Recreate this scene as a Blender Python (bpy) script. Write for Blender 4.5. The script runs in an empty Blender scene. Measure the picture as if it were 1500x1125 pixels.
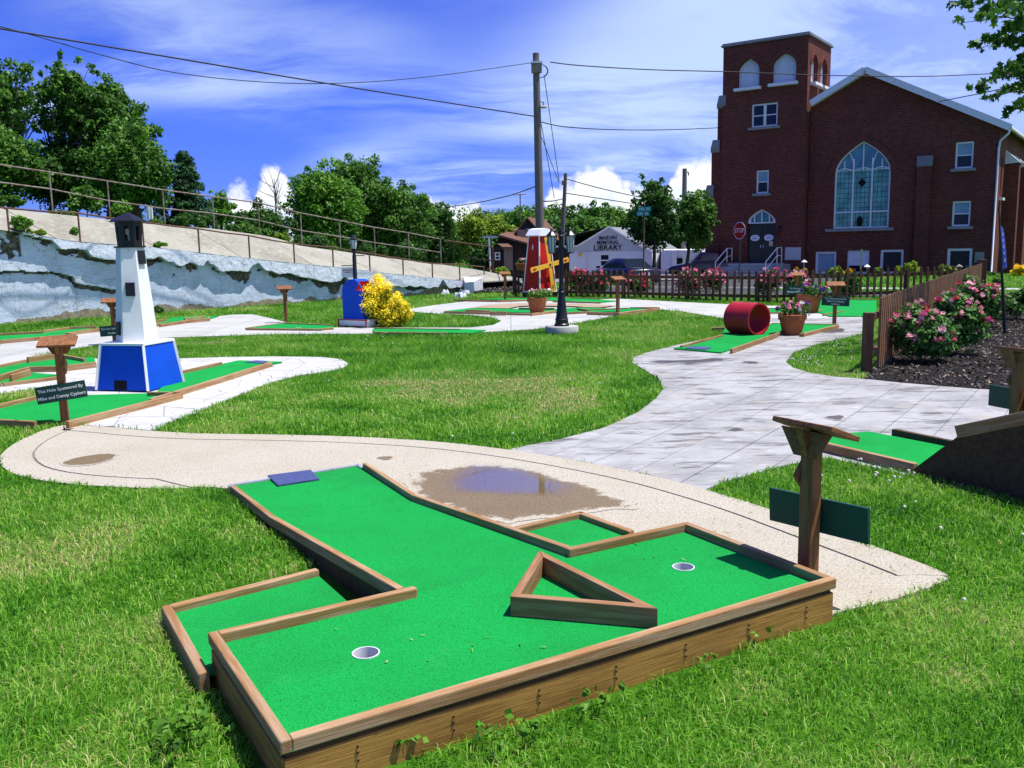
import bpy, bmesh, math, random
import numpy as np
from mathutils import Vector, Matrix
from mathutils.geometry import tessellate_polygon
S = bpy.context.scene
COL = S.collection
R = math.radians
rnd = random.Random(7)
rng = np.random.default_rng(11)

# ------------------------------------------------------------------ camera, world, sun, exposure
PITCH, ROLL, FPX, CAMH = R(8.62), R(-1.02), 1326.0, 1.75
cam = bpy.data.cameras.new('camera'); cam.sensor_width = 36; cam.lens = 36 * FPX / 1500
cam.clip_start = 0.05; cam.clip_end = 6000
CM = Matrix.Rotation(math.pi / 2 - PITCH, 4, 'X') @ Matrix.Rotation(ROLL, 4, 'Z')
co = bpy.data.objects.new('camera', cam); COL.objects.link(co)
co.matrix_world = Matrix.Translation((0, 0, CAMH)) @ CM
S.camera = co
SUN_AZ, SUN_EL = R(1), R(69)          # azimuth counted from +X towards +Y
SD = Vector((math.cos(SUN_AZ) * math.cos(SUN_EL), math.sin(SUN_AZ) * math.cos(SUN_EL), math.sin(SUN_EL)))
sl = bpy.data.lights.new('sun', 'SUN'); sl.energy = 5.0; sl.angle = R(0.5); sl.color = (1.0, 0.965, 0.90)
so = bpy.data.objects.new('sun', sl); COL.objects.link(so)
so.rotation_euler = SD.to_track_quat('Z', 'Y').to_euler()
S.view_settings.view_transform = 'Standard'; S.view_settings.look = 'None'
S.view_settings.exposure = 0.47; S.view_settings.gamma = 1.0; S.view_settings.use_curve_mapping = False
S.render.engine = 'CYCLES'
S.cycles.max_bounces = 5; S.cycles.diffuse_bounces = 2; S.cycles.glossy_bounces = 2
S.cycles.transmission_bounces = 3; S.cycles.transparent_max_bounces = 6
S.cycles.caustics_reflective = False; S.cycles.caustics_refractive = False

W = bpy.data.worlds.new('World'); S.world = W; W.use_nodes = True
class NT:
    """small wrapper for writing node trees"""
    def __init__(s, t): s.t = t; s.n = t.nodes; s.l = t.links
    def node(s, ty, **k):
        n = s.n.new(ty)
        for a, v in k.items(): setattr(n, a, v)
        return n
    def put(s, sock, v):
        if v is None: return
        if hasattr(v, 'is_linked') or hasattr(v, 'links'): s.l.new(v, sock)
        else:
            try: sock.default_value = v
            except Exception: sock.default_value = (*v, 1.0)
    def math(s, op, a, b=None, c=None, clamp=False):
        n = s.node('ShaderNodeMath', operation=op, use_clamp=clamp)
        s.put(n.inputs[0], a); s.put(n.inputs[1], b)
        if c is not None: s.put(n.inputs[2], c)
        return n.outputs[0]
    def vmath(s, op, a, b=None):
        n = s.node('ShaderNodeVectorMath', operation=op); s.put(n.inputs[0], a)
        if b is not None: s.put(n.inputs[1], b)
        return n.outputs['Value'] if op in ('LENGTH', 'DOT_PRODUCT', 'DISTANCE') else n.outputs[0]
    def mix(s, f, a, b, blend='MIX'):
        n = s.node('ShaderNodeMix', data_type='RGBA', blend_type=blend)
        s.put(n.inputs[0], f); s.put(n.inputs[6], a); s.put(n.inputs[7], b)
        return n.outputs[2]
    def noise(s, vec, scale, detail=3, rough=.55, dist=0):
        n = s.node('ShaderNodeTexNoise'); s.put(n.inputs['Vector'], vec)
        n.inputs['Scale'].default_value = scale; n.inputs['Detail'].default_value = detail
        n.inputs['Roughness'].default_value = rough; n.inputs['Distortion'].default_value = dist
        return n.outputs['Fac']
    def step(s, v, lo, hi, a=0., b=1., smooth=True):
        n = s.node('ShaderNodeMapRange', interpolation_type='SMOOTHSTEP' if smooth else 'LINEAR')
        s.put(n.inputs[0], v); n.inputs[1].default_value = lo; n.inputs[2].default_value = hi
        n.inputs[3].default_value = a; n.inputs[4].default_value = b
        return n.outputs[0]
    def scalev(s, vec, st):
        n = s.node('ShaderNodeMapping'); s.put(n.inputs['Vector'], vec); n.inputs['Scale'].default_value = st
        return n.outputs[0]
    def sep(s, v):
        n = s.node('ShaderNodeSeparateXYZ'); s.put(n.inputs[0], v); return n.outputs
    def comb(s, x, y, z):
        n = s.node('ShaderNodeCombineXYZ'); s.put(n.inputs[0], x); s.put(n.inputs[1], y); s.put(n.inputs[2], z)
        return n.outputs[0]

def build_world():
    t = NT(W.node_tree); t.n.clear()
    out = t.node('ShaderNodeOutputWorld'); bg = t.node('ShaderNodeBackground')
    sky = t.node('ShaderNodeTexSky', sky_type='NISHITA', sun_disc=False)
    sky.sun_elevation = SUN_EL; sky.sun_rotation = math.pi / 2 - SUN_AZ
    sky.air_density = 1.0; sky.dust_density = 0.3; sky.ozone_density = 2.0
    tc = t.node('ShaderNodeTexCoord'); d = tc.outputs['Generated']
    x, y, z = t.sep(d)
    col = t.mix(1.0, sky.outputs[0], (0.48, 0.76, 2.6, 1), 'MULTIPLY')
    # thin high cirrus, laid on a flat layer far above
    zz = t.math('ADD', t.math('MAXIMUM', z, 0.0), 0.12)
    px, py = t.math('DIVIDE', x, zz), t.math('DIVIDE', y, zz)
    warp = t.noise(t.comb(px, py, 3.1), 0.9, 3)
    lay = t.comb(t.math('MULTIPLY', px, 0.6), t.math('ADD', py, t.math('MULTIPLY', warp, 0.8)), 1.7)
    c1 = t.noise(lay, 0.95, 8, .64, .4)
    big = t.math('ADD', t.noise(t.comb(px, py, 4.3), 0.42, 2), t.math('MULTIPLY', x, .33))
    ci = t.math('MULTIPLY', t.step(c1, .36, .64), t.step(big, .36, .56))
    # more veil toward the sun side
    veil = t.step(t.math('ADD', x, t.math('MULTIPLY', t.math('SUBTRACT', c1, .5), .9)), -0.20, 0.72, 0.0, 0.70)
    veil = t.math('MULTIPLY', veil, t.step(z, 0.02, 0.2, 1.0, .8))
    ci = t.math('MAXIMUM', t.math('MULTIPLY', ci, .78), veil, clamp=True)
    col = t.mix(ci, col, (11.0, 13.8, 17.5, 1))
    # fair weather cumulus low over the horizon
    az = t.math('ARCTAN2', x, y)
    nb = t.math('ADD', t.math('MULTIPLY', t.noise(t.vmath('MULTIPLY', d, (1, 1, 1.25)), 24, 2, .5), .62), t.math('MULTIPLY', t.noise(t.vmath('MULTIPLY', d, (1, 1, 1.1)), 85, 5, .6), .38))
    nl = t.noise(d, 6.5, 2)
    h = t.math('MULTIPLY', t.step(nl, .45, .75), .035)
    for a0, wd, hh in ((-.285, .022, .068), (-.248, .026, .084), (-.105, .036, .060), (-.06, .040, .052), (.062, .028, .074), (.095, .038, .086), (.135, .026, .068), (.205, .045, .086), (.62, .1, .06), (-.7, .12, .06)):
        g = t.math('DIVIDE', t.math('SUBTRACT', az, a0), wd)
        g2 = t.math('MULTIPLY', g, g); g = t.math('EXPONENT', t.math('MULTIPLY', t.math('MULTIPLY', g2, g2), -1.0))
        h = t.math('MAXIMUM', h, t.math('MULTIPLY', g, hh))
    hz = t.math('SUBTRACT', t.math('ADD', h, t.math('MULTIPLY', t.math('SUBTRACT', nb, .5), .075)), z)
    al = t.math('MULTIPLY', t.step(hz, -.002, .014), t.step(z, -.02, .02))
    shade = t.step(t.math('ADD', t.math('MULTIPLY', hz, 10.0), t.math('MULTIPLY', nb, .9)), .35, 1.2)
    cc = t.mix(shade, (18.0, 18.0, 18.2, 1), (11.5, 13.4, 17.0, 1))
    col = t.mix(al, col, cc)
    t.put(bg.inputs[0], col); bg.inputs[1].default_value = 0.047
    t.l.new(bg.outputs[0], out.inputs[0])
build_world()

# ------------------------------------------------------------------ placing helpers (metres; camera stands at the origin, Y ahead)
def ray(px, py): return CM.to_3x3() @ Vector(((px - 750) / FPX, -(py - 562.5) / FPX, -1))
def g(px, py, z=0.0):
    d = ray(px, py); return Vector((0, 0, CAMH)) + d * ((z - CAMH) / d.z)
def at(px, py, Y):
    d = ray(px, py); return Vector((0, 0, CAMH)) + d * (Y / d.y)
def gz(x, y):
    """height of the ground: level garden, dropping a little to the street and beyond"""
    a = np.interp(y, [0, 31, 50, 95, 200, 1500], [0, 0, -.24, -1.0, -1.6, -2.0])
    return a
# ------------------------------------------------------------------ materials
MATS = {}
def mat(name, c, rough=.6, *a, **k): return mat_(name, c, rough, *a, **k)
def mat_(name, c, rough=.6, spec=.3, var=(), bump=(), rndv=.0, metallic=0., trans=0., coat=0., attr=None, stretch=(1, 1, 1), world=False, wet=None):
    """var: (scale, colour2, lo, hi[, stretch]); bump: (scale, strength, distance[, stretch]); attr: (attribute, ramp colours)"""
    if name in MATS: return MATS[name]
    m = bpy.data.materials.new(name); m.use_nodes = True; MATS[name] = m
    t = NT(m.node_tree); t.n.clear()
    o = t.node('ShaderNodeOutputMaterial'); b = t.node('ShaderNodeBsdfPrincipled')
    tc = t.node('ShaderNodeTexCoord'); v = tc.outputs['Object']
    oi = t.node('ShaderNodeObjectInfo')
    off = t.vmath('ADD', v, t.comb(t.math('MULTIPLY', oi.outputs['Random'], 37.0), t.math('MULTIPLY', oi.outputs['Random'], 11.0), 0.0))
    if world: off = t.node('ShaderNodeNewGeometry').outputs['Position']
    col = None
    if attr:
        at_ = t.node('ShaderNodeAttribute', attribute_name=attr[0])
        rp = t.node('ShaderNodeValToRGB'); els = rp.color_ramp.elements
        cs = attr[1]
        els[0].position = cs[0][0]; els[0].color = (*cs[0][1], 1)
        els[1].position = cs[-1][0]; els[1].color = (*cs[-1][1], 1)
        for p, cc in cs[1:-1]:
            e = els.new(p); e.color = (*cc, 1)
        t.l.new(at_.outputs['Fac'], rp.inputs[0]); col = rp.outputs[0]
    else:
        n = t.node('ShaderNodeRGB'); n.outputs[0].default_value = (*c, 1); col = n.outputs[0]
    for q in var:
        st = q[4] if len(q) > 4 else stretch
        f = t.step(t.noise(t.scalev(off, st), q[0], 5, .62), q[2], q[3])
        col = t.mix(f, col, (*q[1], 1))
    if rndv:
        f = t.math('ADD', t.math('MULTIPLY', oi.outputs['Random'], 2 * rndv), 1 - rndv)
        col = t.mix(1.0, col, t.comb(f, f, f), 'MULTIPLY')
    b.inputs['Roughness'].default_value = rough
    if wet:
        ra = t.node('ShaderNodeAttribute', attribute_name='rim').outputs['Fac']
        k = t.math('ADD', ra, t.math('MULTIPLY', t.math('SUBTRACT', t.noise(off, 14, 6, .75), .5), 1.5)); k = t.step(k, .22, .55)
        col = t.mix(k, col, t.mix(1.0, col, (*wet, 1), 'MULTIPLY')); t.put(b.inputs['Roughness'], t.step(k, 0, 1, rough, .38))
    t.put(b.inputs['Base Color'], col)
    b.inputs['Metallic'].default_value = metallic
    b.inputs['Specular IOR Level'].default_value = spec
    if coat: b.inputs['Coat Weight'].default_value = coat; b.inputs['Coat Roughness'].default_value = .05
    nrm = None
    for q in bump:
        st = q[3] if len(q) > 3 else stretch
        bn = t.node('ShaderNodeBump'); bn.inputs['Strength'].default_value = q[1]; bn.inputs['Distance'].default_value = q[2]
        t.put(bn.inputs['Height'], t.noise(t.scalev(off, st), q[0], 4, .6))
        if nrm is not None: t.l.new(nrm, bn.inputs['Normal'])
        nrm = bn.outputs[0]
    if nrm is not None: t.l.new(nrm, b.inputs['Normal'])
    sh = b.outputs[0]
    if trans:
        tr = t.node('ShaderNodeBsdfTranslucent'); t.put(tr.inputs[0], col)
        mx = t.node('ShaderNodeMixShader'); mx.inputs[0].default_value = trans
        t.l.new(sh, mx.inputs[1]); t.l.new(tr.outputs[0], mx.inputs[2]); sh = mx.outputs[0]
    t.l.new(sh, o.inputs[0])
    return m
GR = (1, 14, 14)
def wood(name, c, c2, dark, rv=.12):
    return mat(name, c, .7, .2, var=((2.2, c2, .42, .62, GR), (5.0, dark, .60, .74, (1, 26, 26)), (1.1, c2, .45, .8, (1, 1, 1))),
               bump=((6, .5, .004, (1, 30, 30)),), rndv=rv)
M_RAIL = wood('weathered rail wood', (.285, .145, .055), (.38, .25, .145), (.085, .042, .02))
M_BOARD = wood('stained skirt board', (.42, .215, .05), (.26, .125, .032), (.060, .030, .012))
M_SLAT = wood('brown fence slats', (.30, .160, .082), (.22, .11, .056), (.10, .05, .03), .2)
M_FENCE = wood('brown fence wood', (.115, .056, .033), (.08, .038, .023), (.04, .02, .013), .18)
M_POST = wood('sign post wood', (.27, .115, .045), (.17, .07, .03), (.08, .033, .016))
M_DARKWOOD = wood('dark stained wood', (.10, .052, .026), (.06, .032, .016), (.03, .016, .01))
M_CARPET = mat('green putting carpet', (.006, .31, .055), .9, .08, var=((1.3, (.008, .22, .040), .35, .8), (4, (.022, .31, .075), .58, .85), (130, (.004, .14, .024), .47, .68), (300, (.07, .46, .14), .56, .74), (60, (.004, .17, .028), .60, .72)),
               bump=((260, .6, .004),), rndv=.03)
M_MAT = mat('blue grey rubber mat', (.045, .06, .17), .55, .4, var=((40, (.09, .11, .22), .5, .7),), bump=((120, .3, .002),))
M_WHITE = mat('white paint', (.78, .78, .78), .5, .3, var=((3, (.66, .67, .67), .5, .8), (7, (.56, .55, .51), .60, .78, (3, 3, .35)), (40, (.62, .61, .58), .62, .75)), bump=((30, .12, .002), (9, .15, .004, (6, 6, .3))))
M_TRIM = mat('white trim paint', (.72, .73, .74), .5, .4, var=((4, (.55, .56, .57), .55, .8),))
M_ALU = mat('aluminium edge strip', (.55, .56, .60), .4, .5, metallic=.6, var=((30, (.35, .35, .38), .5, .8),))
M_CUP = mat('white plastic cup', (.62, .62, .64), .35, .5)
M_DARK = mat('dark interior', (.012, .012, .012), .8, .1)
M_BLACK = mat('black painted metal', (.008, .008, .010), .4, .4, var=((14, (.018, .018, .02), .5, .8),))
M_BLUE = mat('blue paint', (.003, .075, .60), .5, .2, var=((3, (.003, .055, .46), .42, .8), (9, (.010, .075, .42), .58, .75, (3, 3, .3)), (60, (.06, .14, .55), .66, .74)), bump=((25, .10, .002),))
M_RED = mat('red paint', (.50, .012, .008), .5, .2, var=((4, (.36, .010, .010), .45, .8), (9, (.40, .03, .02), .58, .75, (3, 3, .3))), bump=((25, .06, .002),))
M_YEL = mat('yellow paint', (.80, .42, .03), .5, .4, var=((8, (.66, .30, .02), .5, .8),))
M_GREENP = mat('green paint', (.02, .22, .06), .5, .4)
M_SIGNG = mat('dark green sign board', (.006, .050, .036), .45, .4, var=((30, (.012, .075, .055), .55, .75),))
M_TEXT = mat('white lettering', (.82, .82, .80), .5, .3)
M_TERRA = mat('terracotta', (.36, .115, .045), .7, .2, var=((7, (.27, .08, .032), .42, .7),), bump=((60, .15, .002),))
M_RUST = mat('rusty rail steel', (.11, .055, .035), .75, .3, var=((9, (.20, .09, .05), .5, .7), (30, (.05, .025, .018), .55, .75)))
M_GALV = mat('galvanised rail', (.25, .22, .19), .6, .3, metallic=.1, var=((5, (.16, .10, .065), .44, .62),), rndv=.1)
M_GLASS = mat('window glass', (.012, .018, .03), .12, .28)
M_CONC = mat('light concrete', (.42, .42, .39), .85, .2, var=((1.1, (.34, .335, .32), .4, .7), (9, (.48, .47, .44), .5, .75)), bump=((90, .2, .003),), rndv=.04)
M_STEEL = mat('painted steel tube', (.62, .63, .66), .4, .5)
M_PIPE = mat('loop red paint', (.40, .012, .022), .5, .35, var=((5, (.30, .012, .02), .4, .8),))

# ------------------------------------------------------------------ mesh helpers
class MB:
    def __init__(s): s.v = []; s.f = []
    def add(s, vs, fs):
        o = len(s.v); s.v += [tuple(p) for p in vs]; s.f += [tuple(i + o for i in f) for f in fs]; return s
    def box(s, c, sz, rz=0., M=None):
        x, y, z = sz[0] / 2, sz[1] / 2, sz[2] / 2
        vs = [Vector(p) for p in ((-x, -y, -z), (x, -y, -z), (x, y, -z), (-x, y, -z), (-x, -y, z), (x, -y, z), (x, y, z), (-x, y, z))]
        m = M if M is not None else Matrix.Rotation(rz, 3, 'Z')
        c = Vector(c)
        return s.add([m @ p + c for p in vs], [(0, 3, 2, 1), (4, 5, 6, 7), (0, 1, 5, 4), (1, 2, 6, 5), (2, 3, 7, 6), (3, 0, 4, 7)])
    def beam(s, a, b, w, h):
        a, b = Vector(a), Vector(b); d = b - a; L = d.length; d.normalize()
        up = Vector((0, 0, 1)) if abs(d.z) < .99 else Vector((0, 1, 0))
        sd = up.cross(d).normalized(); up = d.cross(sd)
        M = Matrix((d, sd, up)).transposed()
        return s.box((a + b) / 2, (L, w, h), M=M)
    def prism(s, poly, z0, z1):
        """poly ccw list of (x,y); z0/z1 numbers or per-vertex lists"""
        n = len(poly)
        zb = z0 if hasattr(z0, '__len__') else [z0] * n; zt = z1 if hasattr(z1, '__len__') else [z1] * n
        vs = [(p[0], p[1], zb[i]) for i, p in enumerate(poly)] + [(p[0], p[1], zt[i]) for i, p in enumerate(poly)]
        return s.add(vs, [tuple(range(n))[::-1], tuple(range(n, 2 * n))] + [(i, (i + 1) % n, n + (i + 1) % n, n + i) for i in range(n)])
    def tube(s, pts, rad, n=8, cap=True):
        pts = [Vector(p) for p in pts]; rs = rad if hasattr(rad, '__len__') else [rad] * len(pts)
        o = len(s.v); prev = None
        for i, p in enumerate(pts):
            d = (pts[min(i + 1, len(pts) - 1)] - pts[max(i - 1, 0)]).normalized()
            ref = Vector((0, 0, 1)) if abs(d.z) < .9 else Vector((1, 0, 0))
            a = d.cross(ref).normalized() if prev is None else (prev - d * prev.dot(d)).normalized()
            prev = a; b = d.cross(a)
            for k in range(n):
                q = 2 * math.pi * k / n
                s.v.append(tuple(p + (a * math.cos(q) + b * math.sin(q)) * rs[i]))
        for i in range(len(pts) - 1):
            for k in range(n):
                s.f.append((o + i * n + k, o + i * n + (k + 1) % n, o + (i + 1) * n + (k + 1) % n, o + (i + 1) * n + k))
        if cap:
            s.f.append(tuple(o + k for k in range(n))[::-1]); s.f.append(tuple(o + (len(pts) - 1) * n + k for k in range(n)))
        return s
    def lathe(s, prof, c=(0, 0, 0), n=20, rot=0., cap=True):
        o = len(s.v)
        for r, z in prof:
            for k in range(n):
                q = 2 * math.pi * k / n + rot; s.v.append((c[0] + r * math.cos(q), c[1] + r * math.sin(q), c[2] + z))
        for i in range(len(prof) - 1):
            for k in range(n):
                s.f.append((o + i * n + k, o + i * n + (k + 1) % n, o + (i + 1) * n + (k + 1) % n, o + (i + 1) * n + k))
        if cap and prof[0][0] > 1e-4: s.f.append(tuple(o + k for k in range(n))[::-1])
        if cap and prof[-1][0] > 1e-4: s.f.append(tuple(o + (len(prof) - 1) * n + k for k in range(n)))
        return s
    def sheet(s, poly, z=0., holes=(), zf=None):
        """flat polygon with holes, facing up"""
        loops = [[Vector((p[0], p[1], 0)) for p in poly]] + [[Vector((p[0], p[1], 0)) for p in h] for h in holes]
        tr = tessellate_polygon(loops); fl = [p for l in loops for p in l]; fs = []
        for a, b, c in tr:
            n = (fl[b] - fl[a]).cross(fl[c] - fl[a]).z
            fs.append((a, b, c) if n > 0 else (a, c, b))
        return s.add([(p.x, p.y, zf(p.x, p.y) if zf else z) for p in fl], fs)
    def plate(s, poly, n0, n1, O, U, V, N, holes=()):
        """polygon (u,v) with holes in the plane O,U,V between depths n0<n1 along N, with side faces"""
        O, U, V, N = map(Vector, (O, U, V, N))
        loops = [list(poly)] + [list(h) for h in holes]
        L3 = [[Vector((p[0], p[1], 0)) for p in l] for l in loops]
        tr = tessellate_polygon(L3); fl = [p for l in L3 for p in l]; k = len(fl); flip = U.cross(V).dot(N) < 0
        vs = [O + U * p.x + V * p.y + N * n1 for p in fl] + [O + U * p.x + V * p.y + N * n0 for p in fl]; fs = []
        for a, b, c in tr:
            n = (fl[b] - fl[a]).cross(fl[c] - fl[a]).z
            if (n > 0) == flip: b, c = c, b
            fs.append((a, b, c)); fs.append((k + a, k + c, k + b))
        o = 0
        for li, l in enumerate(loops):
            m = len(l); ar = sum(l[i][0] * l[(i + 1) % m][1] - l[(i + 1) % m][0] * l[i][1] for i in range(m))
            rev = (ar < 0) ^ (li > 0) ^ flip
            for i in range(m):
                a, b = o + i, o + (i + 1) % m
                q = (a, k + a, k + b, b)
                fs.append(q[::-1] if rev else q)
            o += m
        return s.add(vs, fs)
    def mesh(s, name):
        me = bpy.data.meshes.new(name); me.from_pydata(s.v, [], s.f); me.validate(); me.update(); return me

def tag(o, label=None, cat=None, group=None, kind=None):
    if label: o['label'] = label
    if cat: o['category'] = cat
    if group: o['group'] = group
    if kind: o['kind'] = kind
    return o
def link(o, parent=None):
    COL.objects.link(o)
    if parent is not None: o.parent = parent
    return o
def thing(name, label, cat, loc=(0, 0, 0), rz=0., group=None):
    o = bpy.data.objects.new(name, None); o.empty_display_size = .2
    o.location = loc; o.rotation_euler.z = rz
    return link(tag(o, label, cat, group))
def wloc(parent):
    """matrix of a thing or a part of it, before any depsgraph update"""
    m = Matrix.Translation(parent.location) @ parent.rotation_euler.to_matrix().to_4x4()
    return wloc(parent.parent) @ m if parent.parent else m
def part(name, mb, m, parent=None, world=False, smooth=False, bevel=0., label=None):
    """one mesh object; world=True: the mesh was written in world coordinates"""
    if world and parent is not None:
        inv = wloc(parent).inverted(); mb.v = [tuple(inv @ Vector(p)) for p in mb.v]
    me = mb.mesh(name); me.materials.append(m)
    o = bpy.data.objects.new(name, me); link(o, parent)
    if smooth:
        me.polygons.foreach_set('use_smooth', [True] * len(me.polygons))
        if smooth != 'all': 
            try: me.set_sharp_from_angle(angle=R(40))
            except Exception: pass
    if bevel:
        bv = o.modifiers.new('bevel', 'BEVEL'); bv.width = bevel; bv.segments = 2; bv.limit_method = 'ANGLE'
    if label: o['label'] = label
    return o
def struct(name, mb, m, label=None, **k):
    o = part(name, mb, m, **k); return tag(o, label, None, None, 'structure')
def board(name, a, b, w, h, m, parent, bevel=.004, drop=True):
    """a plank from a to b (top centre line when drop), lying along its own X axis"""
    a, b = Vector(a), Vector(b); d = b - a; L = d.length
    if drop: a = a - Vector((0, 0, h / 2)); b = b - Vector((0, 0, h / 2))
    d.normalize(); up = Vector((0, 0, 1)) if abs(d.z) < .95 else Vector((1, 0, 0))
    sd = up.cross(d).normalized(); up = d.cross(sd)
    mw = Matrix.Translation((a + b) / 2) @ Matrix((d, sd, up)).transposed().to_4x4()
    o = part(name, MB().box((0, 0, 0), (L, w, h)), m, parent, bevel=bevel)
    ml = wloc(parent).inverted() @ mw if parent else mw
    o.location = ml.to_translation(); o.rotation_euler = ml.to_euler()
    return o
def copy_tree(o, parent=None):
    c = o.copy(); COL.objects.link(c); c.parent = parent
    for ch in [q for q in bpy.data.objects if q.parent == o]: copy_tree(ch, c)
    return c
def text(name, body, size, M, m, parent, align='CENTER', ext=.001, sx=1.0):
    cu = bpy.data.curves.new(name, 'FONT'); cu.body = body; cu.size = size; cu.extrude = ext
    cu.align_x = align; cu.align_y = 'CENTER'; cu.resolution_u = 2; cu.materials.append(m); cu.offset = size * .012
    o = bpy.data.objects.new(name, cu); link(o, parent)
    o.data.extrude = ext; bpy.context.view_layer.update()
    me = bpy.data.meshes.new_from_object(o); bpy.data.objects.remove(o); bpy.data.curves.remove(cu)
    me.transform(Matrix.Scale(sx, 4, (1, 0, 0))); o = bpy.data.objects.new(name, me); link(o, parent)
    o.location = M.to_translation(); o.rotation_euler = M.to_euler()
    return o
def frame(O, U, V, N):
    return Matrix.Translation(O) @ Matrix((Vector(U), Vector(V), Vector(N))).transposed().to_4x4()

def inpoly(P, x, y):
    P = np.asarray(P, float); r = np.zeros(x.shape, bool); j = len(P) - 1
    for i in range(len(P)):
        xi, yi = P[i]; xj, yj = P[j]
        c = ((yi > y) != (yj > y)) & (x < (xj - xi) * (y - yi) / (yj - yi + 1e-12) + xi); r ^= c; j = i
    return r
def smoothpoly(pts, it=2, closed=True):
    p = [Vector(q[:2]) for q in pts]
    for _ in range(it):
        n = len(p); o = []
        for i in range(n if closed else n - 1):
            a, b = p[i], p[(i + 1) % n]; o += [a * .75 + b * .25, a * .25 + b * .75]
        if not closed: o = [p[0]] + o + [p[-1]]
        p = o
    return p
def clip(poly, half):
    """clip polygon by half planes (nx,ny,c): keep n.p<=c"""
    P = [tuple(p) for p in poly]
    for nx, ny, c in half:
        o = []
        for i in range(len(P)):
            a, b = P[i], P[(i + 1) % len(P)]; da, db = nx * a[0] + ny * a[1] - c, nx * b[0] + ny * b[1] - c
            if da <= 0: o.append(a)
            if (da < 0 < db) or (db < 0 < da):
                t = da / (da - db); o.append((a[0] + t * (b[0] - a[0]), a[1] + t * (b[1] - a[1])))
        P = o
        if len(P) < 3: return []
    return P
def area(P): return .5 * sum(P[i][0] * P[(i + 1) % len(P)][1] - P[(i + 1) % len(P)][0] * P[i][1] for i in range(len(P)))
def ccw(P): return P if area(P) > 0 else P[::-1]
def dedupe(P, e=.01):
    o = []
    for p in P:
        if not o or (Vector(p[:2]) - Vector(o[-1][:2])).length > e: o.append(p)
    if len(o) > 1 and (Vector(o[0][:2]) - Vector(o[-1][:2])).length < e: o.pop()
    return o

# ================================================================== GROUND AND PATHS
M_SOIL = mat('lawn ground', (.036, .115, .007), .95, .05, var=((.35, (.060, .15, .013), .45, .75), (3, (.026, .085, .005), .45, .7), (30, (.08, .19, .016), .5, .75)), bump=((40, .5, .02),))
AGV = ((.8, (.385, .345, .265), .4, .7), (75, (.27, .215, .145), .50, .62), (120, (.53, .50, .42), .55, .66), (50, (.19, .14, .09), .62, .70))
M_AGG = mat('exposed pebble concrete', (.43, .40, .325), .85, .2, var=AGV, bump=((110, .7, .006),), world=True)
M_WET = mat('wet pebbles', (.43, .40, .325), .85, .25, var=AGV, bump=((110, .6, .006),), world=True, wet=(.47, .37, .22))
M_STAMP = mat('grey stamped concrete', (.36, .355, .35), .8, .25, var=((1.3, (.27, .265, .262), .40, .62), (4.5, (.13, .125, .12), .51, .66, (.35, 1.2, 1)), (2.2, (.36, .32, .27), .55, .74), (22, (.12, .12, .122), .58, .74, (.25, 1.2, 1)), (9, (.46, .455, .45), .56, .74, (.5, 1.2, 1))), bump=((16, .4, .006, (1, .25, 1)), (60, .25, .003)), rndv=.03, world=True)
M_CRAZY = mat('pale stamped stone', (.47, .47, .445), .85, .2, var=((2, (.39, .385, .37), .42, .7), (10, (.53, .52, .50), .5, .75)), bump=((20, .35, .006),), rndv=.05)
M_JOINT = mat('dark joint', (.16, .15, .14), .95, .1, var=((20, (.24, .23, .21), .4, .7),))
M_MULCH = mat('dark mulch', (.018, .015, .014), .95, .1, var=((30, (.05, .042, .038), .55, .75), (2.2, (.06, .045, .03), .6, .8)), bump=((50, 1., .02),))
M_GRAVEL = mat('tan gravel', (.36, .27, .19), .9, .1, var=((30, (.22, .15, .10), .5, .65), (50, (.52, .43, .34), .55, .7)), bump=((40, .8, .012),))
M_ASPH = mat('asphalt', (.055, .056, .06), .9, .2, var=((20, (.075, .075, .08), .5, .7), (.6, (.09, .09, .095), .5, .8)))

def px_poly(pts, z=0.): return [tuple(g(x, y, z)[:2]) for x, y in pts]
AGG = smoothpoly(px_poly([(100, 623), (70, 629), (36, 643), (12, 657), (-3, 673), (6, 690), (38, 702), (100, 711), (180, 716), (260, 718), (332, 715), (385, 735), (480, 790), (620, 880), (900, 905), (1215, 905), (1228, 899), (1300, 884), (1350, 868), (1385, 853), (1391, 848), (1380, 840), (1350, 828), (1290, 806), (1200, 774), (1110, 742), (1030, 718), (950, 697), (850, 677), (745, 660), (640, 648), (520, 641), (400, 638), (300, 637), (222, 633), (160, 627)]), 1)
STAMP = smoothpoly(px_poly([(742, 660), (850, 677), (950, 697), (1032, 719)]), 0, False)
STAMP = [tuple(p) for p in STAMP] + px_poly([(1062, 707), (1100, 697), (1150, 683), (1215, 672), (1290, 690), (1345, 700), (1500, 660), (1680, 640), (1680, 580), (1560, 576), (1485, 574), (1430, 571), (1380, 567), (1320, 562), (1265, 556), (1225, 553), (1190, 548), (1162, 540), (1151, 531), (1162, 517), (1200, 504), (1236, 496), (1262, 490), (1272, 478), (1272, 466), (1130, 466), (1128, 480), (1060, 492), (992, 506), (945, 518), (927, 525), (926, 532), (945, 543), (966, 557), (971, 571), (962, 584), (935, 605), (885, 628), (820, 645)])
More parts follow.
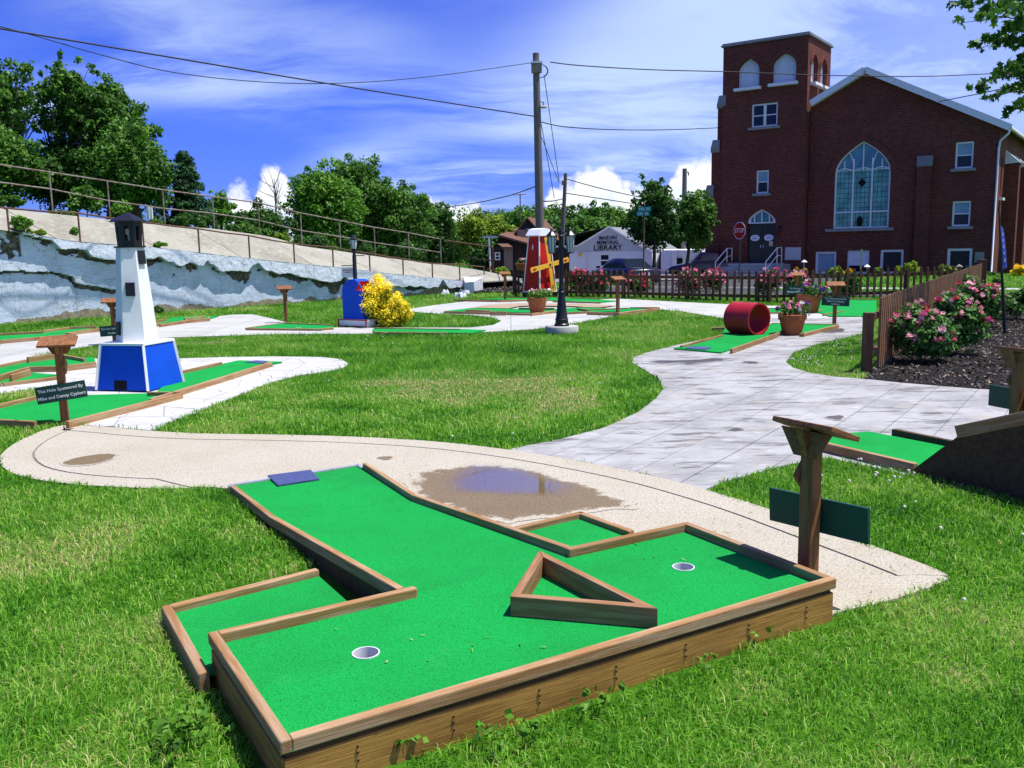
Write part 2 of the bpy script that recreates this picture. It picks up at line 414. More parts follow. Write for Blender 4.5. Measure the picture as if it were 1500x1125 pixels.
CENTER = px_poly([(-60, 565), (0, 547), (30, 533), (55, 522), (110, 511), (160, 503), (255, 495), (400, 490.5), (545, 489.5), (640, 489), (720, 487), (780, 483), (840, 475), (905, 462), (965, 454), (1000, 457), (1060, 467), (1064, 480), (1130, 480), (1130, 467), (1262, 467), (1262, 456), (1150, 449), (1060, 446), (980, 442), (905, 438), (830, 441), (745, 441), (690, 441), (640, 447), (600, 453), (598, 457), (640, 460), (690, 462), (722, 466), (734, 471), (722, 477), (690, 480.5), (545, 481), (440, 480), (416, 472), (395, 466.5), (370, 461), (340, 461.5), (300, 466), (235, 471), (190, 478), (130, 487), (60, 494), (0, 501), (-60, 508)])
CRAZY = px_poly([(100, 622), (222, 632), (255, 618), (290, 604), (350, 580), (400, 560), (435, 551), (480, 545), (502, 540), (511, 534), (500, 527), (470, 524), (400, 523), (330, 524), (260, 526), (180, 528), (120, 525), (60, 533), (0, 553), (-50, 575), (-50, 592), (0, 578), (40, 573), (96, 566), (140, 590)])
def loopstrip(P, w):
    """inner offset ring of a ccw polygon"""
    P = [Vector(p) for p in P]; n = len(P); o = []
    for i in range(n):
        a, b, c = P[i - 1], P[i], P[(i + 1) % n]
        d1 = (b - a).normalized(); d2 = (c - b).normalized()
        nn = (Vector((-d1.y, d1.x)) + Vector((-d2.y, d2.x)))
        nn = nn.normalized() if nn.length > 1e-6 else Vector((-d1.y, d1.x))
        o.append(b + nn * w)
    return o
AGG = [tuple(p) for p in AGG]
agg = struct('pebble_path', MB().sheet(AGG, .004), M_JOINT)
def near_i(px, py):
    q = g(px, py); return min(range(len(AGG)), key=lambda i: (AGG[i][0] - q.x) ** 2 + (AGG[i][1] - q.y) ** 2)
i0, i1 = near_i(1385, 845), near_i(270, 718); n_ = len(AGG)
seq = [AGG[(i0 + k) % n_] for k in range((i1 - i0) % n_ + 1)]; rest = [AGG[(i1 + k) % n_] for k in range((i0 - i1) % n_ + 1)]
if area(AGG) < 0: sgn = -1
else: sgn = 1
inn, inn2 = [], []
for i, p in enumerate(seq):
    a, b = Vector(seq[max(i - 1, 0)]), Vector(seq[min(i + 1, len(seq) - 1)]); d = (b - a).normalized(); n = Vector((-d.y, d.x)) * sgn
    w = .25 * min(1, i / 2.0 + .08, (len(seq) - 1 - i) / 2.0 + .05); inn.append(tuple(Vector(p) + n * w)); inn2.append(tuple(Vector(p) + n * (w + .02)))
part('border_band', MB().prism(ccw(dedupe(seq + inn[::-1], .002)), .003, .012), M_AGG, agg)
PS = ccw(dedupe(rest[1:-1] + inn2, .002)); mb = MB().sheet(PS, .012); nn_ = len(PS)
mb.add([(p[0], p[1], .0122) for p in PS] + [(p[0], p[1], .001) for p in PS], [(nn_ + i, nn_ + (i + 1) % nn_, (i + 1) % nn_, i) for i in range(nn_)])
part('pebble_slab', mb, M_AGG, agg)

# wet patches and the puddle on the pebble path
def ragged(P, amp, n=5, seed=1):
    r = random.Random(seed); P = smoothpoly(P, 2); o = []
    ph = [r.uniform(0, 6.3) for _ in range(6)]
    for i, p in enumerate(P):
        a = 2 * math.pi * i / len(P); k = sum(math.sin(a * (3 + 4 * j) + ph[j]) / (1 + j * .6) for j in range(6))
        q = (P[(i + 1) % len(P)] - P[i - 1]).normalized(); k *= .8; o.append((p.x + q.y * amp * k, p.y - q.x * amp * k))
    return o
WETP = [ragged(px_poly([(588, 702), (612, 690), (670, 681), (755, 687), (835, 703), (895, 722), (930, 737), (925, 745), (880, 750), (800, 762), (740, 775), (690, 758), (640, 742), (600, 722)]), .045, 5, 3),
        ragged(px_poly([(80, 684), (110, 672), (150, 666), (178, 667), (165, 677), (120, 686)]), .012, 5, 5), ragged(px_poly([(548, 673), (565, 670), (580, 672), (565, 677)]), .005, 5, 6)]
for w_ in WETP:
    w_ = ccw(w_); n_ = len(w_); cx_, cy_ = sum(p[0] for p in w_) / n_, sum(p[1] for p in w_) / n_
    mb = MB().add([(cx_, cy_, .0155)] + [(cx_ + (p[0] - cx_) * k_, cy_ + (p[1] - cy_) * k_, .0155) for k_ in (.7, 1.02) for p in w_], [(0, 1 + i, 1 + (i + 1) % n_) for i in range(n_)] + [(1 + i, 1 + n_ + i, 1 + n_ + (i + 1) % n_, 1 + (i + 1) % n_) for i in range(n_)])
    o = tag(part('wet_patch', mb, M_WET), None, None, None, 'structure'); a_ = o.data.attributes.new('rim', 'FLOAT', 'POINT'); a_.data.foreach_set('value', [1.0] * (1 + n_) + [0.0] * n_)
def water_mat():
    m = bpy.data.materials.new('puddle water'); m.use_nodes = True; t = NT(m.node_tree); t.n.clear()
    o = t.node('ShaderNodeOutputMaterial'); gl = t.node('ShaderNodeBsdfGlossy'); tr = t.node('ShaderNodeBsdfTransparent')
    gl.inputs['Roughness'].default_value = .03; gl.inputs[0].default_value = (.9, .9, .95, 1)
    v = t.node('ShaderNodeTexCoord').outputs['Object']
    fr = t.node('ShaderNodeFresnel'); fr.inputs['IOR'].default_value = 1.33
    a = t.node('ShaderNodeAttribute', attribute_name='rim')
    k = t.math('ADD', a.outputs['Fac'], t.math('MULTIPLY', t.math('SUBTRACT', t.noise(v, 60, 4, .7), .5), 1.9))
    f = t.math('MULTIPLY', t.math('MULTIPLY', fr.outputs[0], 2.1), t.step(k, .10, .60), clamp=True)
    mx = t.node('ShaderNodeMixShader'); t.l.new(f, mx.inputs[0]); t.l.new(tr.outputs[0], mx.inputs[1]); t.l.new(gl.outputs[0], mx.inputs[2])
    t.l.new(mx.outputs[0], o.inputs[0]); return m
pc = g(735, 708, .019)
pr_ = ragged(px_poly([(640, 705), (665, 686), (700, 679), (760, 683), (825, 702), (862, 718), (845, 730), (800, 734), (740, 733), (680, 730), (645, 722)]), .02, 5, 8)
me = bpy.data.meshes.new('puddle'); n_ = len(pr_)
vs = [(pc.x, pc.y, .0195)]
for k_ in (.22, 1.0): vs += [(pc.x + (p[0] - pc.x) * k_, pc.y + (p[1] - pc.y) * k_, .0195) for p in pr_]
fs = [(0, 1 + i, 1 + (i + 1) % n_) for i in range(n_)] + [(1 + i, 1 + n_ + i, 1 + n_ + (i + 1) % n_, 1 + (i + 1) % n_) for i in range(n_)]
if area(pr_) < 0: fs = [f[::-1] for f in fs]
me.from_pydata(vs, [], fs); me.materials.append(water_mat())
a_ = me.attributes.new('rim', 'FLOAT', 'POINT'); a_.data.foreach_set('value', [1.0] * (1 + n_) + [0.0] * n_)
tag(link(bpy.data.objects.new('puddle', me)), 'shallow puddle mirroring the sky on the pebble path behind the near hole', 'puddle', None, None)

# grey stamped path: plank shaped slabs with recessed joints
STAMP = ccw(dedupe(STAMP)); CENTER = ccw(dedupe(CENTER)); CRAZY = ccw(dedupe(CRAZY))
stp = struct('stamped_path', MB().sheet(STAMP, .003), M_JOINT)
ang = R(56); sd_, sn_ = (math.cos(ang), math.sin(ang)), (-math.sin(ang), math.cos(ang))
us = [p[0] * sd_[0] + p[1] * sd_[1] for p in STAMP]; vs_ = [p[0] * sn_[0] + p[1] * sn_[1] for p in STAMP]
v0 = min(vs_) - .1; k = 0
def slab(name, P, z, m, parent, j):
    P = dedupe([tuple(p) for p in P], .006)
    if len(P) < 3 or abs(area(P)) < .004: return
    P = ccw(P); c = (sum(p[0] for p in P) / len(P), sum(p[1] for p in P) / len(P))
    mb = MB(); n = len(P)
    q = [(p[0] - c[0], p[1] - c[1]) for p in P]
    mb.add([(p[0], p[1], 0) for p in q] + [(p[0], p[1], -z + .001) for p in q], [tuple(range(n))] + [(n + i, n + (i + 1) % n, (i + 1) % n, i) for i in range(n)])
    o = part(name, mb, m, parent); o.location = (c[0], c[1], z); return o
while v0 < max(vs_):
    wd = .43; u0 = min(us) - rnd.uniform(0, 1.3)
    while u0 < max(us):
        L = rnd.choice((1.5, 1.9, 2.6, 3.2)); j = .0035
        P = clip(STAMP, [(sd_[0], sd_[1], u0 + L - j), (-sd_[0], -sd_[1], -(u0 + j)), (sn_[0], sn_[1], v0 + wd - j), (-sn_[0], -sn_[1], -(v0 + j))])
        if P: slab('slab', P, .011 + rnd.uniform(-.001, .0015), M_STAMP, stp, j)
        u0 += L
    v0 += wd
# dark stains of spilled water on the stamped path
M_STAIN = mat('damp stamped concrete', (.36, .355, .35), .8, .25, var=((1.3, (.27, .265, .262), .40, .62), (4.5, (.13, .125, .12), .51, .66, (.35, 1.2, 1))), bump=((16, .4, .006, (1, .25, 1)),), world=True, wet=(.30, .25, .22))
for i, P in enumerate(([(940, 532), (962, 528.5), (985, 529.5), (1005, 528), (1040, 528), (1052, 524.5), (1078, 528), (1060, 531), (1032, 532), (1010, 536), (1004, 534), (985, 533), (955, 535)], [(1085, 530), (1112, 531), (1112, 534), (1092, 534)],
                       [(1195, 489), (1212, 482), (1240, 481), (1242, 487), (1215, 490)], [(1062, 632), (1078, 629), (1092, 630), (1085, 634)], [(1205, 612), (1235, 609), (1240, 616), (1215, 618)])):
    w_ = ccw(ragged(px_poly(P), .015, 5, i)); n_ = len(w_); cx_, cy_ = sum(p[0] for p in w_) / n_, sum(p[1] for p in w_) / n_
    mb = MB().add([(cx_, cy_, .0165)] + [(cx_ + (p[0] - cx_) * k_, cy_ + (p[1] - cy_) * k_, .0165) for k_ in (.55, 1.05) for p in w_], [(0, 1 + i_, 1 + (i_ + 1) % n_) for i_ in range(n_)] + [(1 + i_, 1 + n_ + i_, 1 + n_ + (i_ + 1) % n_, 1 + (i_ + 1) % n_) for i_ in range(n_)])
    o = tag(part('damp_stain', mb, M_STAIN), None, None, None, 'structure'); a_ = o.data.attributes.new('rim', 'FLOAT', 'POINT'); a_.data.foreach_set('value', [1.0] * (1 + n_) + [0.0] * n_)

# pale concrete path through the middle, in wide poured slabs
cp = struct('concrete_path', MB().sheet(CENTER, .005), M_JOINT)
for i in range(-7, 6):
    for j_ in range(4, 21):
        P = clip(CENTER, [(1, 0, 2.2 * i + 2.2 - .006), (-1, 0, -(2.2 * i + .006)), (0, 1, 2 * j_ + 2 - .006), (0, -1, -(2 * j_ + .006))])
        if P: slab('slab', P, .013, M_CONC, cp, .006)
# pale crazy paving around the lighthouse hole: irregular stones
cz = struct('crazy_paving', MB().sheet(CRAZY, .004), M_JOINT)
pts = []
xs = [p[0] for p in CRAZY]; ys = [p[1] for p in CRAZY]
for i in range(int((max(xs) - min(xs)) / .42) + 2):
    for j_ in range(int((max(ys) - min(ys)) / .42) + 2):
        pts.append((min(xs) + .42 * i + rnd.uniform(-.17, .17), min(ys) + .42 * j_ + rnd.uniform(-.17, .17)))
PA = np.array(pts)
for i, p in enumerate(pts):
    d = np.hypot(PA[:, 0] - p[0], PA[:, 1] - p[1]); hs = []
    for q in np.where((d > 1e-6) & (d < 1.5))[0]:
        nx, ny = (PA[q] - p) / d[q]; hs.append((nx, ny, nx * p[0] + ny * p[1] + d[q] / 2 - .0045))
    P = clip(CRAZY, hs)
    if P: slab('paving_stone', P, .012 + rnd.uniform(-.001, .001), M_CRAZY, cz, .005)

# mulch beds
MULCH = ccw(px_poly([(1265, 556), (1320, 562), (1430, 571), (1485, 574), (1500, 545), (1560, 520), (1560, 470), (1500, 462), (1480, 440), (1445, 432), (1436, 436), (1400, 452), (1330, 500), (1280, 540)]))
MULCH2 = ccw(px_poly([(694, 428), (735, 428), (768, 430), (772, 424), (775, 416), (740, 414), (715, 415)]))
mul = struct('mulch_bed', MB().sheet(MULCH, .010), M_MULCH)
mul2 = struct('mulch_bed', MB().sheet(MULCH2, .010), M_MULCH)
def chips(P, n, size, z, seed):
    r = np.random.default_rng(seed); P = np.array(P); lo, hi = P.min(0), P.max(0)
    x = r.uniform(lo[0], hi[0], n * 3); y = r.uniform(lo[1], hi[1], n * 3); k = inpoly(P, x, y); x, y = x[k][:n], y[k][:n]; n = len(x)
    a = r.uniform(0, 6.28, n); L = size * r.uniform(.5, 1.4, n); w = L * r.uniform(.25, .6, n); tl = r.uniform(-.5, .5, n); tz = r.uniform(-.4, .4, n)
    ca, sa = np.cos(a), np.sin(a); V = np.empty((n, 4, 3))
    for q, (du, dv) in enumerate(((-1, -1), (1, -1), (1, 1), (-1, 1))):
        V[:, q, 0] = x + ca * L * du / 2 - sa * w * dv / 2; V[:, q, 1] = y + sa * L * du / 2 + ca * w * dv / 2
        V[:, q, 2] = z + .012 + np.maximum(0, du * tl * L / 2 + dv * tz * w / 2 + r.uniform(0, .03, n))
    tone = r.uniform(0, 1, n)
    return V, tone
def quads(name, V, tone, m, parent=None, kind='stuff'):
    n, k = V.shape[0], V.shape[1]
    me = bpy.data.meshes.new(name); me.vertices.add(n * k); me.vertices.foreach_set('co', V.reshape(-1))
    me.loops.add(n * k); me.loops.foreach_set('vertex_index', np.arange(n * k, dtype=np.int32))
    me.polygons.add(n); me.polygons.foreach_set('loop_start', np.arange(n, dtype=np.int32) * k)
    a = me.attributes.new('tone', 'FLOAT', 'POINT'); a.data.foreach_set('value', np.repeat(tone, k).astype(np.float32))
    me.update(calc_edges=True); me.materials.append(m)
    o = bpy.data.objects.new(name, me); link(o, parent)
    if kind: o['kind'] = kind
    return o
M_CHIP = mat('mulch chips', (0, 0, 0), .8, .2, attr=('tone', ((0, (.012, .011, .011)), (.5, (.045, .040, .040)), (.82, (.12, .105, .10)), (1, (.30, .22, .14)))))
V, t_ = chips(MULCH, 11000, .045, .0, 4); quads('mulch_chips', V, t_, M_CHIP)
V, t_ = chips(MULCH2, 1800, .08, .0, 5); quads('mulch_chips', V, t_, M_CHIP)

# street side: lawn of the church, pavement and road beyond the picket fence
TH = R(35.23); CU = Vector((math.cos(TH), -math.sin(TH))); CW = Vector((math.sin(TH), math.cos(TH)))
def strip(o, a0, a1, b0, b1, n=24):
    P = [o + CU * (a0 + (a1 - a0) * i / n) + CW * b0 for i in range(n + 1)] + [o + CU * (a1 - (a1 - a0) * i / n) + CW * b1 for i in range(n + 1)]
    return P
def drape(P, dz):
    mb = MB(); n = len(P) // 2
    vs = [(p.x, p.y, float(gz(p.x, p.y)) + dz) for p in P]
    return mb.add(vs, [(i, i + 1, 2 * n - 2 - i, 2 * n - 1 - i) for i in range(n - 1)])
RO_ = Vector((7.6, 27.2))
struct('road', drape(strip(RO_, -60, 60, 3.2, 6.6), .012), M_ASPH)
struct('kerb', drape(strip(RO_, -60, 60, 6.6, 6.8), .12), M_CONC)
struct('pavement', drape(strip(RO_, -3, 60, 8.2, 9.6), .02), M_CONC)
P = [Vector((1.5, 34.5)), Vector((9.8, 34.0)), Vector((40, 84)), Vector((26, 95))]
struct('side_street', MB().add([(p.x, p.y, float(gz(p.x, p.y)) + .016) for p in (P[0], P[1], P[1].lerp(P[2], .3), P[1].lerp(P[2], .65), P[2], P[3], P[0].lerp(P[3], .65), P[0].lerp(P[3], .3))],
       [(0, 1, 2, 7), (7, 2, 3, 6), (6, 3, 4, 5)]), M_ASPH)
rows = [[(-6, 50), (22, 50)], [(-6, 60), (24, 60)], [(-7, 70), (27, 70)], [(-8, 80.5), (30, 80.5)]]
mb = MB().add([(x, y, float(gz(x, y)) + .022) for r_ in rows for x, y in r_], [(2 * i, 2 * i + 1, 2 * i + 3, 2 * i + 2) for i in range(3)])
struct('car_park', mb, mat('worn pale asphalt', (.20, .20, .205), .9, .2, var=((.5, (.14, .14, .145), .4, .7), (15, (.25, .25, .25), .5, .7))))  # unseen pale lot, added so neutral ground light bounces onto the library
# ground: one sheet to the horizon
yy = [-40, -5, 2, 4, 8, 14, 20, 26, 31, 36, 42, 50, 60, 75, 95, 140, 200, 500, 1500, 4000]
xx = [-3000, -600, -200, -80, -40, -20, -12, -6, 0, 6, 12, 20, 40, 80, 200, 600, 3000]
mb = MB(); mb.add([(x, y, float(gz(x, y)) - .002) for y in yy for x in xx], [(j * len(xx) + i, j * len(xx) + i + 1, (j + 1) * len(xx) + i + 1, (j + 1) * len(xx) + i) for j in range(len(yy) - 1) for i in range(len(xx) - 1)])
struct('ground', mb, M_SOIL)

# ================================================================== THE NEAR HOLE
E1 = Vector((.8575, .5145, 0)); E2 = Vector((-.5145, .8575, 0))
def V3(p, z=None): return Vector((p[0], p[1], z if z is not None else (p[2] if len(p) > 2 else 0)))
A, B, C, D, E_, F_ = (Vector((-1.27, 3.53, 0)), Vector((-.76, 2.68, 0)), Vector((1.49, 4.01, 0)), Vector((.97, 4.92, 0)), Vector((.26, 4.51, 0)), Vector((-.51, 3.99, 0)))
TL, TR, BL, BR = Vector((-2.11, 6.54, 0)), Vector((-1.25, 7.11, 0)), Vector((-1.52, 5.57, 0)), Vector((-.70, 6.00, 0))
H1 = thing('golf_hole', 'large near miniature golf hole with raised green, two cups and a sloping tee lane', 'golf hole', (.2, 4.1, 0))
ZT, ZR = .160, .205
# carpet: raised deck with two cup openings, ramp and tee
cups = [g(536, 957, ZT), g(1001, 831, ZT)]
def circ(c, r, n=24): return [(c.x + r * math.cos(2 * math.pi * i / n), c.y + r * math.sin(2 * math.pi * i / n)) for i in range(n)]
deck = [A, B, C, D, E_, F_]
mb = MB(); mb.sheet([p[:2] for p in deck], ZT, holes=[circ(c, .055) for c in cups])
part('carpet', mb, M_CARPET, H1, world=True)
ZL = .035
part('carpet', MB().add([V3(F_, ZT), V3(E_, ZT), V3(BR, ZL + .01), V3(BL, ZL + .01)], [(0, 1, 2, 3)]), M_CARPET, H1, world=True)
part('carpet', MB().add([V3(BL, ZL + .01), V3(BR, ZL + .01), V3(TR, ZL - .008), V3(TL, ZL - .008)], [(0, 1, 2, 3)]), M_CARPET, H1, world=True)
q = [g(*p, ZL) for p in ((392, 698), (407, 712.5), (468, 703), (455, 690))]
part('tee_mat', MB().prism([p[:2] for p in q], ZL - .004, ZL + .012), M_MAT, H1, world=True, bevel=.002)
for c in cups:
    mb = MB().lathe([(.0555, .0), (.0555, .004), (.050, .004), (.047, -.09)], (c.x, c.y, ZT), 28, cap=False)
    o = part('cup', mb, M_CUP, H1, world=True, smooth=True)
    part('cup_floor', MB().lathe([(.0005, -.088), (.049, -.088)], (c.x, c.y, ZT), 20), M_DARK, H1, world=True)
# rails on the deck rim (each board its own) and skirt boards below
RW, RH = .040, .050
def ins(p, q, off, z):  # rail centre line, inset to the left of p->q
    d = (q - p).normalized(); n = Vector((-d.y, d.x, 0)); return V3(p + n * off, z), V3(q + n * off, z)
for p, q_, e0, e1 in ((A, B, 0, 0), (B, C, RW, 0), (C, D, RW, 0), (D, E_, RW, -.0), (F_, A, -RW - .004, RW)):
    d = (q_ - p).normalized(); a, b = ins(p + d * e0, q_ - d * e1, RW / 2, ZR)
    board('rail', a, b, RW, RH, M_RAIL, H1, .006)
for p, q_ in ((A, B), (B, C), (C, D), (D, E_), (F_, A)):
    d = (q_ - p).normalized(); a, b = ins(p + d * .012, q_ - d * .012, .022, ZT - .006)
    a.z -= .020; b.z -= .020; board('skirt_board', a, b, .032, .235, M_BOARD, H1, .004)
    a, b = ins(p + d * .02, q_ - d * .02, .034, ZT - .004); board('shadow_gap_strip', a, b, .03, .05, M_DARKWOOD, H1, 0)  # dark inset strip that paints in the shadow line under the rail
# nail heads and hanger bolts on the front skirt
mb = MB(); d = (C - B).normalized(); nrm = Vector((d.y, -d.x, 0))
for k in range(7):
    for s_ in (0, -.022, -.05):
        p = B + d * (.26 + k * .36) + Vector((0, 0, .105 + s_)); mb.tube([p - nrm * .0, p - nrm * .009], .0035, 6)
part('nail_head', mb, M_DARK, H1, world=True)
# lane rails
def lane(p, q_, z0, z1, inset):
    a, b = ins(p, q_, inset, 0); a.z, b.z = z0, z1; board('rail', a, b, RW, .06, M_RAIL, H1, .006)
dl = (BL - TL).normalized()
lane(TL + dl * .17, BL, ZL + .042, ZL + .052, -RW / 2); lane(BL, F_ + E1 * 0 - (F_ - BL).normalized() * .01, ZL + .052, ZR, -RW / 2)
dr = (BR - TR).normalized()
lane(TR + dr * .12, BR, ZL + .042, ZL + .052, RW / 2); lane(BR, E_ - (E_ - BR).normalized() * .0, ZL + .052, ZR, RW / 2)
for (p, q_, za, zb) in ((BL, F_, ZL, ZT), (TL, BL, ZL - .012, ZL)):
    d = (q_ - p).normalized(); n = Vector((d.y, -d.x, 0)) * .03
    part('skirt_board', MB().prism([(p)[:2], (q_ - d * .03)[:2], (q_ - d * .03 + n)[:2], (p + n)[:2]][::-1], -.06, [za - .004, zb - .006, zb - .006, za - .004][::-1]), M_DARKWOOD, H1, world=True)
for (p, q_, za, zb) in ((E_, BR, ZT, ZL), (BR, TR, ZL, ZL - .012)):
    d = (q_ - p).normalized(); n = Vector((d.y, -d.x, 0)) * .03
    part('skirt_board', MB().prism([(p + d * .01)[:2], (q_)[:2], (q_ + n)[:2], (p + d * .01 + n)[:2]][::-1], -.06, [za - .006, zb - .004, zb - .004, za - .006][::-1]), M_DARKWOOD, H1, world=True)
for p, q_ in ((TL, TR), (TL, TL + dl * .17), (TR, TR + dr * .12)):
    board('edge_strip', V3(p, ZL + .006), V3(q_, ZL + .006), .03, .04, M_ALU, H1, .002)
# two low side trays that catch balls
def tray(name, P, z, drops, sheet_P):
    part('carpet', MB().sheet(ccw([p[:2] for p in sheet_P]), z - .035), M_CARPET, H1, world=True)
    for p, q_ in drops: board('rail', V3(p, z), V3(q_, z), .045, .13, M_RAIL, H1, .006)
t0, t1, t2 = g(244, 888, .09), g(465, 833, .09), g(300, 988, .09)
tray('left', None, .09, ((t0 + E1 * .02, t1), (t0 + E2 * .02, t2 + E2 * .02)), (t0, t1, t1 - E2 * .78, t2 + E1 * .10 + E2 * .06, t2 + E2 * .04))
part('skirt_board', MB().beam(V3(F_ - E1 * .35 + E2 * .12, .06), V3(F_ + E2 * .10 - E1 * .03, .06), .03, .12), M_DARKWOOD, H1, world=True)
t0, t1, t2 = g(752, 773, .085), g(850, 750, .085), g(922, 776, .085)
tray('right', None, .085, ((t0, t1 + E1 * .02), (t1, t2 - E2 * .02)), (t0, t1, t2, E_ + E1 * .5, E_))
H1_FOOT = [TL - E1 * .06, A - E1 * .06, A - E1 * .45 + E2 * .02, B - E2 * .03 - E1 * .03, C + E1 * .03 - E2 * .02, D + E1 * .1, TR + E1 * .05]
H1_FOOT = [tuple(p[:2]) for p in (TL, BL - E1 * .03, g(465, 833, 0), g(236, 883, 0) , g(300, 1000, 0), A - E1 * .03, B - E1 * .03 - E2 * .03, C - E2 * .03 + E1 * .03, D + E1 * .05, g(920, 775), g(850, 748), g(750, 772), BR, TR)]

# triangular wooden obstacle on the deck
M_TRI = wood('dark obstacle boards', (.25, .115, .05), (.34, .19, .10), (.07, .035, .017), .05)
p0, p1, p2 = g(747, 873, .252), g(790, 806, .252), g(964, 891, .252)
TRI = thing('triangle_obstacle', 'open triangular wooden obstacle standing on the near green', 'obstacle', (p0 + p1 + p2) / 3 - Vector((0, 0, .252 - ZT)))
tri = [Vector(p[:2]) for p in (p0, p1, p2)]
if area([tuple(p) for p in tri]) < 0: tri = tri[::-1]
def inset_corner(a, b, c, w):
    d1, d2 = (b - a).normalized(), (c - b).normalized(); n1, n2 = Vector((-d1.y, d1.x)), Vector((-d2.y, d2.x))
    m = (n1 + n2).normalized(); return b + m * (w / max(m.dot(n1), .2))
tin = [inset_corner(tri[i - 1], tri[i], tri[(i + 1) % 3], .038) for i in range(3)]
for i in range(3):
    j = (i + 1) % 3; e = (tri[j] - tri[i]).normalized(); n = Vector((-e.y, e.x)); q = [(v - tri[i]) for v in (tri[i] + e * .001, tri[j] - e * .001, tin[j] - e * .001, tin[i] + e * .001)]
    o = part('rail', MB().prism([(v.dot(e), v.dot(n)) for v in q], 0, .252 - ZT), M_TRI, TRI, bevel=.003)
    o.location = Vector((tri[i].x, tri[i].y, ZT)) - TRI.location; o.rotation_euler.z = math.atan2(e.y, e.x)

# ================================================================== OTHER HOLES
def hole(label, loc, carpets, rails, zc=.035, rw=.042, rh=.09, mats=(), name='golf_hole', mrail=None, cup=()):
    h = thing(name, label, 'golf hole', (*loc[:2], 0))
    for k_, P in enumerate(carpets):
        part('carpet', MB().prism(ccw(px_poly(P, zc)), .004, zc + k_ * .004), M_CARPET, h, world=True)
    for r_ in rails:
        z = r_[2] if len(r_) > 2 else rh
        a, b = g(*r_[0], z), g(*r_[1], z); board('rail', V3(a, z), V3(b, z), rw, z + .02, mrail or M_RAIL, h, .005)
    for P in mats: part('tee_mat', MB().prism(ccw(px_poly(P, zc + .01)), zc, zc + .014), M_MAT, h, world=True)
    for c in cup:
        p = g(*c, zc); part('cup', MB().lathe([(.056, .002), (.056, .006), (.045, .006), (.044, .003)], (p.x, p.y, zc), 18, cap=False), M_CUP, h, world=True)
    return h
HL = hole('long miniature golf hole running under the white lighthouse', g(200, 580), [[(-40, 602), (66, 580), (215, 576), (262, 577), (97, 617), (55, 617), (-40, 615)], [(214, 587), (262, 546), (350, 528), (413, 530), (396, 533)]],
     [((-40, 600), (64, 577)), ((-40, 612), (52, 617)), ((98, 617), (266, 575)), ((266, 574), (216, 574)), ((220, 584), (397, 530)), ((262, 544), (324, 530))], rh=.085, mats=[[(358, 530.5), (375, 528), (392, 529), (386, 532.5)]])
hole('stepped miniature golf hole left of the lighthouse with two green levels', g(60, 550), [[(-30, 545), (0, 537), (60, 527), (138, 523), (140, 531), (90, 536), (45, 538), (0, 548), (-30, 556)], [(-30, 562), (20, 551), (45, 546), (84, 549), (40, 557), (0, 561), (-30, 566)]],
     [((-30, 558), (42, 537), .12), ((42, 537), (92, 536), .10), ((90, 536), (140, 530), .10), ((40, 523), (84, 517), .13), ((84, 518), (124, 525), .09), ((-30, 563), (2, 561), .06), ((4, 561), (86, 551), .06), ((-30, 540), (40, 526), .08), ((15, 549), (43, 541), .13)], rh=.1)
hole('wall side miniature golf hole with a stepped rail, far left below the concrete wall', g(50, 492), [[(-40, 502), (0, 489), (60, 486), (100, 481), (118, 478), (140, 480), (118, 485), (108, 490), (0, 499), (-40, 505)]],
     [((-40, 503), (0, 499)), ((0, 498), (110, 489)), ((110, 489), (98, 487)), ((96, 487.5), (124, 483)), ((124, 483), (164, 479)), ((0, 488), (62, 485)), ((62, 484), (100, 479)), ((98, 479), (140, 477))], rh=.09)
hole('low miniature golf hole along the pale path right of the lighthouse, below the cracked wall', g(270, 468), [[(222, 471), (255, 465), (285, 463), (320, 463), (306, 467), (272, 470), (224, 474)]],
     [((222, 474.5), (236, 473)), ((234, 474.5), (272, 469)), ((272, 469), (307, 466)), ((270, 466), (300, 462.5)), ((222, 470), (244, 467)), ((306, 466), (306, 463.5))], rh=.09)
hole('miniature golf hole around the blue mailbox with a white ball on the green', g(430, 478), [[(362, 480.5), (420, 473), (488, 476), (488, 481.5)], [(546, 482), (672, 482), (712, 483.5), (690, 488), (546, 486)]],
     [((360, 480.5), (472, 481.5), .06), ((472, 481), (488, 479.5), .06), ((416, 472.5), (488, 475.5), .06), ((546, 486), (655, 487), .06), ((548, 480), (674, 481.5), .06), ((360, 480), (418, 472), .05)], rh=.06, cup=((437, 480),))
hole('long central miniature golf hole with tan gravel beds behind the black lamp post', g(800, 452), [[(652, 455.5), (690, 451), (790, 453), (860, 450), (900, 452), (962, 449.5), (905, 456.5), (790, 457.5), (745, 457)]],
     [((650, 456), (745, 458.2), .07), ((745, 458.3), (778, 459), .07), ((778, 459), (812, 455), .08), ((826, 457.5), (862, 456), .07), ((860, 456.8), (906, 458), .09), ((906, 458), (966, 450.5), .09), ((922, 450), (966, 449.5), .07), ((682, 453.5), (718, 454.5), .08), ((718, 456), (742, 456), .12), ((760, 450.5), (812, 451), .09), ((846, 451), (862, 453.5), .09), ((862, 453), (920, 450.5), .07)], rh=.07)
struct('gravel_bed', MB().sheet(ccw(px_poly([(690, 453), (715, 448.5), (760, 446.5), (850, 447), (905, 449.5), (880, 452.5), (862, 452.5), (842, 451), (780, 450), (762, 450.5), (745, 454)])), .047), M_GRAVEL)
hole('far miniature golf hole passing under the red windmill', g(780, 438), [[(700, 438), (742, 436), (830, 435.5), (905, 440.5), (880, 443), (820, 440), (740, 439)]],
     [((664, 438.5), (732, 440), .07), ((732, 440), (775, 438.5), .07), ((810, 440.5), (880, 442.5), .06), ((742, 435.5), (770, 435.5), .06), ((812, 435), (880, 437.5), .06)], rh=.07)
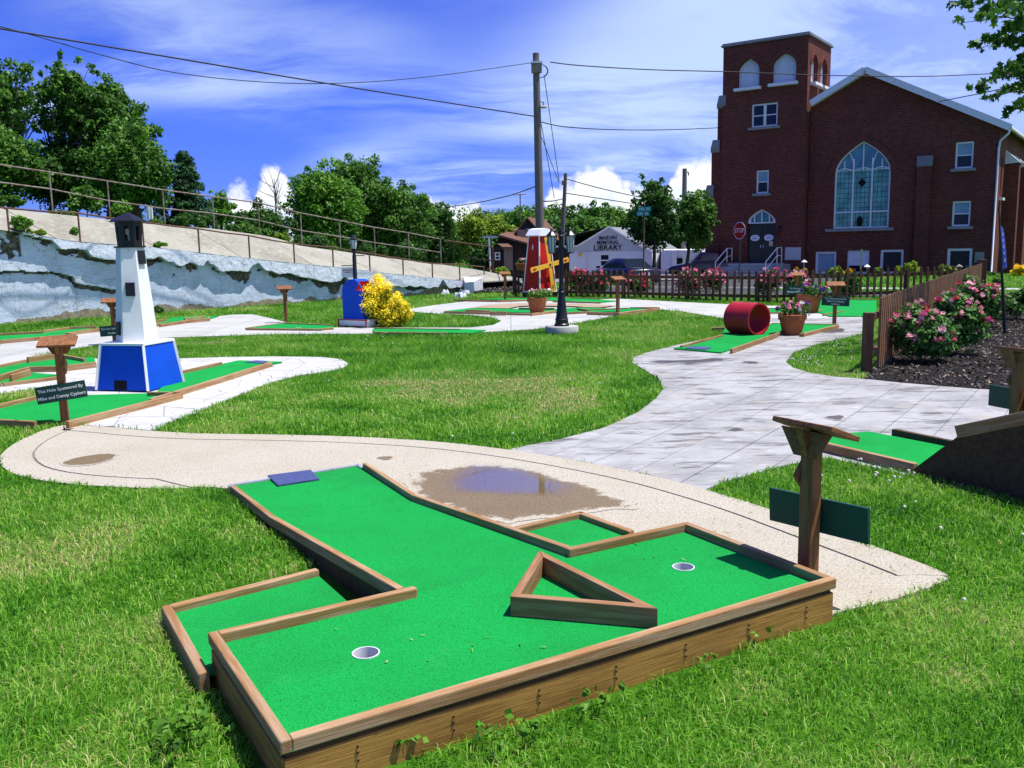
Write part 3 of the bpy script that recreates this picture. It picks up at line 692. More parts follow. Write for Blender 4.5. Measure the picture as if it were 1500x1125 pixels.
hole('miniature golf hole under the red loop with a terracotta pot at its side', g(1100, 495), [[(987, 510), (1057, 491), (1062, 481), (1130, 474), (1228, 475.5), (1176, 488), (1138, 489), (1056, 516)]],
     [((998, 506), (1058, 490), .07), ((1071, 511), (1138, 488), .09), ((1172, 488.5), (1180, 487.5), .07), ((1176, 488), (1228, 475.5), .08), ((1130, 473), (1228, 474.5), .05), ((1043, 479.5), (1062, 479), .07), ((1138, 488), (1146, 484), .08)], rh=.08, mats=[[(1004, 510), (1012, 507.5), (1042, 508.5), (1034, 512.5)]])
hole('wide bright green far hole between the picket fences', g(1230, 450), [[(1176, 443), (1184, 438.5), (1284, 438.5), (1284, 463), (1215, 463), (1202, 458), (1178, 455.5)], [(1122, 451.5), (1180, 452), (1186, 456), (1122, 457.5)]],
     [((1184, 437.5), (1284, 438.5), .06), ((1122, 451), (1176, 451.5), .06), ((1184, 456), (1206, 453.5), .06), ((1206, 460), (1236, 455), .06), ((1122, 457.5), (1180, 457), .05)], rh=.06)

# hole with a tall ramp at the right edge
HR = thing('golf_hole', 'miniature golf hole at the right edge with a steep dark wooden ramp', 'golf hole', (3.2, 6.9, 0))
n0 = Vector((3.02, 6.62, 0)); dn = Vector((.47, -.883, 0)).normalized(); wd = Vector((.883, .47, 0)).normalized()
s0 = n0 - dn * 1.0
part('carpet', MB().prism(ccw([tuple(p[:2]) for p in (n0 + wd * .02, s0 + wd * .02, s0 - dn * .35 + wd * .1, s0 - dn * .15 + wd * .85, n0 + wd * .9)]), .003, .04), M_CARPET, HR, world=True)
board('rail', V3(s0 + dn * .08, .09), V3(n0, .09), .05, .12, M_RAIL, HR); board('rail', V3(n0 + wd * .92 - dn * .95, .09), V3(n0 + wd * .92, .09), .05, .12, M_DARKWOOD, HR)
board('skirt_board', V3(s0 + dn * .35, .03), V3(n0, .03), .03, .06, M_DARKWOOD, HR)
for off in (0, .90):
    O = n0 + wd * off
    part('ramp_side', MB().plate([(0, -.06), (1.7, -.06), (1.7, .86), (.34, .355), (0, .05)], -.02, .02, O, dn, (0, 0, 1), -wd), M_DARKWOOD, HR, world=True)
    a, b = O + dn * .335, O + dn * 1.7
    board('rail', V3(a, .435), V3(b, .435 + .50), .06, .09, M_RAIL, HR)
part('carpet', MB().add([V3(n0 + wd * .03, .05), V3(n0 + wd * .88, .05), V3(n0 + wd * .88 + dn * .34, .345), V3(n0 + wd * .03 + dn * .34, .345), V3(n0 + wd * .88 + dn * 1.7, .85), V3(n0 + wd * .03 + dn * 1.7, .85)], [(0, 1, 2, 3), (3, 2, 4, 5)]), M_CARPET, HR, world=True)
RAMP_FOOT = [tuple(p[:2]) for p in (s0 - wd * .03, n0 - wd * .04, n0 + dn * 2 - wd * .04, n0 + dn * 2 + wd, s0 + wd)]

# ================================================================== SIGN POSTS
def signpost(label, loc, face, lines=(), h=.86, bw=.58, bz=.40, diamond=1, scale=1.0, board_on=True, bh=.175, tilt=20, brot=0., rot_text=True):
    """post with a tilted score board on top; the text board faces the angle `face`"""
    t = thing('sign_post', label, 'sign post', (loc[0], loc[1], 0), face, 'wooden hole sign posts')
    # local frame: +X = facing direction of the text
    ps = part('post', MB().box((0, 0, 0), (h, .074, .074)), M_POST, t, bevel=.005); ps.location = (0, 0, h / 2 - .016); ps.rotation_euler.y = math.pi / 2
    M = Matrix.Rotation(R(tilt), 3, 'Y')
    part('top_board', MB().box((.02, 0, h), (.22, .36, .026), M=M), M_POST, t, bevel=.004)
    part('bracket', MB().plate([(-.15, .0), (.15, 0), (.07, -.13), (-.07, -.13)], -.05, -.037, (-.0, 0, h - .002), (0, 1, 0), (0, 0, 1), (1, 0, 0)), M_POST, t)
    part('bracket', MB().plate([(-.10, .040), (.11, -.034), (.05, -.11), (-.05, -.11)], -.018, .018, (0, .0, h - .02), (1, 0, 0), (0, 0, 1), (0, 1, 0)), M_POST, t)
    if diamond:
        s_ = .075
        part('diamond_plate', MB().plate([(0, -s_ * 1.25), (s_, 0), (0, s_ * 1.25), (-s_, 0)], 0, .022, (.01 * diamond, .038, h * .72), (1, 0, 0), (0, 0, 1), (0, 1, 0)), M_POST, t, bevel=.003)
    if board_on:
        Mr = Matrix.Rotation(R(brot), 3, 'X')
        b = part('sponsor_board', MB().box((.054, 0, bz), (.02, bw, bh), M=Mr), M_SIGNG, t, bevel=.003)
        n = len(lines)
        for i, (s_, sz) in enumerate(lines):
            zc = bz + (n / 2 - .5 - i) * bh / max(n, 1) * .86
            off = Mr @ Vector((.0655, 0, zc - bz)) + Vector((0, 0, bz))
            fm = Matrix.Translation(off) @ (Mr @ Matrix(((0, 0, 1), (1, 0, 0), (0, 1, 0)))).to_4x4()
            text('lettering', s_, sz, fm, M_TEXT, b, ext=.0008, sx=.95)
    return t
signpost('nearest sign post, blank dark back of its green board showing, beside the near hole', (1.462, 4.33), R(32), (), h=.845, bz=.405, bw=.60, diamond=1, brot=-3)
signpost('sign post with green board lettered Mike and Denny Cyphert at the lighthouse hole corner', g(96, 622), R(-75), (('This Hole Sponsored By', .046), ('Mike and Denny Cyphert', .047)), h=.87, bz=.35, bw=.48, diamond=1, brot=7, bh=.175)
signpost('sign post half hidden behind the white lighthouse', g(169, 505), R(-80), (('This Hole Sponsored By', .048), ('Mechanical', .05)), h=.86, bz=.28, bw=.50, diamond=1, bh=.20, brot=3)
signpost('bare sign post on the grass left of the blue mailbox', g(419, 473), R(-70), h=.86, board_on=False)
signpost('bare sign post left of the red windmill', g(740, 440), R(-80), h=.9, board_on=False)
signpost('bare sign post at the lamp side end of the central hole', g(905, 458.5), R(-60), h=.9, board_on=False, diamond=0)
signpost('sign post with a three line board beside the pot of purple flowers', g(1222, 476), R(-100), (('This Hole Sponsored By', .046), ('Mitro Suns Painting', .046), ('Company', .046)), h=.86, bz=.50, bw=.56, bh=.19, diamond=1, brot=-3)
signpost('sign post with green board lettered Melissa Miller in front of the far picket fence', g(1167, 449), R(-95), (('This Hole Sponsored By', .045), ('Melissa Miller, DDS', .075)), h=.88, bz=.45, bw=.66, bh=.21, diamond=1)
signpost('sign post cut by the right edge, dark green board seen from behind above the ramp', (4.03, 7.12), R(20), (), h=.86, bz=.46, bw=.62, diamond=1, tilt=12)

# ================================================================== LIGHTHOUSE
LH = thing('toy_lighthouse', 'white wooden lighthouse with black lantern on a flared blue base', 'lighthouse', (-4.87, 11.76, 0), R(-14.5))
def frust(w0, w1, z0, z1, n=4, rot=math.pi / 4): return [(w0 / 2 ** .5 if n == 4 else w0, z0), (w1 / 2 ** .5 if n == 4 else w1, z1)]
part('base', MB().lathe(frust(.76, .63, .03, .60), n=4, rot=math.pi / 4), M_BLUE, LH)
part('base_cap', MB().box((0, 0, .61), (.655, .655, .03)), M_WHITE, LH, bevel=.003)
for sx, sy in ((-1, -1), (1, -1), (1, 1), (-1, 1)):
    part('corner_strip', MB().beam((sx * .382, sy * .382, .03), (sx * .317, sy * .317, .595), .032, .032), M_WHITE, LH)
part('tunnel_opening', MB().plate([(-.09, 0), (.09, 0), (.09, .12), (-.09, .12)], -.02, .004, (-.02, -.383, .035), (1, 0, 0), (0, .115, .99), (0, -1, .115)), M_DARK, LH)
rot = R(-78 + 14.5 + 30)
tz0, tz1, tr0, tr1 = .625, 1.825, .262, .172
part('tower', MB().lathe([(tr0, tz0), (tr1, tz1)], n=6, rot=rot), M_WHITE, LH)
def hexface(ang, z):
    r = tr0 + (tr1 - tr0) * (z - tz0) / (tz1 - tz0); r *= math.cos(R(30)); a = R(ang + 14.5)
    return Vector((math.cos(a) * r, math.sin(a) * r, z)), Vector((-math.sin(a), math.cos(a), 0)), Vector((math.cos(a), math.sin(a), .07)).normalized()
for a_, z_ in ((-78, 1.30), (-18, 1.70), (-138, .80)):
    O, U, N = hexface(a_, z_); part('window_panel', MB().plate([(-.055, -.085), (.055, -.085), (.055, .085), (-.055, .085)], -.005, .028, O, U, N.cross(U), N), M_BLACK, LH)
lan = part('lantern_deck', MB().lathe([(.195, 1.825), (.195, 1.845)], n=6, rot=rot), M_BLACK, LH)
for k in range(6):
    a = rot + k * math.pi / 3; a2 = a + math.pi / 3; r0_, r1_ = .150, .165
    P0, P1 = Vector((math.cos(a), math.sin(a), 0)), Vector((math.cos(a2), math.sin(a2), 0)); am = (a + a2) / 2
    U = (P1 - P0).normalized(); N = Vector((math.cos(am), math.sin(am), 0)); h0 = (P1 - P0).length / 2
    part('lantern_panel', MB().plate([(-.150 * h0, 0), (.150 * h0, 0), (.165 * h0, .31), (-.165 * h0, .31)], -.012, 0, N * (.150 * .866) + Vector((0, 0, 1.845)), U, Vector((N.x * .042, N.y * .042, 1)).normalized(), N,
         holes=[[(-.028, .07), (.028, .07), (.028, .25), (-.028, .25)]]), M_BLACK, LH)
part('lamp_bulb', MB().lathe([(.02, 1.85), (.02, 1.98), (.04, 2.0), (.04, 2.06), (.0005, 2.09)], n=10), M_WHITE, LH)
part('roof', MB().lathe([(.0005, 2.14), (.228, 2.15), (.225, 2.165), (.0005, 2.275)], n=6, rot=rot), M_BLACK, LH)

# ================================================================== WINDMILL
WM = thing('toy_windmill', 'red wooden windmill with four yellow sails and a white cap', 'windmill', (1.02, 31.4, 0), R(-47))
part('plinth', MB().box((0, 0, .10), (.86, .86, .18)), M_BLACK, WM)
part('body', MB().lathe(frust(.80, .50, .19, 2.10), n=4, rot=math.pi / 4), M_RED, WM)
for sx, sy in ((-1, -1), (1, -1), (1, 1), (-1, 1)):
    part('corner_strip', MB().beam((sx * .40, sy * .40, .19), (sx * .25, sy * .25, 2.10), .035, .035), M_WHITE, WM)
for s_ in (-1, 1):
    part('base_strip', MB().box((s_ * .415, 0, .21), (.03, .86, .05)), M_WHITE, WM); part('base_strip', MB().box((0, s_ * .415, .21), (.79, .03, .05)), M_WHITE, WM)
rf = part('roof', MB().add([(-.33, -.33, 2.12), (.33, -.33, 2.12), (.33, .33, 2.12), (-.33, .33, 2.12), (-.31, 0, 2.36), (.31, 0, 2.36), (-.33, -.33, 2.09), (.33, -.33, 2.09), (.33, .33, 2.09), (-.33, .33, 2.09), (-.31, -.19, 2.32), (.31, -.19, 2.32), (-.31, .19, 2.32), (.31, .19, 2.32)],
     [(0, 1, 11, 10), (10, 11, 5, 4), (4, 5, 13, 12), (12, 13, 2, 3), (0, 10, 4, 12, 3), (1, 2, 13, 5, 11), (6, 9, 8, 7), (0, 6, 7, 1), (1, 7, 8, 2), (2, 8, 9, 3), (3, 9, 6, 0)]), M_WHITE, WM)
O, U, N = Vector((-.05, -.292, 1.72)), Vector((1, 0, 0)), Vector((0, -1, .08)).normalized()
part('diamond_mark', MB().plate([(0, -.11), (.035, 0), (0, .11), (-.035, 0)], -.004, .008, (0, -.315, 1.72), (1, 0, 0), N.cross(U) * -1 if N.cross(U).z < 0 else N.cross(U), N), M_TRIM, WM)
# sails turn on a hub on the right face (local +X)
hub = Vector((.47, .0, 1.12))
part('hub', MB().tube([hub - Vector((.16, 0, 0)), hub + Vector((.05, 0, 0))], .05, 12), M_BLACK, WM)
for k in range(4):
    a = R(100 + 90 * k); d = Vector((0, math.cos(a), math.sin(a))); sdn = Vector((0, -math.sin(a), math.cos(a)))
    s_ = part('sail', MB().plate([(.0, -.07), (.92, -.085), (.94, 0), (.92, .085), (0, .07)], 0, .025, hub + Vector((.012 * (k % 2 + 1), 0, 0)), d, sdn, (1, 0, 0)), M_YEL, WM)
    part('diamond_mark', MB().plate([(-.10, 0), (0, -.045), (.10, 0), (0, .045)], .025, .031, hub + d * .76 + Vector((.012 * (k % 2 + 1), 0, 0)), d, sdn, (1, 0, 0)), M_GREENP if k % 2 == 0 else M_RED, s_)

# ================================================================== BLUE MAILBOX
mc = g(528, 480, 0)
MBX = thing('toy_mailbox', 'tall blue wooden mailbox with rounded top on a white base', 'mailbox', (mc.x - .06, mc.y + .35, 0), R(-33))
part('base', MB().box((.05, 0, .10), (.86, .62, .17)), M_WHITE, MBX, bevel=.004)
for x_, y_, sx, sy in ((.05, -.313, .86, .012), (.05, .313, .86, .012)):
    part('red_trim', MB().box((x_, y_, .175), (sx, sy, .022)), M_RED, MBX); part('red_trim', MB().box((x_, y_, .03), (sx, sy, .022)), M_RED, MBX)
for x_ in (-.37, .465): part('red_trim', MB().box((x_, -.316, .10), (.03, .014, .17)), M_RED, MBX)
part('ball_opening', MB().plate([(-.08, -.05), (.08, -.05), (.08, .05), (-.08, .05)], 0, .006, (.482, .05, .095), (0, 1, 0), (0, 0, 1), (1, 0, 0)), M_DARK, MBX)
# arched profile in local X-Z, extruded along Y; hood cut as a red lined slot on the +X side
body = [(-.31, .0), (.31, 0), (.31, .63), (.12, .65), (.165, .84)] + [(.31 * math.cos(a), .63 + .27 * math.sin(a)) for a in np.linspace(0.98, math.pi - .02, 12)]
part('body', MB().plate(body, -.20, .20, (-.02, 0, .186), (1, 0, 0), (0, 0, 1), (0, -1, 0)), M_BLUE, MBX)
for s_ in (-1, 1):
    part('side_cheek', MB().plate([(.31, .63)] + [(.31 * math.cos(a), .63 + .27 * math.sin(a)) for a in np.linspace(.08, 1.0, 7)], -.012, .012, (-.02, s_ * .212, .186), (1, 0, 0), (0, 0, 1), (0, -1, 0)), M_BLUE, MBX)
part('slot_lining', MB().plate([(.304, .626), (.304, .637), (.132, .657), (.175, .838), (.15, .842), (.108, .645)], -.196, .196, (-.015, 0, .188), (1, 0, 0), (0, 0, 1), (0, -1, 0)), M_RED, MBX)

# ================================================================== RED LOOP
tb = g(1096, 493, 0); ax = Vector((.53, -.85, 0)).normalized()
LP = thing('red_loop', 'dark red round barrel tunnel standing on the green lane', 'tunnel', (tb.x + .02, tb.y + .2, 0.03), math.atan2(ax.y, ax.x))
n = 40; mb = MB(); ro, ri, L = .305, .272, .62
for x_, r_ in ((-L / 2, ro), (L / 2, ro), (L / 2, ri), (-L / 2, ri)):
    for k in range(n):
        q = 2 * math.pi * k / n; mb.v.append((x_, r_ * math.cos(q), .298 + r_ * math.sin(q)))
for i in range(4):
    for k in range(n): mb.f.append((i * n + k, i * n + (k + 1) % n, ((i + 1) % 4) * n + (k + 1) % n, ((i + 1) % 4) * n + k)[::-1])
part('barrel', mb, M_PIPE, LP, smooth=True)

# ================================================================== FOLIAGE HELPERS
def leaf_mat(name, dark, mid, light, trans=.35, rough=.55):
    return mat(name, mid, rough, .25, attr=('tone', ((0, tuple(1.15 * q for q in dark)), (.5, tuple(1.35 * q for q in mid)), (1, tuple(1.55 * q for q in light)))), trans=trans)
M_LEAF_MAPLE = leaf_mat('maple leaves', (.022, .070, .008), (.045, .125, .012), (.085, .19, .02))
M_LEAF_DARK = leaf_mat('dark tree leaves', (.014, .048, .008), (.028, .085, .011), (.055, .135, .018))
M_LEAF_LIGHT = leaf_mat('light tree leaves', (.035, .10, .008), (.07, .18, .014), (.12, .26, .025))
M_LEAF_YEL = leaf_mat('yellow green leaves', (.06, .13, .008), (.13, .22, .012), (.22, .30, .02))
M_LEAF_CON = leaf_mat('conifer needles', (.010, .036, .012), (.018, .058, .018), (.03, .085, .025), .15)
M_LEAF_GOLD = leaf_mat('golden shrub leaves', (.16, .20, .008), (.62, .48, .012), (.85, .68, .03), .3)
M_LEAF_ROSE = leaf_mat('rose leaves', (.015, .055, .010), (.035, .11, .018), (.09, .19, .035), .25)
M_BARK = mat('bark', (.085, .062, .045), .9, .1, var=((6, (.04, .03, .022), .45, .7, (3, 3, .6)),), bump=((10, .6, .02, (3, 3, .5)),))
M_BARKL = mat('grey bark', (.16, .15, .13), .9, .1, var=((6, (.08, .07, .06), .45, .7, (3, 3, .6)),))
def leafcloud(blobs, n, size, r, up=.35, shell=(.72, 1.08), asp=(.45, .75), flat=0.):
    """n leaves on the outer shells of the blobs (x,y,z,radius[,tone]); four-cornered leaves with a fold"""
    B_ = np.array([b[:4] for b in blobs], float); bt = np.array([b[4] if len(b) > 4 else 0 for b in blobs], float)
    pr = B_[:, 3] ** 2; pr /= pr.sum(); k = r.choice(len(B_), n, p=pr)
    d = r.normal(size=(n, 3)); d /= np.linalg.norm(d, axis=1)[:, None]; d[:, 2] = np.where((d[:, 2] < -.35) & (r.uniform(size=n) < .55), -d[:, 2], d[:, 2])
    rad = B_[k, 3] * r.uniform(*shell, n); sq = np.array([1, 1, 1 - flat])
    P = B_[k, :3] + d * rad[:, None] * sq
    nr = d + r.normal(size=(n, 3)) * .75 + np.array([0, 0, up]); nr /= np.linalg.norm(nr, axis=1)[:, None]
    a = r.normal(size=(n, 3)); u = np.cross(nr, a); u /= np.linalg.norm(u, axis=1)[:, None]; v = np.cross(nr, u)
    s = size * r.uniform(.6, 1.35, n)[:, None]; w = s * r.uniform(*asp, n)[:, None]
    V = np.empty((n, 4, 3)); bend = nr * s * r.uniform(-.25, .25, n)[:, None]
    V[:, 0] = P - u * s / 2; V[:, 1] = P + v * w / 2 + bend; V[:, 2] = P + u * s / 2; V[:, 3] = P - v * w / 2 + bend
    tone = np.clip(.5 + bt[k] + r.normal(size=n) * .2, 0, 1)
    return V, tone
def ell(n, c, rx, ry, rz, br, r, hollow=.55, bottom=-.75):
    """n blobs filling the outer part of an ellipsoid"""
    o = []
    while len(o) < n:
        d = r.normal(size=3); d /= np.linalg.norm(d)
        if d[2] < bottom: continue
        q = r.uniform(hollow, 1.0) ** .7; b = r.uniform(*br)
        o.append((c[0] + d[0] * (rx - b * .7) * q, c[1] + d[1] * (ry - b * .7) * q, c[2] + d[2] * (rz - b * .7) * q, b, r.normal() * .13))
    return o
def limbs(base, blobs, r, tr=.22, n=9, h0=.35, fork=1):
    """tapered trunk with limbs reaching into the crown"""
    mb = MB(); base = Vector(base); zt = max(b[2] for b in blobs); zc = sum(b[2] for b in blobs) / len(blobs)
    cx = sum(b[0] for b in blobs) / len(blobs); cy = sum(b[1] for b in blobs) / len(blobs)
    H_ = zt - base.z; pts = []; 
    for i in range(7):
        f = i / 6; pts.append(Vector((base.x + (cx - base.x) * f + r.normal() * .02 * H_ * f * .6, base.y + (cy - base.y) * f + r.normal() * .01 * H_ * f, base.z - .2 + (H_ * .88 + .2) * f)))
    rs = [tr * (1.35 if i == 0 else 1) * (1 - i / 6 * .88) for i in range(7)]
    mb.tube(pts, rs, 8)
    for k in range(n):
        b = blobs[int(r.integers(len(blobs)))]; f = r.uniform(h0, .8); i = int(f * 6); p = pts[i].lerp(pts[min(i + 1, 6)], f * 6 - i)
        e = Vector(b[:3]); m_ = p.lerp(e, .5) + Vector((0, 0, -.06 * (e - p).length))
        mb.tube([p, m_, e], [tr * .42 * (1 - f * .6), tr * .25 * (1 - f * .5), tr * .06], 5)
    return mb
def plant(name, label, cat, base, blobs, n, size, m, seed, trunk=True, tr=.22, bark=None, nl=9, group=None, up=.35, shell=(.72, 1.08), flat=0., crown='crown', asp=(.45, .75), h0=.35):
    r = np.random.default_rng(seed); t = thing(name, label, cat, base, 0, group)
    V, tone = leafcloud(blobs, n, size, r, up, shell, asp, flat); V = V - np.array(base)[None, None, :]
    quads(crown, V, tone, m, t, kind=None)
    if trunk: part('trunk', limbs(base, blobs, r, tr, nl, h0), bark or M_BARK, t, world=True, smooth='all')
    return t

# ================================================================== FLOWER POTS, GOLDEN SHRUB
def pot(label, loc, h, r, flowers, seed, z0=0.):
    rg = np.random.default_rng(seed)
    t = thing('flower_pot', label, 'flower pot', (loc[0], loc[1], z0), 0, 'terracotta flower pots')
    p = part('pot', MB().lathe([(r * .68, 0), (r * .94, h * .74), (r * 1.04, h * .75), (r * 1.06, h * .98), (r * .98, h), (r * .93, h * .9)], n=28), M_TERRA, t, smooth=True)
    part('soil', MB().lathe([(.0005, h * .92), (r * .95, h * .92)], n=20), M_SOIL, t)
    bl = [(rg.normal() * r * .5, rg.normal() * r * .5, h * 1.12 + rg.uniform(-.02, .12) * h, r * rg.uniform(.35, .55), 0) for _ in range(14)]
    V, tone = leafcloud(bl, 420, r * .26, rg); quads('foliage', V, tone, M_LEAF_ROSE if seed % 2 else M_LEAF_LIGHT, t, kind=None)
    for k in range(22):
        b = bl[int(rg.integers(len(bl)))]; d = rg.normal(size=3); d /= np.linalg.norm(d); d[2] = abs(d[2])
        c = np.array(b[:3]) + d * b[3] * 1.05; bloom(t, c, r * .16, flowers[k % len(flowers)], rg)
    return t
BLM = {}
def bloom(parent, c, s, m, rg):
    key = (round(s, 3), m.name)
    if key not in BLM:
        mb = MB()
        for q in range(3):
            for k in range(6):
                a = 2 * math.pi * k / 6 + q * .5; rr = s * (1 - .3 * q); zz = s * .25 * q
                mb.add([(0, 0, zz), (rr * math.cos(a - .5), rr * math.sin(a - .5), zz + s * (.18 + .25 * q)), (rr * 1.15 * math.cos(a), rr * 1.15 * math.sin(a), zz + s * (.2 + .3 * q)), (rr * math.cos(a + .5), rr * math.sin(a + .5), zz + s * (.18 + .25 * q))], [(0, 1, 2, 3)])
        me = mb.mesh('bloom'); me.materials.append(m); BLM[key] = me
    o = bpy.data.objects.new('bloom', BLM[key]); link(o, parent); o.location = c
    o.rotation_euler = (rg.normal() * .5, rg.normal() * .5, rg.uniform(0, 6.3)); f = rg.uniform(.7, 1.3); o.scale = (f, f, f); return o
def petal(name, c): return mat(name, c, .6, .2, rndv=.2, trans=.2)
F_PINK, F_PALE, F_RED, F_PURP, F_WHITE, F_YEL = petal('pink petals', (.70, .14, .30)), petal('pale pink petals', (.76, .42, .46)), petal('deep pink petals', (.58, .04, .10)), petal('purple petals', (.10, .03, .32)), petal('white petals', (.78, .76, .74)), petal('yellow petals', (.75, .45, .02))
p = g(1160, 491); pot('terracotta pot of mixed pink petunias on the grey path beside the red loop', p, .40, .25, (F_PINK, F_PURP, F_PALE, F_PINK, F_WHITE), 21)
p = g(787, 458, .05); pot('terracotta pot of white and pink flowers on the central hole', p, .44, .25, (F_WHITE, F_WHITE, F_PALE, F_PINK), 22)
p = g(1186, 458.5); pot('terracotta pot of purple flowers behind the three line sign post', p, .46, .28, (F_PURP, F_PURP, F_PINK), 23)
bs = g(566, 479)
rg_ = np.random.default_rng(31); bl = []
def bl_at(px, py, Y, r, tone=0): p = at(px, py, Y); return (p.x, p.y, p.z, r, tone)
for px, py, r_ in ((553, 415, .20), (545, 428, .26), (562, 430, .24), (553, 447, .30), (585, 440, .20), (575, 455, .32), (592, 460, .28), (560, 465, .34), (578, 468, .30), (545, 462, .28), (590, 448, .2), (540, 445, .22), (557, 406, .12), (568, 420, .14)):
    for _ in range(2): bl.append(bl_at(px + rg_.normal() * 3, py + rg_.normal() * 2, bs.y + .15 + rg_.normal() * .18, r_ * rg_.uniform(.6, .9), (470 - py) * .009 + rg_.normal() * .1))  # tone drops towards the bottom, painting in the shrub's shaded inside
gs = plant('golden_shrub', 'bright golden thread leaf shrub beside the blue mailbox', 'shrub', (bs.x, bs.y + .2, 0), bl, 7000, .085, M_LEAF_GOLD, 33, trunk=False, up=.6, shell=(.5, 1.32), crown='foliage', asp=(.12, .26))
V, tone = leafcloud([(b[0], b[1], b[2] * .8, b[3] * .8, -.45) for b in bl], 3500, .08, rg_); quads('inner_foliage', V - np.array(gs.location)[None, None], tone, M_LEAF_GOLD, gs, kind=None)  # inner leaves coloured darker to paint in shade between the branches

# ================================================================== LAMP POSTS
lb = g(823, 487)
LPST = thing('lamp_post', 'black double lantern lamp post on a round concrete footing in the lawn', 'lamp post', (lb.x, lb.y, 0), R(-8))
part('footing', MB().lathe([(.34, -.02), (.34, .12), (.33, .135)], n=28), M_CONC, LPST, smooth=True)
part('pole', MB().lathe([(.155, .135), (.155, .17), (.135, .19), (.13, .26), (.14, .27), (.12, .30), (.095, .52), (.07, .74), (.066, .78), (.075, .79), (.075, .83), (.06, .845), (.055, .88), (.062, .89), (.055, .92), (.048, 1.0), (.043, 1.9), (.055, 1.91), (.055, 1.95), (.03, 1.97), (.03, 2.08), (.0005, 2.12)], n=16), M_BLACK, LPST, smooth=True)
part('cross_arm', MB().tube([(-.20, 0, 2.06), (-.1, 0, 2.03), (0, 0, 2.0), (.1, 0, 2.03), (.20, 0, 2.06)], .014, 8), M_BLACK, LPST)
M_LGLASS = mat('lantern glass', (.55, .57, .58), .15, .5)
for s_ in (-1, 1):
    c = (s_ * .185, 0, 1.60)
    l_ = part('lantern', MB().lathe([(.070, .0), (.062, .02), (.058, .02)], c, 8), M_BLACK, LPST)
    part('lantern_cap', MB().lathe([(.0005, .52), (.02, .50), (.03, .46), (.05, .43), (.118, .36), (.113, .34)], c, 8), M_BLACK, l_)
    for k in range(8):
        a = 2 * math.pi * k / 8; part('lantern_bar', MB().tube([(c[0] + .066 * math.cos(a), .066 * math.sin(a), 1.61), (c[0] + .097 * math.cos(a), .097 * math.sin(a), 1.95)], .006, 5), M_BLACK, l_)
    part('lantern_glass', MB().lathe([(.061, .015), (.091, .345)], c, 8), M_LGLASS, l_)
    part('scroll', MB().tube([(s_ * .04, 0, 1.75), (s_ * .12, 0, 1.62), (s_ * .185, 0, 1.585)], .009, 6), M_BLACK, LPST)
sb = g(523, 470); sb = Vector((sb.x * 22.5 / sb.y, 22.5, 0))
SLP = thing('small_lamp_post', 'slim black lamp post with a hanging white sign behind the blue mailbox', 'lamp post', (sb.x, sb.y, 0), R(0))
part('pole', MB().lathe([(.09, 0), (.09, .2), (.055, .3), (.05, 1.6), (.04, 1.62), (.04, 1.72), (.07, 1.74), (.03, 1.76)], n=12), M_BLACK, SLP, smooth=True)
lh = part('lantern', MB().lathe([(.04, 1.75), (.06, 1.77)], n=6), M_BLACK, SLP)
part('lantern_cap', MB().lathe([(.0005, 2.12), (.03, 2.09), (.11, 2.0), (.105, 1.98)], n=6), M_BLACK, lh)
part('lantern_glass', MB().lathe([(.058, 1.77), (.095, 1.99)], n=6), M_LGLASS, lh)
for k in range(6):
    a = 2 * math.pi * k / 6; part('lantern_bar', MB().tube([(.06 * math.cos(a), .06 * math.sin(a), 1.76), (.1 * math.cos(a), .1 * math.sin(a), 2.0)], .006, 5), M_BLACK, lh)
part('sign_arm', MB().tube([(0, 0, 1.36), (-.33, 0, 1.36)], .012, 6), M_BLACK, SLP)
part('cross_arm', MB().tube([(-.03, 0, 1.60), (.25, 0, 1.60)], .012, 6), M_BLACK, SLP)
hs = part('hanging_sign', MB().box((-.18, 0, 1.20), (.30, .012, .24)), M_WHITE, SLP)
mb = MB()
for z_, L_ in ((1.25, .2), (1.2, .13)):
    for k in range(6): mb.box((-.18 - L_ / 2 + L_ * k / 5, -.009, z_), (L_ / 8, .004, .028))
part('red_lettering', mb, M_RED, hs)

# ================================================================== RETAINING WALL, EMBANKMENT, RAILINGS
W0, W1 = Vector((-13.2, 23.4, 0)), Vector((-1.6, 37.7, 0)); wd_ = (W1 - W0).normalized(); wn = Vector((wd_.y, -wd_.x, 0))
def onwall(px, py, back=0.):
    O = W0 - wn * back; d = ray(px, py); t = (O - Vector((0, 0, CAMH))).dot(wn) / d.dot(wn)
    p = Vector((0, 0, CAMH)) + d * t; return (p - O).dot(wd_), p.z, p
def curve(pts, back=0.):
    q = sorted(onwall(x, y, back)[:2] for x, y in pts); return np.array([a[0] for a in q]), np.array([a[1] for a in q])
TOPC = curve([(-120, 322), (0, 338), (27, 341), (107, 355), (213, 362), (293, 371), (400, 383), (494, 392), (557, 400), (669, 411), (700, 414)])
SLOPE_BACK = 2.3
SLT = curve([(-140, 282), (0, 305), (160, 322), (232, 330), (311, 335), (400, 347), (438, 360), (497, 368), (598, 382), (643, 387), (709, 397)], SLOPE_BACK)
CU1 = curve([(-80, 338), (0, 345), (22, 346), (27, 345), (50, 347), (70, 353), (80, 362), (100, 366), (120, 368), (130, 378), (145, 382), (168, 383), (225, 377), (235, 383), (245, 386), (258, 391), (272, 384), (284, 391), (292, 388), (296, 380), (300, 388), (317, 398), (340, 397), (355, 399), (364, 390), (370, 386), (378, 393), (395, 401), (413, 400), (431, 406), (455, 410), (479, 413), (490, 413), (494, 409), (498, 402), (503, 412), (540, 416), (572, 420), (600, 419), (621, 422), (634, 420), (641, 409), (648, 422), (669, 421), (700, 424)])
CU2 = curve([(-80, 392), (0, 397), (60, 398), (85, 402), (105, 405), (108, 412), (120, 416), (140, 420), (168, 425), (200, 426)])
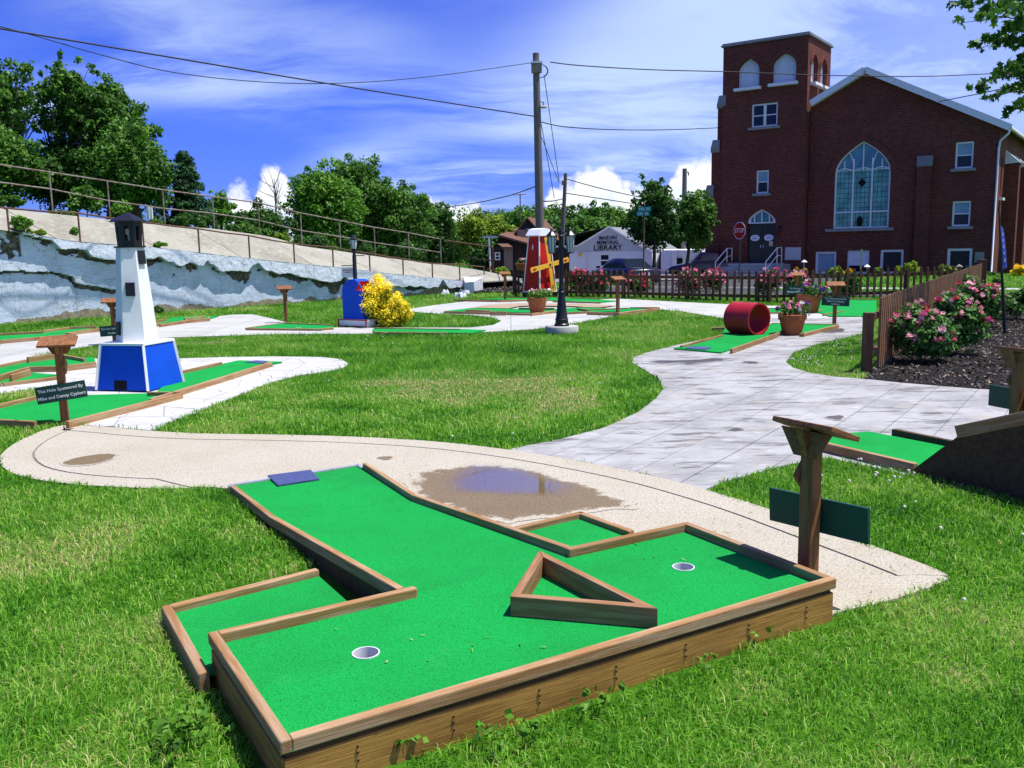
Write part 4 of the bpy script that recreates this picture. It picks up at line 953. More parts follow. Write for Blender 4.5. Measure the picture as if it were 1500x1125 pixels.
s_end = onwall(676, 412)[0]; s_beg = -4.5
rw = np.random.default_rng(77)
def vnoise(x, y, seed):
    """smooth value noise on arrays"""
    r = np.random.default_rng(seed); T = r.uniform(-1, 1, (256, 256)); xi = np.floor(x).astype(int); yi = np.floor(y).astype(int); fx, fy = x - xi, y - yi
    fx = fx * fx * (3 - 2 * fx); fy = fy * fy * (3 - 2 * fy); q = lambda a, b: T[a % 256, b % 256]
    return (q(xi, yi) * (1 - fx) + q(xi + 1, yi) * fx) * (1 - fy) + (q(xi, yi + 1) * (1 - fx) + q(xi + 1, yi + 1) * fx) * fy
def fbm(x, y, seed, o=4): return sum(vnoise(x * 2 ** k, y * 2 ** k, seed + k) / 2 ** k for k in range(o))
ns, nt = 760, 84
sg = np.linspace(s_beg, s_end, ns); tg = np.linspace(0, 1, nt)
SG, TG = np.meshgrid(sg, tg, indexing='ij')
top = np.interp(SG, *TOPC); ZG = -.15 + (top + .15) * TG
jag = fbm(SG * 3.1, ZG * 3.1, 5) * .045
c1 = np.interp(SG, *CU1) + jag; c2 = np.where(SG < onwall(205, 425)[0], np.interp(SG, *CU2) + jag * .7, -1.0)
up1 = ZG > c1; up2 = ZG > c2
rubble = SG < onwall(26, 350)[0]
dep = np.where(up1 & ~rubble, .30, np.where(up2, .09, 0.0))
below = np.clip((c1 - ZG) / (.25 + .16 * fbm(SG * 1.1, ZG * .3, 9)), 0, 9)
stone = ((~up1) & (below < 1.0) & (fbm(SG * 1.7, ZG * 3, 15) + .30 > below * .55)).astype(float)
stone = np.where(rubble & (ZG > np.interp(SG, *CU2) + .45 + fbm(SG * 2, ZG * 2, 22) * .25), (fbm(SG * 4, ZG * 4, 33) > -.25) * 1.0, stone)
lip2 = (~up2) & (c2 - ZG < .10 + .05 * fbm(SG * 2, ZG, 3)); stone = np.where(lip2, 1.0, stone)
base_s = ZG < .16 + .12 * fbm(SG * 1.6, ZG * 0 + 2, 41); stone = np.where(base_s, .62, stone)
dep = dep - np.where(stone > .9, .06 + .09 * fbm(SG * 6, ZG * 6, 51), 0) + fbm(SG * 1.2, ZG * 1.2, 61) * .003 + fbm(SG * 8, ZG * 8, 71) * np.where(up1, .005, .003)
P = np.empty((ns, nt, 3))
for k in range(3): P[..., k] = W0[k] + SG * wd_[k] + dep * wn[k]
P[..., 2] = ZG
ids = np.arange(ns * nt).reshape(ns, nt)
F4 = np.stack([ids[:-1, :-1], ids[1:, :-1], ids[1:, 1:], ids[:-1, 1:]], -1).reshape(-1, 4)
me = bpy.data.meshes.new('wall_face'); me.from_pydata(P.reshape(-1, 3).tolist(), [], F4.tolist())
a_ = me.attributes.new('stone', 'FLOAT', 'POINT'); a_.data.foreach_set('value', stone.reshape(-1).astype(np.float32))
a_ = me.attributes.new('coat', 'FLOAT', 'POINT'); a_.data.foreach_set('value', up1.reshape(-1).astype(np.float32))
def wall_mat():
    m = bpy.data.materials.new('flaking painted concrete'); m.use_nodes = True; t = NT(m.node_tree)
    b = t.n['Principled BSDF']; v = t.node('ShaderNodeTexCoord').outputs['Object']
    stn = t.node('ShaderNodeAttribute', attribute_name='stone').outputs['Fac']; ct = t.node('ShaderNodeAttribute', attribute_name='coat').outputs['Fac']
    paint = t.mix(t.step(t.noise(v, 1.1, 5, .65), .38, .7), (.62, .68, .80, 1), (.47, .53, .64, 1))
    paint = t.mix(t.step(t.noise(t.scalev(v, (1, 1, 5)), 2.2, 5, .6), .5, .72), paint, (.44, .50, .52, 1))
    paint = t.mix(t.step(t.noise(v, 7, 5, .7), .58, .66), paint, (.72, .74, .76, 1))
    coat = t.mix(t.step(t.noise(t.scalev(v, (1, 1, 2.2)), 13, 5, .7), .50, .66), (.68, .72, .80, 1), (.44, .47, .51, 1))
    paint = t.mix(ct, paint, coat)
    rock = t.mix(t.step(t.noise(v, 5, 6, .7), .4, .66), (.14, .122, .085, 1), (.26, .22, .15, 1))
    rock = t.mix(t.step(t.noise(v, 11, 5, .7), .5, .64), rock, (.035, .033, .03, 1))
    basec = t.mix(t.step(t.noise(v, 6, 5, .7), .4, .66), (.33, .27, .17, 1), (.20, .165, .11, 1))
    rock = t.mix(t.step(stn, .7, .85), basec, rock)
    col = t.mix(t.step(t.math('ADD', stn, t.math('MULTIPLY', t.math('SUBTRACT', t.noise(v, 20, 3), .5), .35)), .35, .5), paint, rock)
    x_, y_, z_ = t.sep(v)
    ln = t.math('ABSOLUTE', t.math('SUBTRACT', t.math('FRACT', t.math('ADD', t.math('MULTIPLY', z_, 2.3), t.math('MULTIPLY', t.noise(v, .8, 3), .25))), .5))
    ln = t.math('MULTIPLY', t.step(ln, .0, .028, 1.0, 0.0), t.step(t.noise(v, 1.7, 3), .40, .60))
    col = t.mix(t.math('MULTIPLY', ln, .55), col, (.20, .23, .26, 1))
    st = t.math('MULTIPLY', t.step(t.noise(t.scalev(v, (2.2, 2.2, .12)), 2.0, 5, .7), .52, .72), .45)
    col = t.mix(st, col, (.33, .36, .36, 1))
    cr = t.math('ABSOLUTE', t.math('SUBTRACT', t.noise(t.scalev(v, (1, 1, .6)), 1.1, 5, .7), .5))
    col = t.mix(t.step(cr, .0, .006, .8, 0.0), col, (.10, .11, .11, 1))
    t.put(b.inputs['Base Color'], col); b.inputs['Roughness'].default_value = .85; b.inputs['Specular IOR Level'].default_value = .2
    bn = t.node('ShaderNodeBump'); bn.inputs['Strength'].default_value = .22; bn.inputs['Distance'].default_value = .02; t.put(bn.inputs['Height'], t.noise(v, 14, 6, .7)); t.l.new(bn.outputs[0], b.inputs['Normal'])
    return m
WALL = thing('retaining_wall', 'long flaking white and blue concrete retaining wall below the sloped bank', 'wall', tuple(W0))
me.transform(Matrix.Translation(-W0)); me.materials.append(wall_mat()); wf = bpy.data.objects.new('wall_face', me); link(wf, WALL)
# coping: top of wall behind the face
sw = np.linspace(s_beg, s_end, 60)
mb = MB(); tp = np.interp(sw, *TOPC)
a = [W0 + wd_ * float(s) + wn * .305 + Vector((0, 0, float(z))) for s, z in zip(sw, tp)]
b = [W0 + wd_ * float(s) - wn * .3 + Vector((0, 0, float(z) + .01)) for s, z in zip(sw, tp)]
mb.add([tuple(p) for p in a + b], [(i, i + 1, 61 + i, 60 + i) for i in range(59)])
e0 = W0 + wd_ * float(sw[-1])
mb.add([e0 + wn * .2 + Vector((0, 0, -.2)), e0 - wn * .4 + Vector((0, 0, -.2)), e0 - wn * .4 + Vector((0, 0, float(tp[-1]))), e0 + wn * .2 + Vector((0, 0, float(tp[-1]) - .02))], [(0, 1, 2, 3)])
part('wall_top', mb, M_CONC, WALL, world=True)
# white broken block at the right end and rubble
M_BLK = mat('broken white concrete', (.60, .62, .66), .85, .2, var=((5, (.40, .40, .40), .5, .7),), bump=((12, .6, .02),))
p0_ = g(684, 430); bk = Vector((p0_.x + .1, 36.2, 0))
mb = MB()
z_t = at(690, 412, 36.2).z; xl, xr = at(676, 415, 36.2).x, at(706, 415, 36.2).x
mb.prism([(xl + .15, 36.0), (xr - .35, 36.0), (xr, 37.4), (xl, 37.4)], -.1, [z_t - .05, z_t - .02, z_t + .12, z_t + .15])
tag(part('concrete_block', mb, M_BLK, bevel=.02), 'tilted white concrete block at the low end of the retaining wall', 'concrete block')
r_ = np.random.default_rng(5)
for k in range(9):
    px_, py_ = 652 + r_.uniform(0, 34), 428 + r_.uniform(0, 8); p = g(px_, py_); s_ = r_.uniform(.08, .22)
    p = Vector((p.x, p.y, 0)); mb = MB(); n_ = 9
    vs = [Vector((math.cos(q), math.sin(q), 0)) * s_ * r_.uniform(.7, 1.1) for q in np.linspace(0, 6.28, n_ + 1)[:-1]]
    mb.add([p + v - Vector((0, 0, .03)) for v in vs] + [p + v * r_.uniform(.4, .8) + Vector((0, 0, s_ * r_.uniform(.4, .9))) for v in vs], [tuple(range(n_, 2 * n_))] + [(i, (i + 1) % n_, n_ + (i + 1) % n_, n_ + i) for i in range(n_)])
    tag(part('rubble_stone', mb, M_BLK), 'broken lump of pale concrete in the rubble at the end of the wall', 'rubble', 'rubble at the end of the retaining wall')
# sloped concrete bank: large slabs with open joints
M_SLOPE = mat('weathered bank concrete', (.31, .30, .245), .9, .15, var=((.7, (.235, .222, .18), .4, .7), (6, (.40, .375, .32), .5, .7), (25, (.20, .18, .145), .55, .72), (3, (.17, .155, .12), .6, .75)), bump=((30, .6, .012),), rndv=.06)
def bank(s, f, lift=0.):
    zl = float(np.interp(s, *TOPC)) + .012; zu = float(np.interp(s, *SLT)); return W0 + wd_ * s - wn * (.3 + (SLOPE_BACK - .3) * f) + Vector((0, 0, zl + (zu - zl) * f + lift))
s_b2 = onwall(709, 398, SLOPE_BACK)[0]
mb = MB(); sv = np.linspace(s_beg, s_b2, 40)
mb.add([bank(float(s), f, -.03) for f in (0, 1) for s in sv], [(i, i + 1, 41 + i, 40 + i) for i in range(39)])
BANK = struct('sloped_bank', mb, M_JOINT)
s = s_beg
while s < s_b2 - .2:
    L_ = min(2.9, s_b2 - s); mb = MB(); sq = np.linspace(s + .012, s + L_ - .012, 5); top_, bot_ = [], []
    sh = .55   # joints lean along the bank
    for f in (0, 1): top_ += [bank(min(float(q) + (sh * (1 - f)) , s_b2 + .4), f, rnd.uniform(0, .01)) for q in sq]
    mb.add(top_ + [p - Vector((0, 0, .05)) for p in top_], [(i, i + 1, 6 + i, 5 + i) for i in range(4)] + [(0, 10, 11, 1), (1, 11, 12, 2), (2, 12, 13, 3), (3, 13, 14, 4), (0, 5, 15, 10), (4, 14, 19, 9)])
    part('bank_slab', mb, M_SLOPE, BANK); s += L_
# end of the bank folds down to the ground
e_u, e_l = bank(s_b2, 1), bank(s_b2, 0); 
mb = MB().add([e_l, e_u, e_u + wd_ * .9 + Vector((0, 0, -float(e_u.z) - .2)), e_l + wd_ * .6 + Vector((0, 0, -float(e_l.z) - .2)), e_u - wn * 3, e_u - wn * 3 + wd_ * .9 + Vector((0, 0, -float(e_u.z) - .3))], [(0, 3, 2, 1), (1, 2, 5, 4)])
struct('bank_end', mb, M_SLOPE)
# raised ground behind the bank
mb = MB(); sv = np.linspace(s_beg - 14, s_b2, 30)
row = []
for off in (0, 4, 14, 40, 60):
    for s in sv:
        p = W0 + wd_ * float(s) - wn * (SLOPE_BACK + off); p.z = float(np.interp(s, *SLT)) - .03 - (0 if off < 50 else 6) + (.2 if 2 < off < 50 else 0); row.append(p)
mb.add(row, [(j * 30 + i, j * 30 + i + 1, (j + 1) * 30 + i + 1, (j + 1) * 30 + i) for j in range(4) for i in range(29)])
struct('embankment', mb, M_SOIL)

# railings
RL = thing('railing', 'rusty brown pipe railing standing on the retaining wall', 'railing', tuple(W0))
posts = [(10, 305, 338), (114, 312, 352), (208, 325, 362), (290, 335, 369), (364, 345, 376), (430, 357, 386), (487, 362, 391), (541, 371, 396), (590, 379, 402), (633, 386, 407), (673, 387, 411), (709, 391, 401)]
tops = []
for x, y0, y1 in posts:
    b_ = .12 if x < 700 else 1.2
    s_, z_, p = onwall(x, y1, b_); q = onwall(x, y0, b_)[2]; tops.append((q, p))
pre = W0 + wd_ * -3.4 - wn * .12; zz = tops[0][0].z + .45
tops.insert(0, (Vector((pre.x, pre.y, zz)), Vector((pre.x, pre.y, zz - .75))))
for q, p in tops: part('post', MB().tube([Vector((q.x, q.y, p.z - .1)), q], .027, 8), M_RUST, RL, world=True)
for (q, _), (q2, __) in zip(tops[:-1], tops[1:]): part('rail', MB().tube([q, q.lerp(q2, .5) - Vector((0, 0, .015)), q2], .024, 8), M_RUST, RL, world=True)
RU = thing('railing', 'grey two bar pipe railing along the top of the sloped bank', 'railing', tuple(W0))
up_ = [(-8, 240, 290), (72, 252, 299), (157, 265, 320), (238, 278, 330), (311, 288, 335), (378, 297, 346), (440, 312, 361), (497, 323, 368), (548, 333, 376), (598, 341, 382), (645, 350, 388)]
tops = []
for x, y0, y1 in up_:
    q = onwall(x, y0, SLOPE_BACK + .1)[2]; p = onwall(x, y1, SLOPE_BACK + .1)[2]; tops.append((q, p))
pre = W0 + wd_ * -3.8 - wn * (SLOPE_BACK + .1); tops.insert(0, (Vector((pre.x, pre.y, tops[0][0].z + .42)), Vector((pre.x, pre.y, tops[0][1].z + .4))))
for q, p in tops: part('post', MB().tube([Vector((q.x, q.y, p.z - .2)), q], .025, 8), M_GALV, RU, world=True)
for (q, p), (q2, p2) in zip(tops[:-1], tops[1:]):
    part('rail', MB().tube([q, q2], .023, 8), M_GALV, RU, world=True)
    part('rail', MB().tube([q.lerp(p, .52), q2.lerp(p2, .52)], .021, 8), M_GALV, RU, world=True)
RD = thing('railing', 'thin dark cable railing going down past the end of the bank', 'railing', (-1.5, 40, 0))
Yr = 43.0
pts = [(652, 352), (680, 356), (722, 362)]; lo = [(682, 377), (722, 382)]
part('rail', MB().tube([at(x, y, Yr) for x, y in pts], .035, 6), M_RUST, RD, world=True); part('rail', MB().tube([at(x, y, Yr) for x, y in lo], .035, 6), M_RUST, RD, world=True)
for x, y0, y1 in ((664, 354, 400), (722, 362, 402)): part('post', MB().tube([at(x, y0, Yr), at(x, y1, Yr)], .035, 6), M_RUST, RD, world=True)

# ================================================================== PICKET FENCES
def picket_mesh(h, w=.082, t=.022):
    mb = MB(); hw = w / 2
    pr = [(-hw, 0), (hw, 0), (hw, h - .04), (hw * .7, h - .012), (0, h), (-hw * .7, h - .012), (-hw, h - .04)]
    mb.plate(pr, 0, t, (0, 0, 0), (1, 0, 0), (0, 0, 1), (0, -1, 0)); me = mb.mesh('picket'); me.materials.append(M_FENCE); return me
def fence(label, pts, h, step, posts_every, name='picket_fence', rail_z=(.18, .72), front=1, flat=False, first_post=True, M_FENCE=M_FENCE):
    f = thing(name, label, 'fence', (*pts[0][:2], 0)); pm = picket_mesh(h)
    if flat:
        mb = MB().plate([(-.035, 0), (.035, 0), (.030, h), (-.030, h)], 0, .035, (0, 0, 0), (1, 0, 0), (0, 0, 1), (0, -1, 0)); pm = mb.mesh('picket'); pm.materials.append(M_FENCE)
    for a, b in zip(pts[:-1], pts[1:]):
        a, b = Vector((*a[:2], 0)), Vector((*b[:2], 0)); d = (b - a); L = d.length; d.normalize(); n = Vector((d.y, -d.x, 0)) * front; an = math.atan2(d.y, d.x)
        k = 0
        while k * step < L:
            o = bpy.data.objects.new('picket', pm); link(o, f); p = a + d * (k * step) + n * .03
            o.location = p - f.location + Vector((0, 0, .03 + rnd.uniform(-.008, .008))); o.rotation_euler.z = an; o.rotation_euler.y = rnd.uniform(-.012, .012); k += 1
        for z in rail_z: board('rail', a + Vector((0, 0, z)), b + Vector((0, 0, z)), .04, .09, M_FENCE, f, .0, drop=False)
        m_ = 0
        while m_ <= L + .01:
            if m_ > 0 or first_post: board('post', a + d * min(m_, L) - n * .045 + Vector((0, 0, -.05)), a + d * min(m_, L) - n * .045 + Vector((0, 0, h * .93)), .10, .10, M_FENCE, f, .004, drop=False)
            m_ += posts_every
    return f
FA, FB, FC_ = Vector((.15, 32.9)), Vector((7.55, 26.5)), Vector((14.6, 28.4))
fence('dark brown picket fence along the street behind the holes', [FA, FB, FC_], .90, .235, 2.35, front=1)
S0, S1 = g(1281, 540), Vector((14.7, 28.5, 0))
SF = fence('brown slat fence running away beside the rose bed', [S0, S1], .95, .165, 2.4, front=1, flat=True, first_post=False, rail_z=(.25, .74), M_FENCE=M_SLAT)
pp = g(1269, 545); board('post', V3(pp, -.03), V3(pp, .80), .115, .115, M_FENCE, SF, .005, drop=False)
board('rail', V3(pp, .70), V3(S0, .74), .04, .09, M_FENCE, SF, 0, drop=False)
board('post', Vector((14.75, 28.5, -.03)), Vector((14.75, 28.5, 1.1)), .22, .22, M_FENCE, SF, .005, drop=False)
pt = FA + (FB - FA).normalized() * .35
pot('terracotta pot of leafy plants on the fence post left of the windmill', (pt.x, pt.y + .15), .26, .22, (F_PALE, F_WHITE), 25, z0=.90)

# ================================================================== CHURCH (local frame: X along the street front, Y into the building)
CH0 = Vector((17.29, 54.0)); CZ = -.30
CH = thing('brick_church', 'dark red brick church with square bell tower and arched stained glass window', 'church', (CH0.x, CH0.y, CZ), -TH)
def brick_mat():
    m = bpy.data.materials.new('red brick'); m.use_nodes = True; t = NT(m.node_tree); b = t.n['Principled BSDF']; MATS['red brick'] = m
    tc = t.node('ShaderNodeTexCoord'); x, y, z = t.sep(tc.outputs['Object']); nx, ny, nz = t.sep(tc.outputs['Normal'])
    k = t.math('GREATER_THAN', t.math('ABSOLUTE', nx), .6)
    u = t.math('ADD', t.math('MULTIPLY', x, t.math('SUBTRACT', 1.0, k)), t.math('MULTIPLY', y, k))
    br = t.node('ShaderNodeTexBrick'); t.put(br.inputs['Vector'], t.comb(u, z, 0.0))
    br.inputs['Scale'].default_value = 1.0; br.inputs['Brick Width'].default_value = .24; br.inputs['Row Height'].default_value = .085; br.inputs['Mortar Size'].default_value = .013
    br.inputs['Color1'].default_value = (.175, .038, .022, 1); br.inputs['Color2'].default_value = (.075, .016, .012, 1); br.inputs['Mortar'].default_value = (.19, .095, .072, 1); br.inputs['Bias'].default_value = -.1
    v = tc.outputs['Object']
    col = t.mix(t.step(t.noise(v, .55, 4), .4, .75), br.outputs['Color'], (.095, .024, .022, 1), 'MIX')
    col = t.mix(.55, br.outputs['Color'], col); col = t.mix(t.step(t.noise(t.scalev(v, (6, 6, 14)), 1.0, 2), .56, .7), col, (.085, .030, .026, 1))
    t.put(b.inputs['Base Color'], col); b.inputs['Roughness'].default_value = .9; b.inputs['Specular IOR Level'].default_value = .12
    bn = t.node('ShaderNodeBump'); bn.inputs['Strength'].default_value = .6; bn.inputs['Distance'].default_value = .012; t.put(bn.inputs['Height'], t.math('SUBTRACT', 1.0, br.outputs['Fac'])); t.l.new(bn.outputs[0], b.inputs['Normal'])
    return m
M_BRICK = brick_mat()
M_STONE = mat('grey cap stone', (.27, .27, .26), .8, .2, var=((4, (.20, .20, .20), .45, .7),), bump=((30, .3, .01),))
M_ROOF = mat('brown shingle roof', (.16, .085, .06), .9, .1, var=((8, (.11, .06, .045), .45, .7, (1, 1, 3)),), bump=((14, .5, .02),))
M_GROOF = mat('grey roof', (.20, .21, .23), .7, .2, var=((3, (.15, .155, .17), .45, .7),))
def glassm(name, c, c2, rough=.22, lead=None):
    m = bpy.data.materials.new(name); m.use_nodes = True; t = NT(m.node_tree); b = t.n['Principled BSDF']; v = t.node('ShaderNodeTexCoord').outputs['Object']
    col = t.mix(t.step(t.noise(v, 1.6, 4, .6), .38, .65), (*c, 1), (*c2, 1))
    if lead:
        x, y, z = t.sep(v); br = t.node('ShaderNodeTexBrick', offset=0.0); t.put(br.inputs['Vector'], t.comb(x, z, 0.0)); br.inputs['Scale'].default_value = 1.0
        br.inputs['Brick Width'].default_value = lead[0]; br.inputs['Row Height'].default_value = lead[1]; br.inputs['Mortar Size'].default_value = .014
        col = t.mix(br.outputs['Fac'], col, (.015, .03, .035, 1))
    t.put(b.inputs['Base Color'], col); b.inputs['Roughness'].default_value = rough; b.inputs['Specular IOR Level'].default_value = .5
    return m
M_SG1 = glassm('stained glass green', (.14, .42, .36), (.06, .24, .21), .25, (.23, .28)); M_SG2 = glassm('stained glass blue', (.09, .27, .34), (.05, .18, .25), .2)
M_BLIND = glassm('window with pale blind', (.22, .36, .44), (.16, .28, .36), .25); M_LOUV = mat('white louvre board', (.70, .72, .78), .6, .2, var=((3, (.60, .62, .68), .45, .7),))
def archpts(w, hs, ht, x0=0., z0=0., n=8):
    """four-centred arch, clockwise from lower left; ht = total height, hs = spring height"""
    hw = w / 2; L = []
    for i in range(n):
        f = (i / n) ** 1.6; L.append((-hw * (1 - f), hs + (ht - hs) * (.90 * f ** .45 + .10 * f)))
    L.append((0, ht)); Rr = [(-p[0], p[1]) for p in L[:-1]][::-1]
    return [(x0 + p[0], z0 + p[1]) for p in [(-hw, 0)] + L + Rr + [(hw, 0)]]
def rect(x0, x1, z0, z1): return [(x0, z0), (x1, z0), (x1, z1), (x0, z1)]
OZ = -CZ   # plan heights were measured from world zero
def zz_(z): return z + OZ
TWN = dict(O=(0, 0, 0), U=(1, 0, 0), V=(0, 0, 1), N=(0, -1, 0))
t_holes = [archpts(1.32, 1.0, 1.70, -3.52, zz_(10.88)), archpts(1.40, 1.0, 1.68, -1.38, zz_(10.92)), rect(-3.27, -1.70, zz_(8.54), zz_(9.88)), rect(-2.90, -2.14, zz_(4.66), zz_(6.01)), archpts(1.76, 2.42, 3.24, -2.53, zz_(.50))]
TW, TD = 5.12, 4.4
part('tower_wall', MB().plate(rect(-TW, 0, 0, zz_(13.36)), -.35, 0, **TWN, holes=t_holes), M_BRICK, CH)
r_holes = [archpts(1.2, 1.0, 1.65, 1.25, zz_(10.9)), archpts(1.2, 1.0, 1.65, 3.05, zz_(10.9))]
part('tower_wall', MB().plate(rect(.35, TD, 0, zz_(13.36)), -.35, 0, (0, 0, 0), (0, 1, 0), (0, 0, 1), (1, 0, 0), holes=r_holes), M_BRICK, CH)
part('tower_wall', MB().plate(rect(.35, TD, 0, zz_(13.36)), -.35, 0, (-TW, 0, 0), (0, 1, 0), (0, 0, 1), (-1, 0, 0)), M_BRICK, CH)
part('tower_wall', MB().box((-TW / 2, TD - .175, zz_(13.36) / 2), (TW - .7, .35, zz_(13.36))), M_BRICK, CH)
part('tower_coping', MB().box((-TW / 2, TD / 2, zz_(13.36) + .09), (TW + .24, TD + .24, .12)), M_GROOF, CH, bevel=.02)
part('tower_roof', MB().box((-TW / 2, TD / 2, zz_(13.36) + .20), (TW + .1, TD + .1, .06)), M_GROOF, CH)
M_BRICKD = mat('dark brick arch', (.16, .052, .036), .9, .12, var=((9, (.10, .036, .028), .45, .65),), bump=((12, .4, .01),))
def archband(poly_in, wdt, O, U, V, N, par, nm='brick_arch'):
    P = poly_in[1:-1]; cx = sum(p[0] for p in P) / len(P); zb = min(p[1] for p in P); out_ = []
    for p in P:
        v = Vector((p[0] - cx, (p[1] - zb) * 1.3 + .15)).normalized(); out_.append((p[0] + v.x * wdt, p[1] + v.y * wdt))
    return part(nm, MB().plate(ccw(list(P) + out_[::-1]), -.05, .05, O, U, V, N), M_BRICKD, par)
for h_ in (t_holes[0], t_holes[1]):
    l_ = part('louvre_panel', MB().plate(ccw(h_), -.34, -.24, **TWN), M_LOUV, CH); xs_ = [p[0] for p in h_]; part('sill', MB().box(((min(xs_) + max(xs_)) / 2, -.06, h_[0][1] - .08), (max(xs_) - min(xs_) + .3, .5, .16)), M_WHITE, l_)
    archband(h_, .24, (0, 0, 0), (1, 0, 0), (0, 0, 1), (0, -1, 0), CH)
for h_ in r_holes:
    l_ = part('louvre_panel', MB().plate(ccw(h_), -.34, -.24, (0, 0, 0), (0, 1, 0), (0, 0, 1), (1, 0, 0)), M_LOUV, CH); xs_ = [p[0] for p in h_]; part('sill', MB().box((.06, (min(xs_) + max(xs_)) / 2, h_[0][1] - .08), (.5, max(xs_) - min(xs_) + .2, .16)), M_WHITE, l_)
    archband(h_, .24, (0, 0, 0), (0, 1, 0), (0, 0, 1), (1, 0, 0), CH)
def window(x0, x1, z0, z1, y=0., dbl=False, glass=M_GLASS, upper=None, sill=True, bars=1, par=CH, fw=.09, room=True):
    w_ = part('window', MB().plate(rect(x0, x1, z0, z1), -.16, -.06, (0, y, 0), (1, 0, 0), (0, 0, 1), (0, -1, 0), holes=[rect(x0 + fw, x1 - fw, z0 + fw, z1 - fw)]), M_WHITE, par)
    n = 2 if dbl else 1
    for k in range(n):
        a = x0 + fw + (x1 - x0 - 2 * fw) * k / n; b = x0 + fw + (x1 - x0 - 2 * fw) * (k + 1) / n; zm = (z0 + z1) / 2
        if bars: part('sash_bar', MB().box(((a + b) / 2, y + .12, zm), (b - a, .06, .06)), M_WHITE, w_)
        if bars:
            part('pane', MB().box(((a + b) / 2, y + .15, (z0 + fw + zm) / 2), (b - a, .02, zm - z0 - fw)), glass, w_); part('pane', MB().box(((a + b) / 2, y + .15, (zm + z1 - fw) / 2), (b - a, .02, z1 - fw - zm)), upper or glass, w_)
        else: part('pane', MB().box(((a + b) / 2, y + .15, zm), (b - a, .02, z1 - z0 - 2 * fw)), glass, w_)
    if dbl: part('mullion', MB().box(((x0 + x1) / 2, y + .10, (z0 + z1) / 2), (.15, .09, z1 - z0 - 2 * fw)), M_WHITE, w_)
    if sill: part('sill', MB().box(((x0 + x1) / 2, y - .02, z0 - .08), (x1 - x0 + .34, .34, .15)), M_STONE, w_)
    return w_
window(-3.27, -1.70, zz_(8.54), zz_(9.88), dbl=True); window(-2.90, -2.14, zz_(4.66), zz_(6.01), upper=M_BLIND)
# buttresses on the left corner, stepped with sloped caps
for xo, z0, z1 in ((-5.46, 0, 10.0), (-5.82, 0, 7.4), (-6.16, 0, 4.7)):
    part('buttress', MB().box(((xo - TW) / 2 - .0 + (.0), .45, zz_(z1) / 2), (-TW - xo - .004, .7 - (xo + 5.4) * .02, zz_(z1))), M_BRICK, CH)
    part('cap_stone', MB().add([(xo - .05, .05, zz_(z1)), (xo - .05, .85, zz_(z1)), (xo + .52, .05, zz_(z1 + .62)), (xo + .52, .85, zz_(z1 + .62)), (xo - .05, .05, zz_(z1) - .12), (xo - .05, .85, zz_(z1) - .12), (xo + .52, .05, zz_(z1) - .12), (xo + .52, .85, zz_(z1) - .12)],
         [(0, 2, 3, 1), (0, 1, 5, 4), (2, 6, 7, 3), (0, 4, 6, 2), (1, 3, 7, 5), (4, 5, 7, 6)]), M_STONE, CH)
    part('cap_stone', MB().add([(xo + .0, -.10, zz_(z1 + .06)), (xo + .55, -.10, zz_(z1 + .06)), (xo + .55, .0, zz_(z1 + .62)), (xo + .1, .0, zz_(z1 + .62)), (xo, .04, zz_(z1 - .06)), (xo + .55, .04, zz_(z1 - .06))], [(0, 1, 2, 3), (0, 4, 5, 1), (0, 3, 4), (1, 5, 2)]), M_STONE, CH)
# entrance: pointed transom, double dark doors with white ovals, steps and rails
dr_ = archpts(1.76, 2.42, 3.24, -2.53, zz_(.50)); archband(dr_[2:-2], .22, (0, 0, 0), (1, 0, 0), (0, 0, 1), (0, -1, 0), CH)
tr_ = [p for p in dr_ if p[1] > zz_(2.86)]; tr_ = [(-3.38, zz_(2.88))] + tr_[1:-1] + [(-1.68, zz_(2.88))]
fr_ = part('transom_frame', MB().plate(ccw(tr_), -.20, -.10, **TWN, holes=[[( -2.53 + (p[0] + 2.53) * .80, zz_(2.95) + (p[1] - zz_(2.88)) * .78) for p in ccw(tr_)]]), M_WHITE, CH)
part('transom_glass', MB().plate(ccw(tr_), -.22, -.205, **TWN), M_SG2, fr_)
for dx in (-.46, 0, .46): part('mullion', MB().box((-2.53 + dx, .12, zz_(3.06) + (.28 if dx == 0 else .12)), (.07, .06, .75 if dx == 0 else .45)), M_WHITE, fr_)
M_DOOR = mat('dark door', (.02, .02, .024), .35, .5)
for s_ in (-1, 1):
    d_ = part('door', MB().box((-2.53 + s_ * .43, .25, zz_(1.66)), (.83, .07, 2.36)), M_DOOR, CH)
    ov = part('oval_sign', MB().plate([(.29 * math.cos(a), .19 * math.sin(a)) for a in np.linspace(0, 6.283, 25)[:-1]], 0, .012, (-2.53 + s_ * .43 - .02, .215, zz_(2.02)), (1, 0, 0), (0, 0, 1), (0, -1, 0)), M_WHITE, d_)
    mb = MB()
    for k in range(5): mb.box((-2.53 + s_ * .43 - .16 + .07 * k, .199, zz_(1.99)), (.045, .006, .05))
    mb.box((-2.53 + s_ * .43 - .02, .199, zz_(2.10)), (.2, .006, .025)); part('blue_lettering', mb, M_BLUE, ov)
    part('handle', MB().box((-2.53 + s_ * .08, .20, zz_(1.5)), (.03, .05, .2)), M_STEEL, d_)
    part('wall_lamp', MB().lathe([(.03, 0), (.09, .05), (.10, .3), (.12, .32), (.0005, .42)], (-2.53 + s_ * 1.17, -.14, zz_(2.3)), 8), M_BLACK, CH)
part('notice', MB().box((-1.97, .208, zz_(1.66)), (.24, .01, .3)), mat('cream paper', (.62, .56, .36), .7, .2), CH)
for k in range(4):
    part('step', MB().box((-2.7 - .1 * k * 0, -.55 - .16 * k * 2 + .16 * k, zz_(.50) - .195 * k - .1), (3.3 + .35 * k, 1.1 + .32 * k, .20)), M_CONC, CH, bevel=.015)
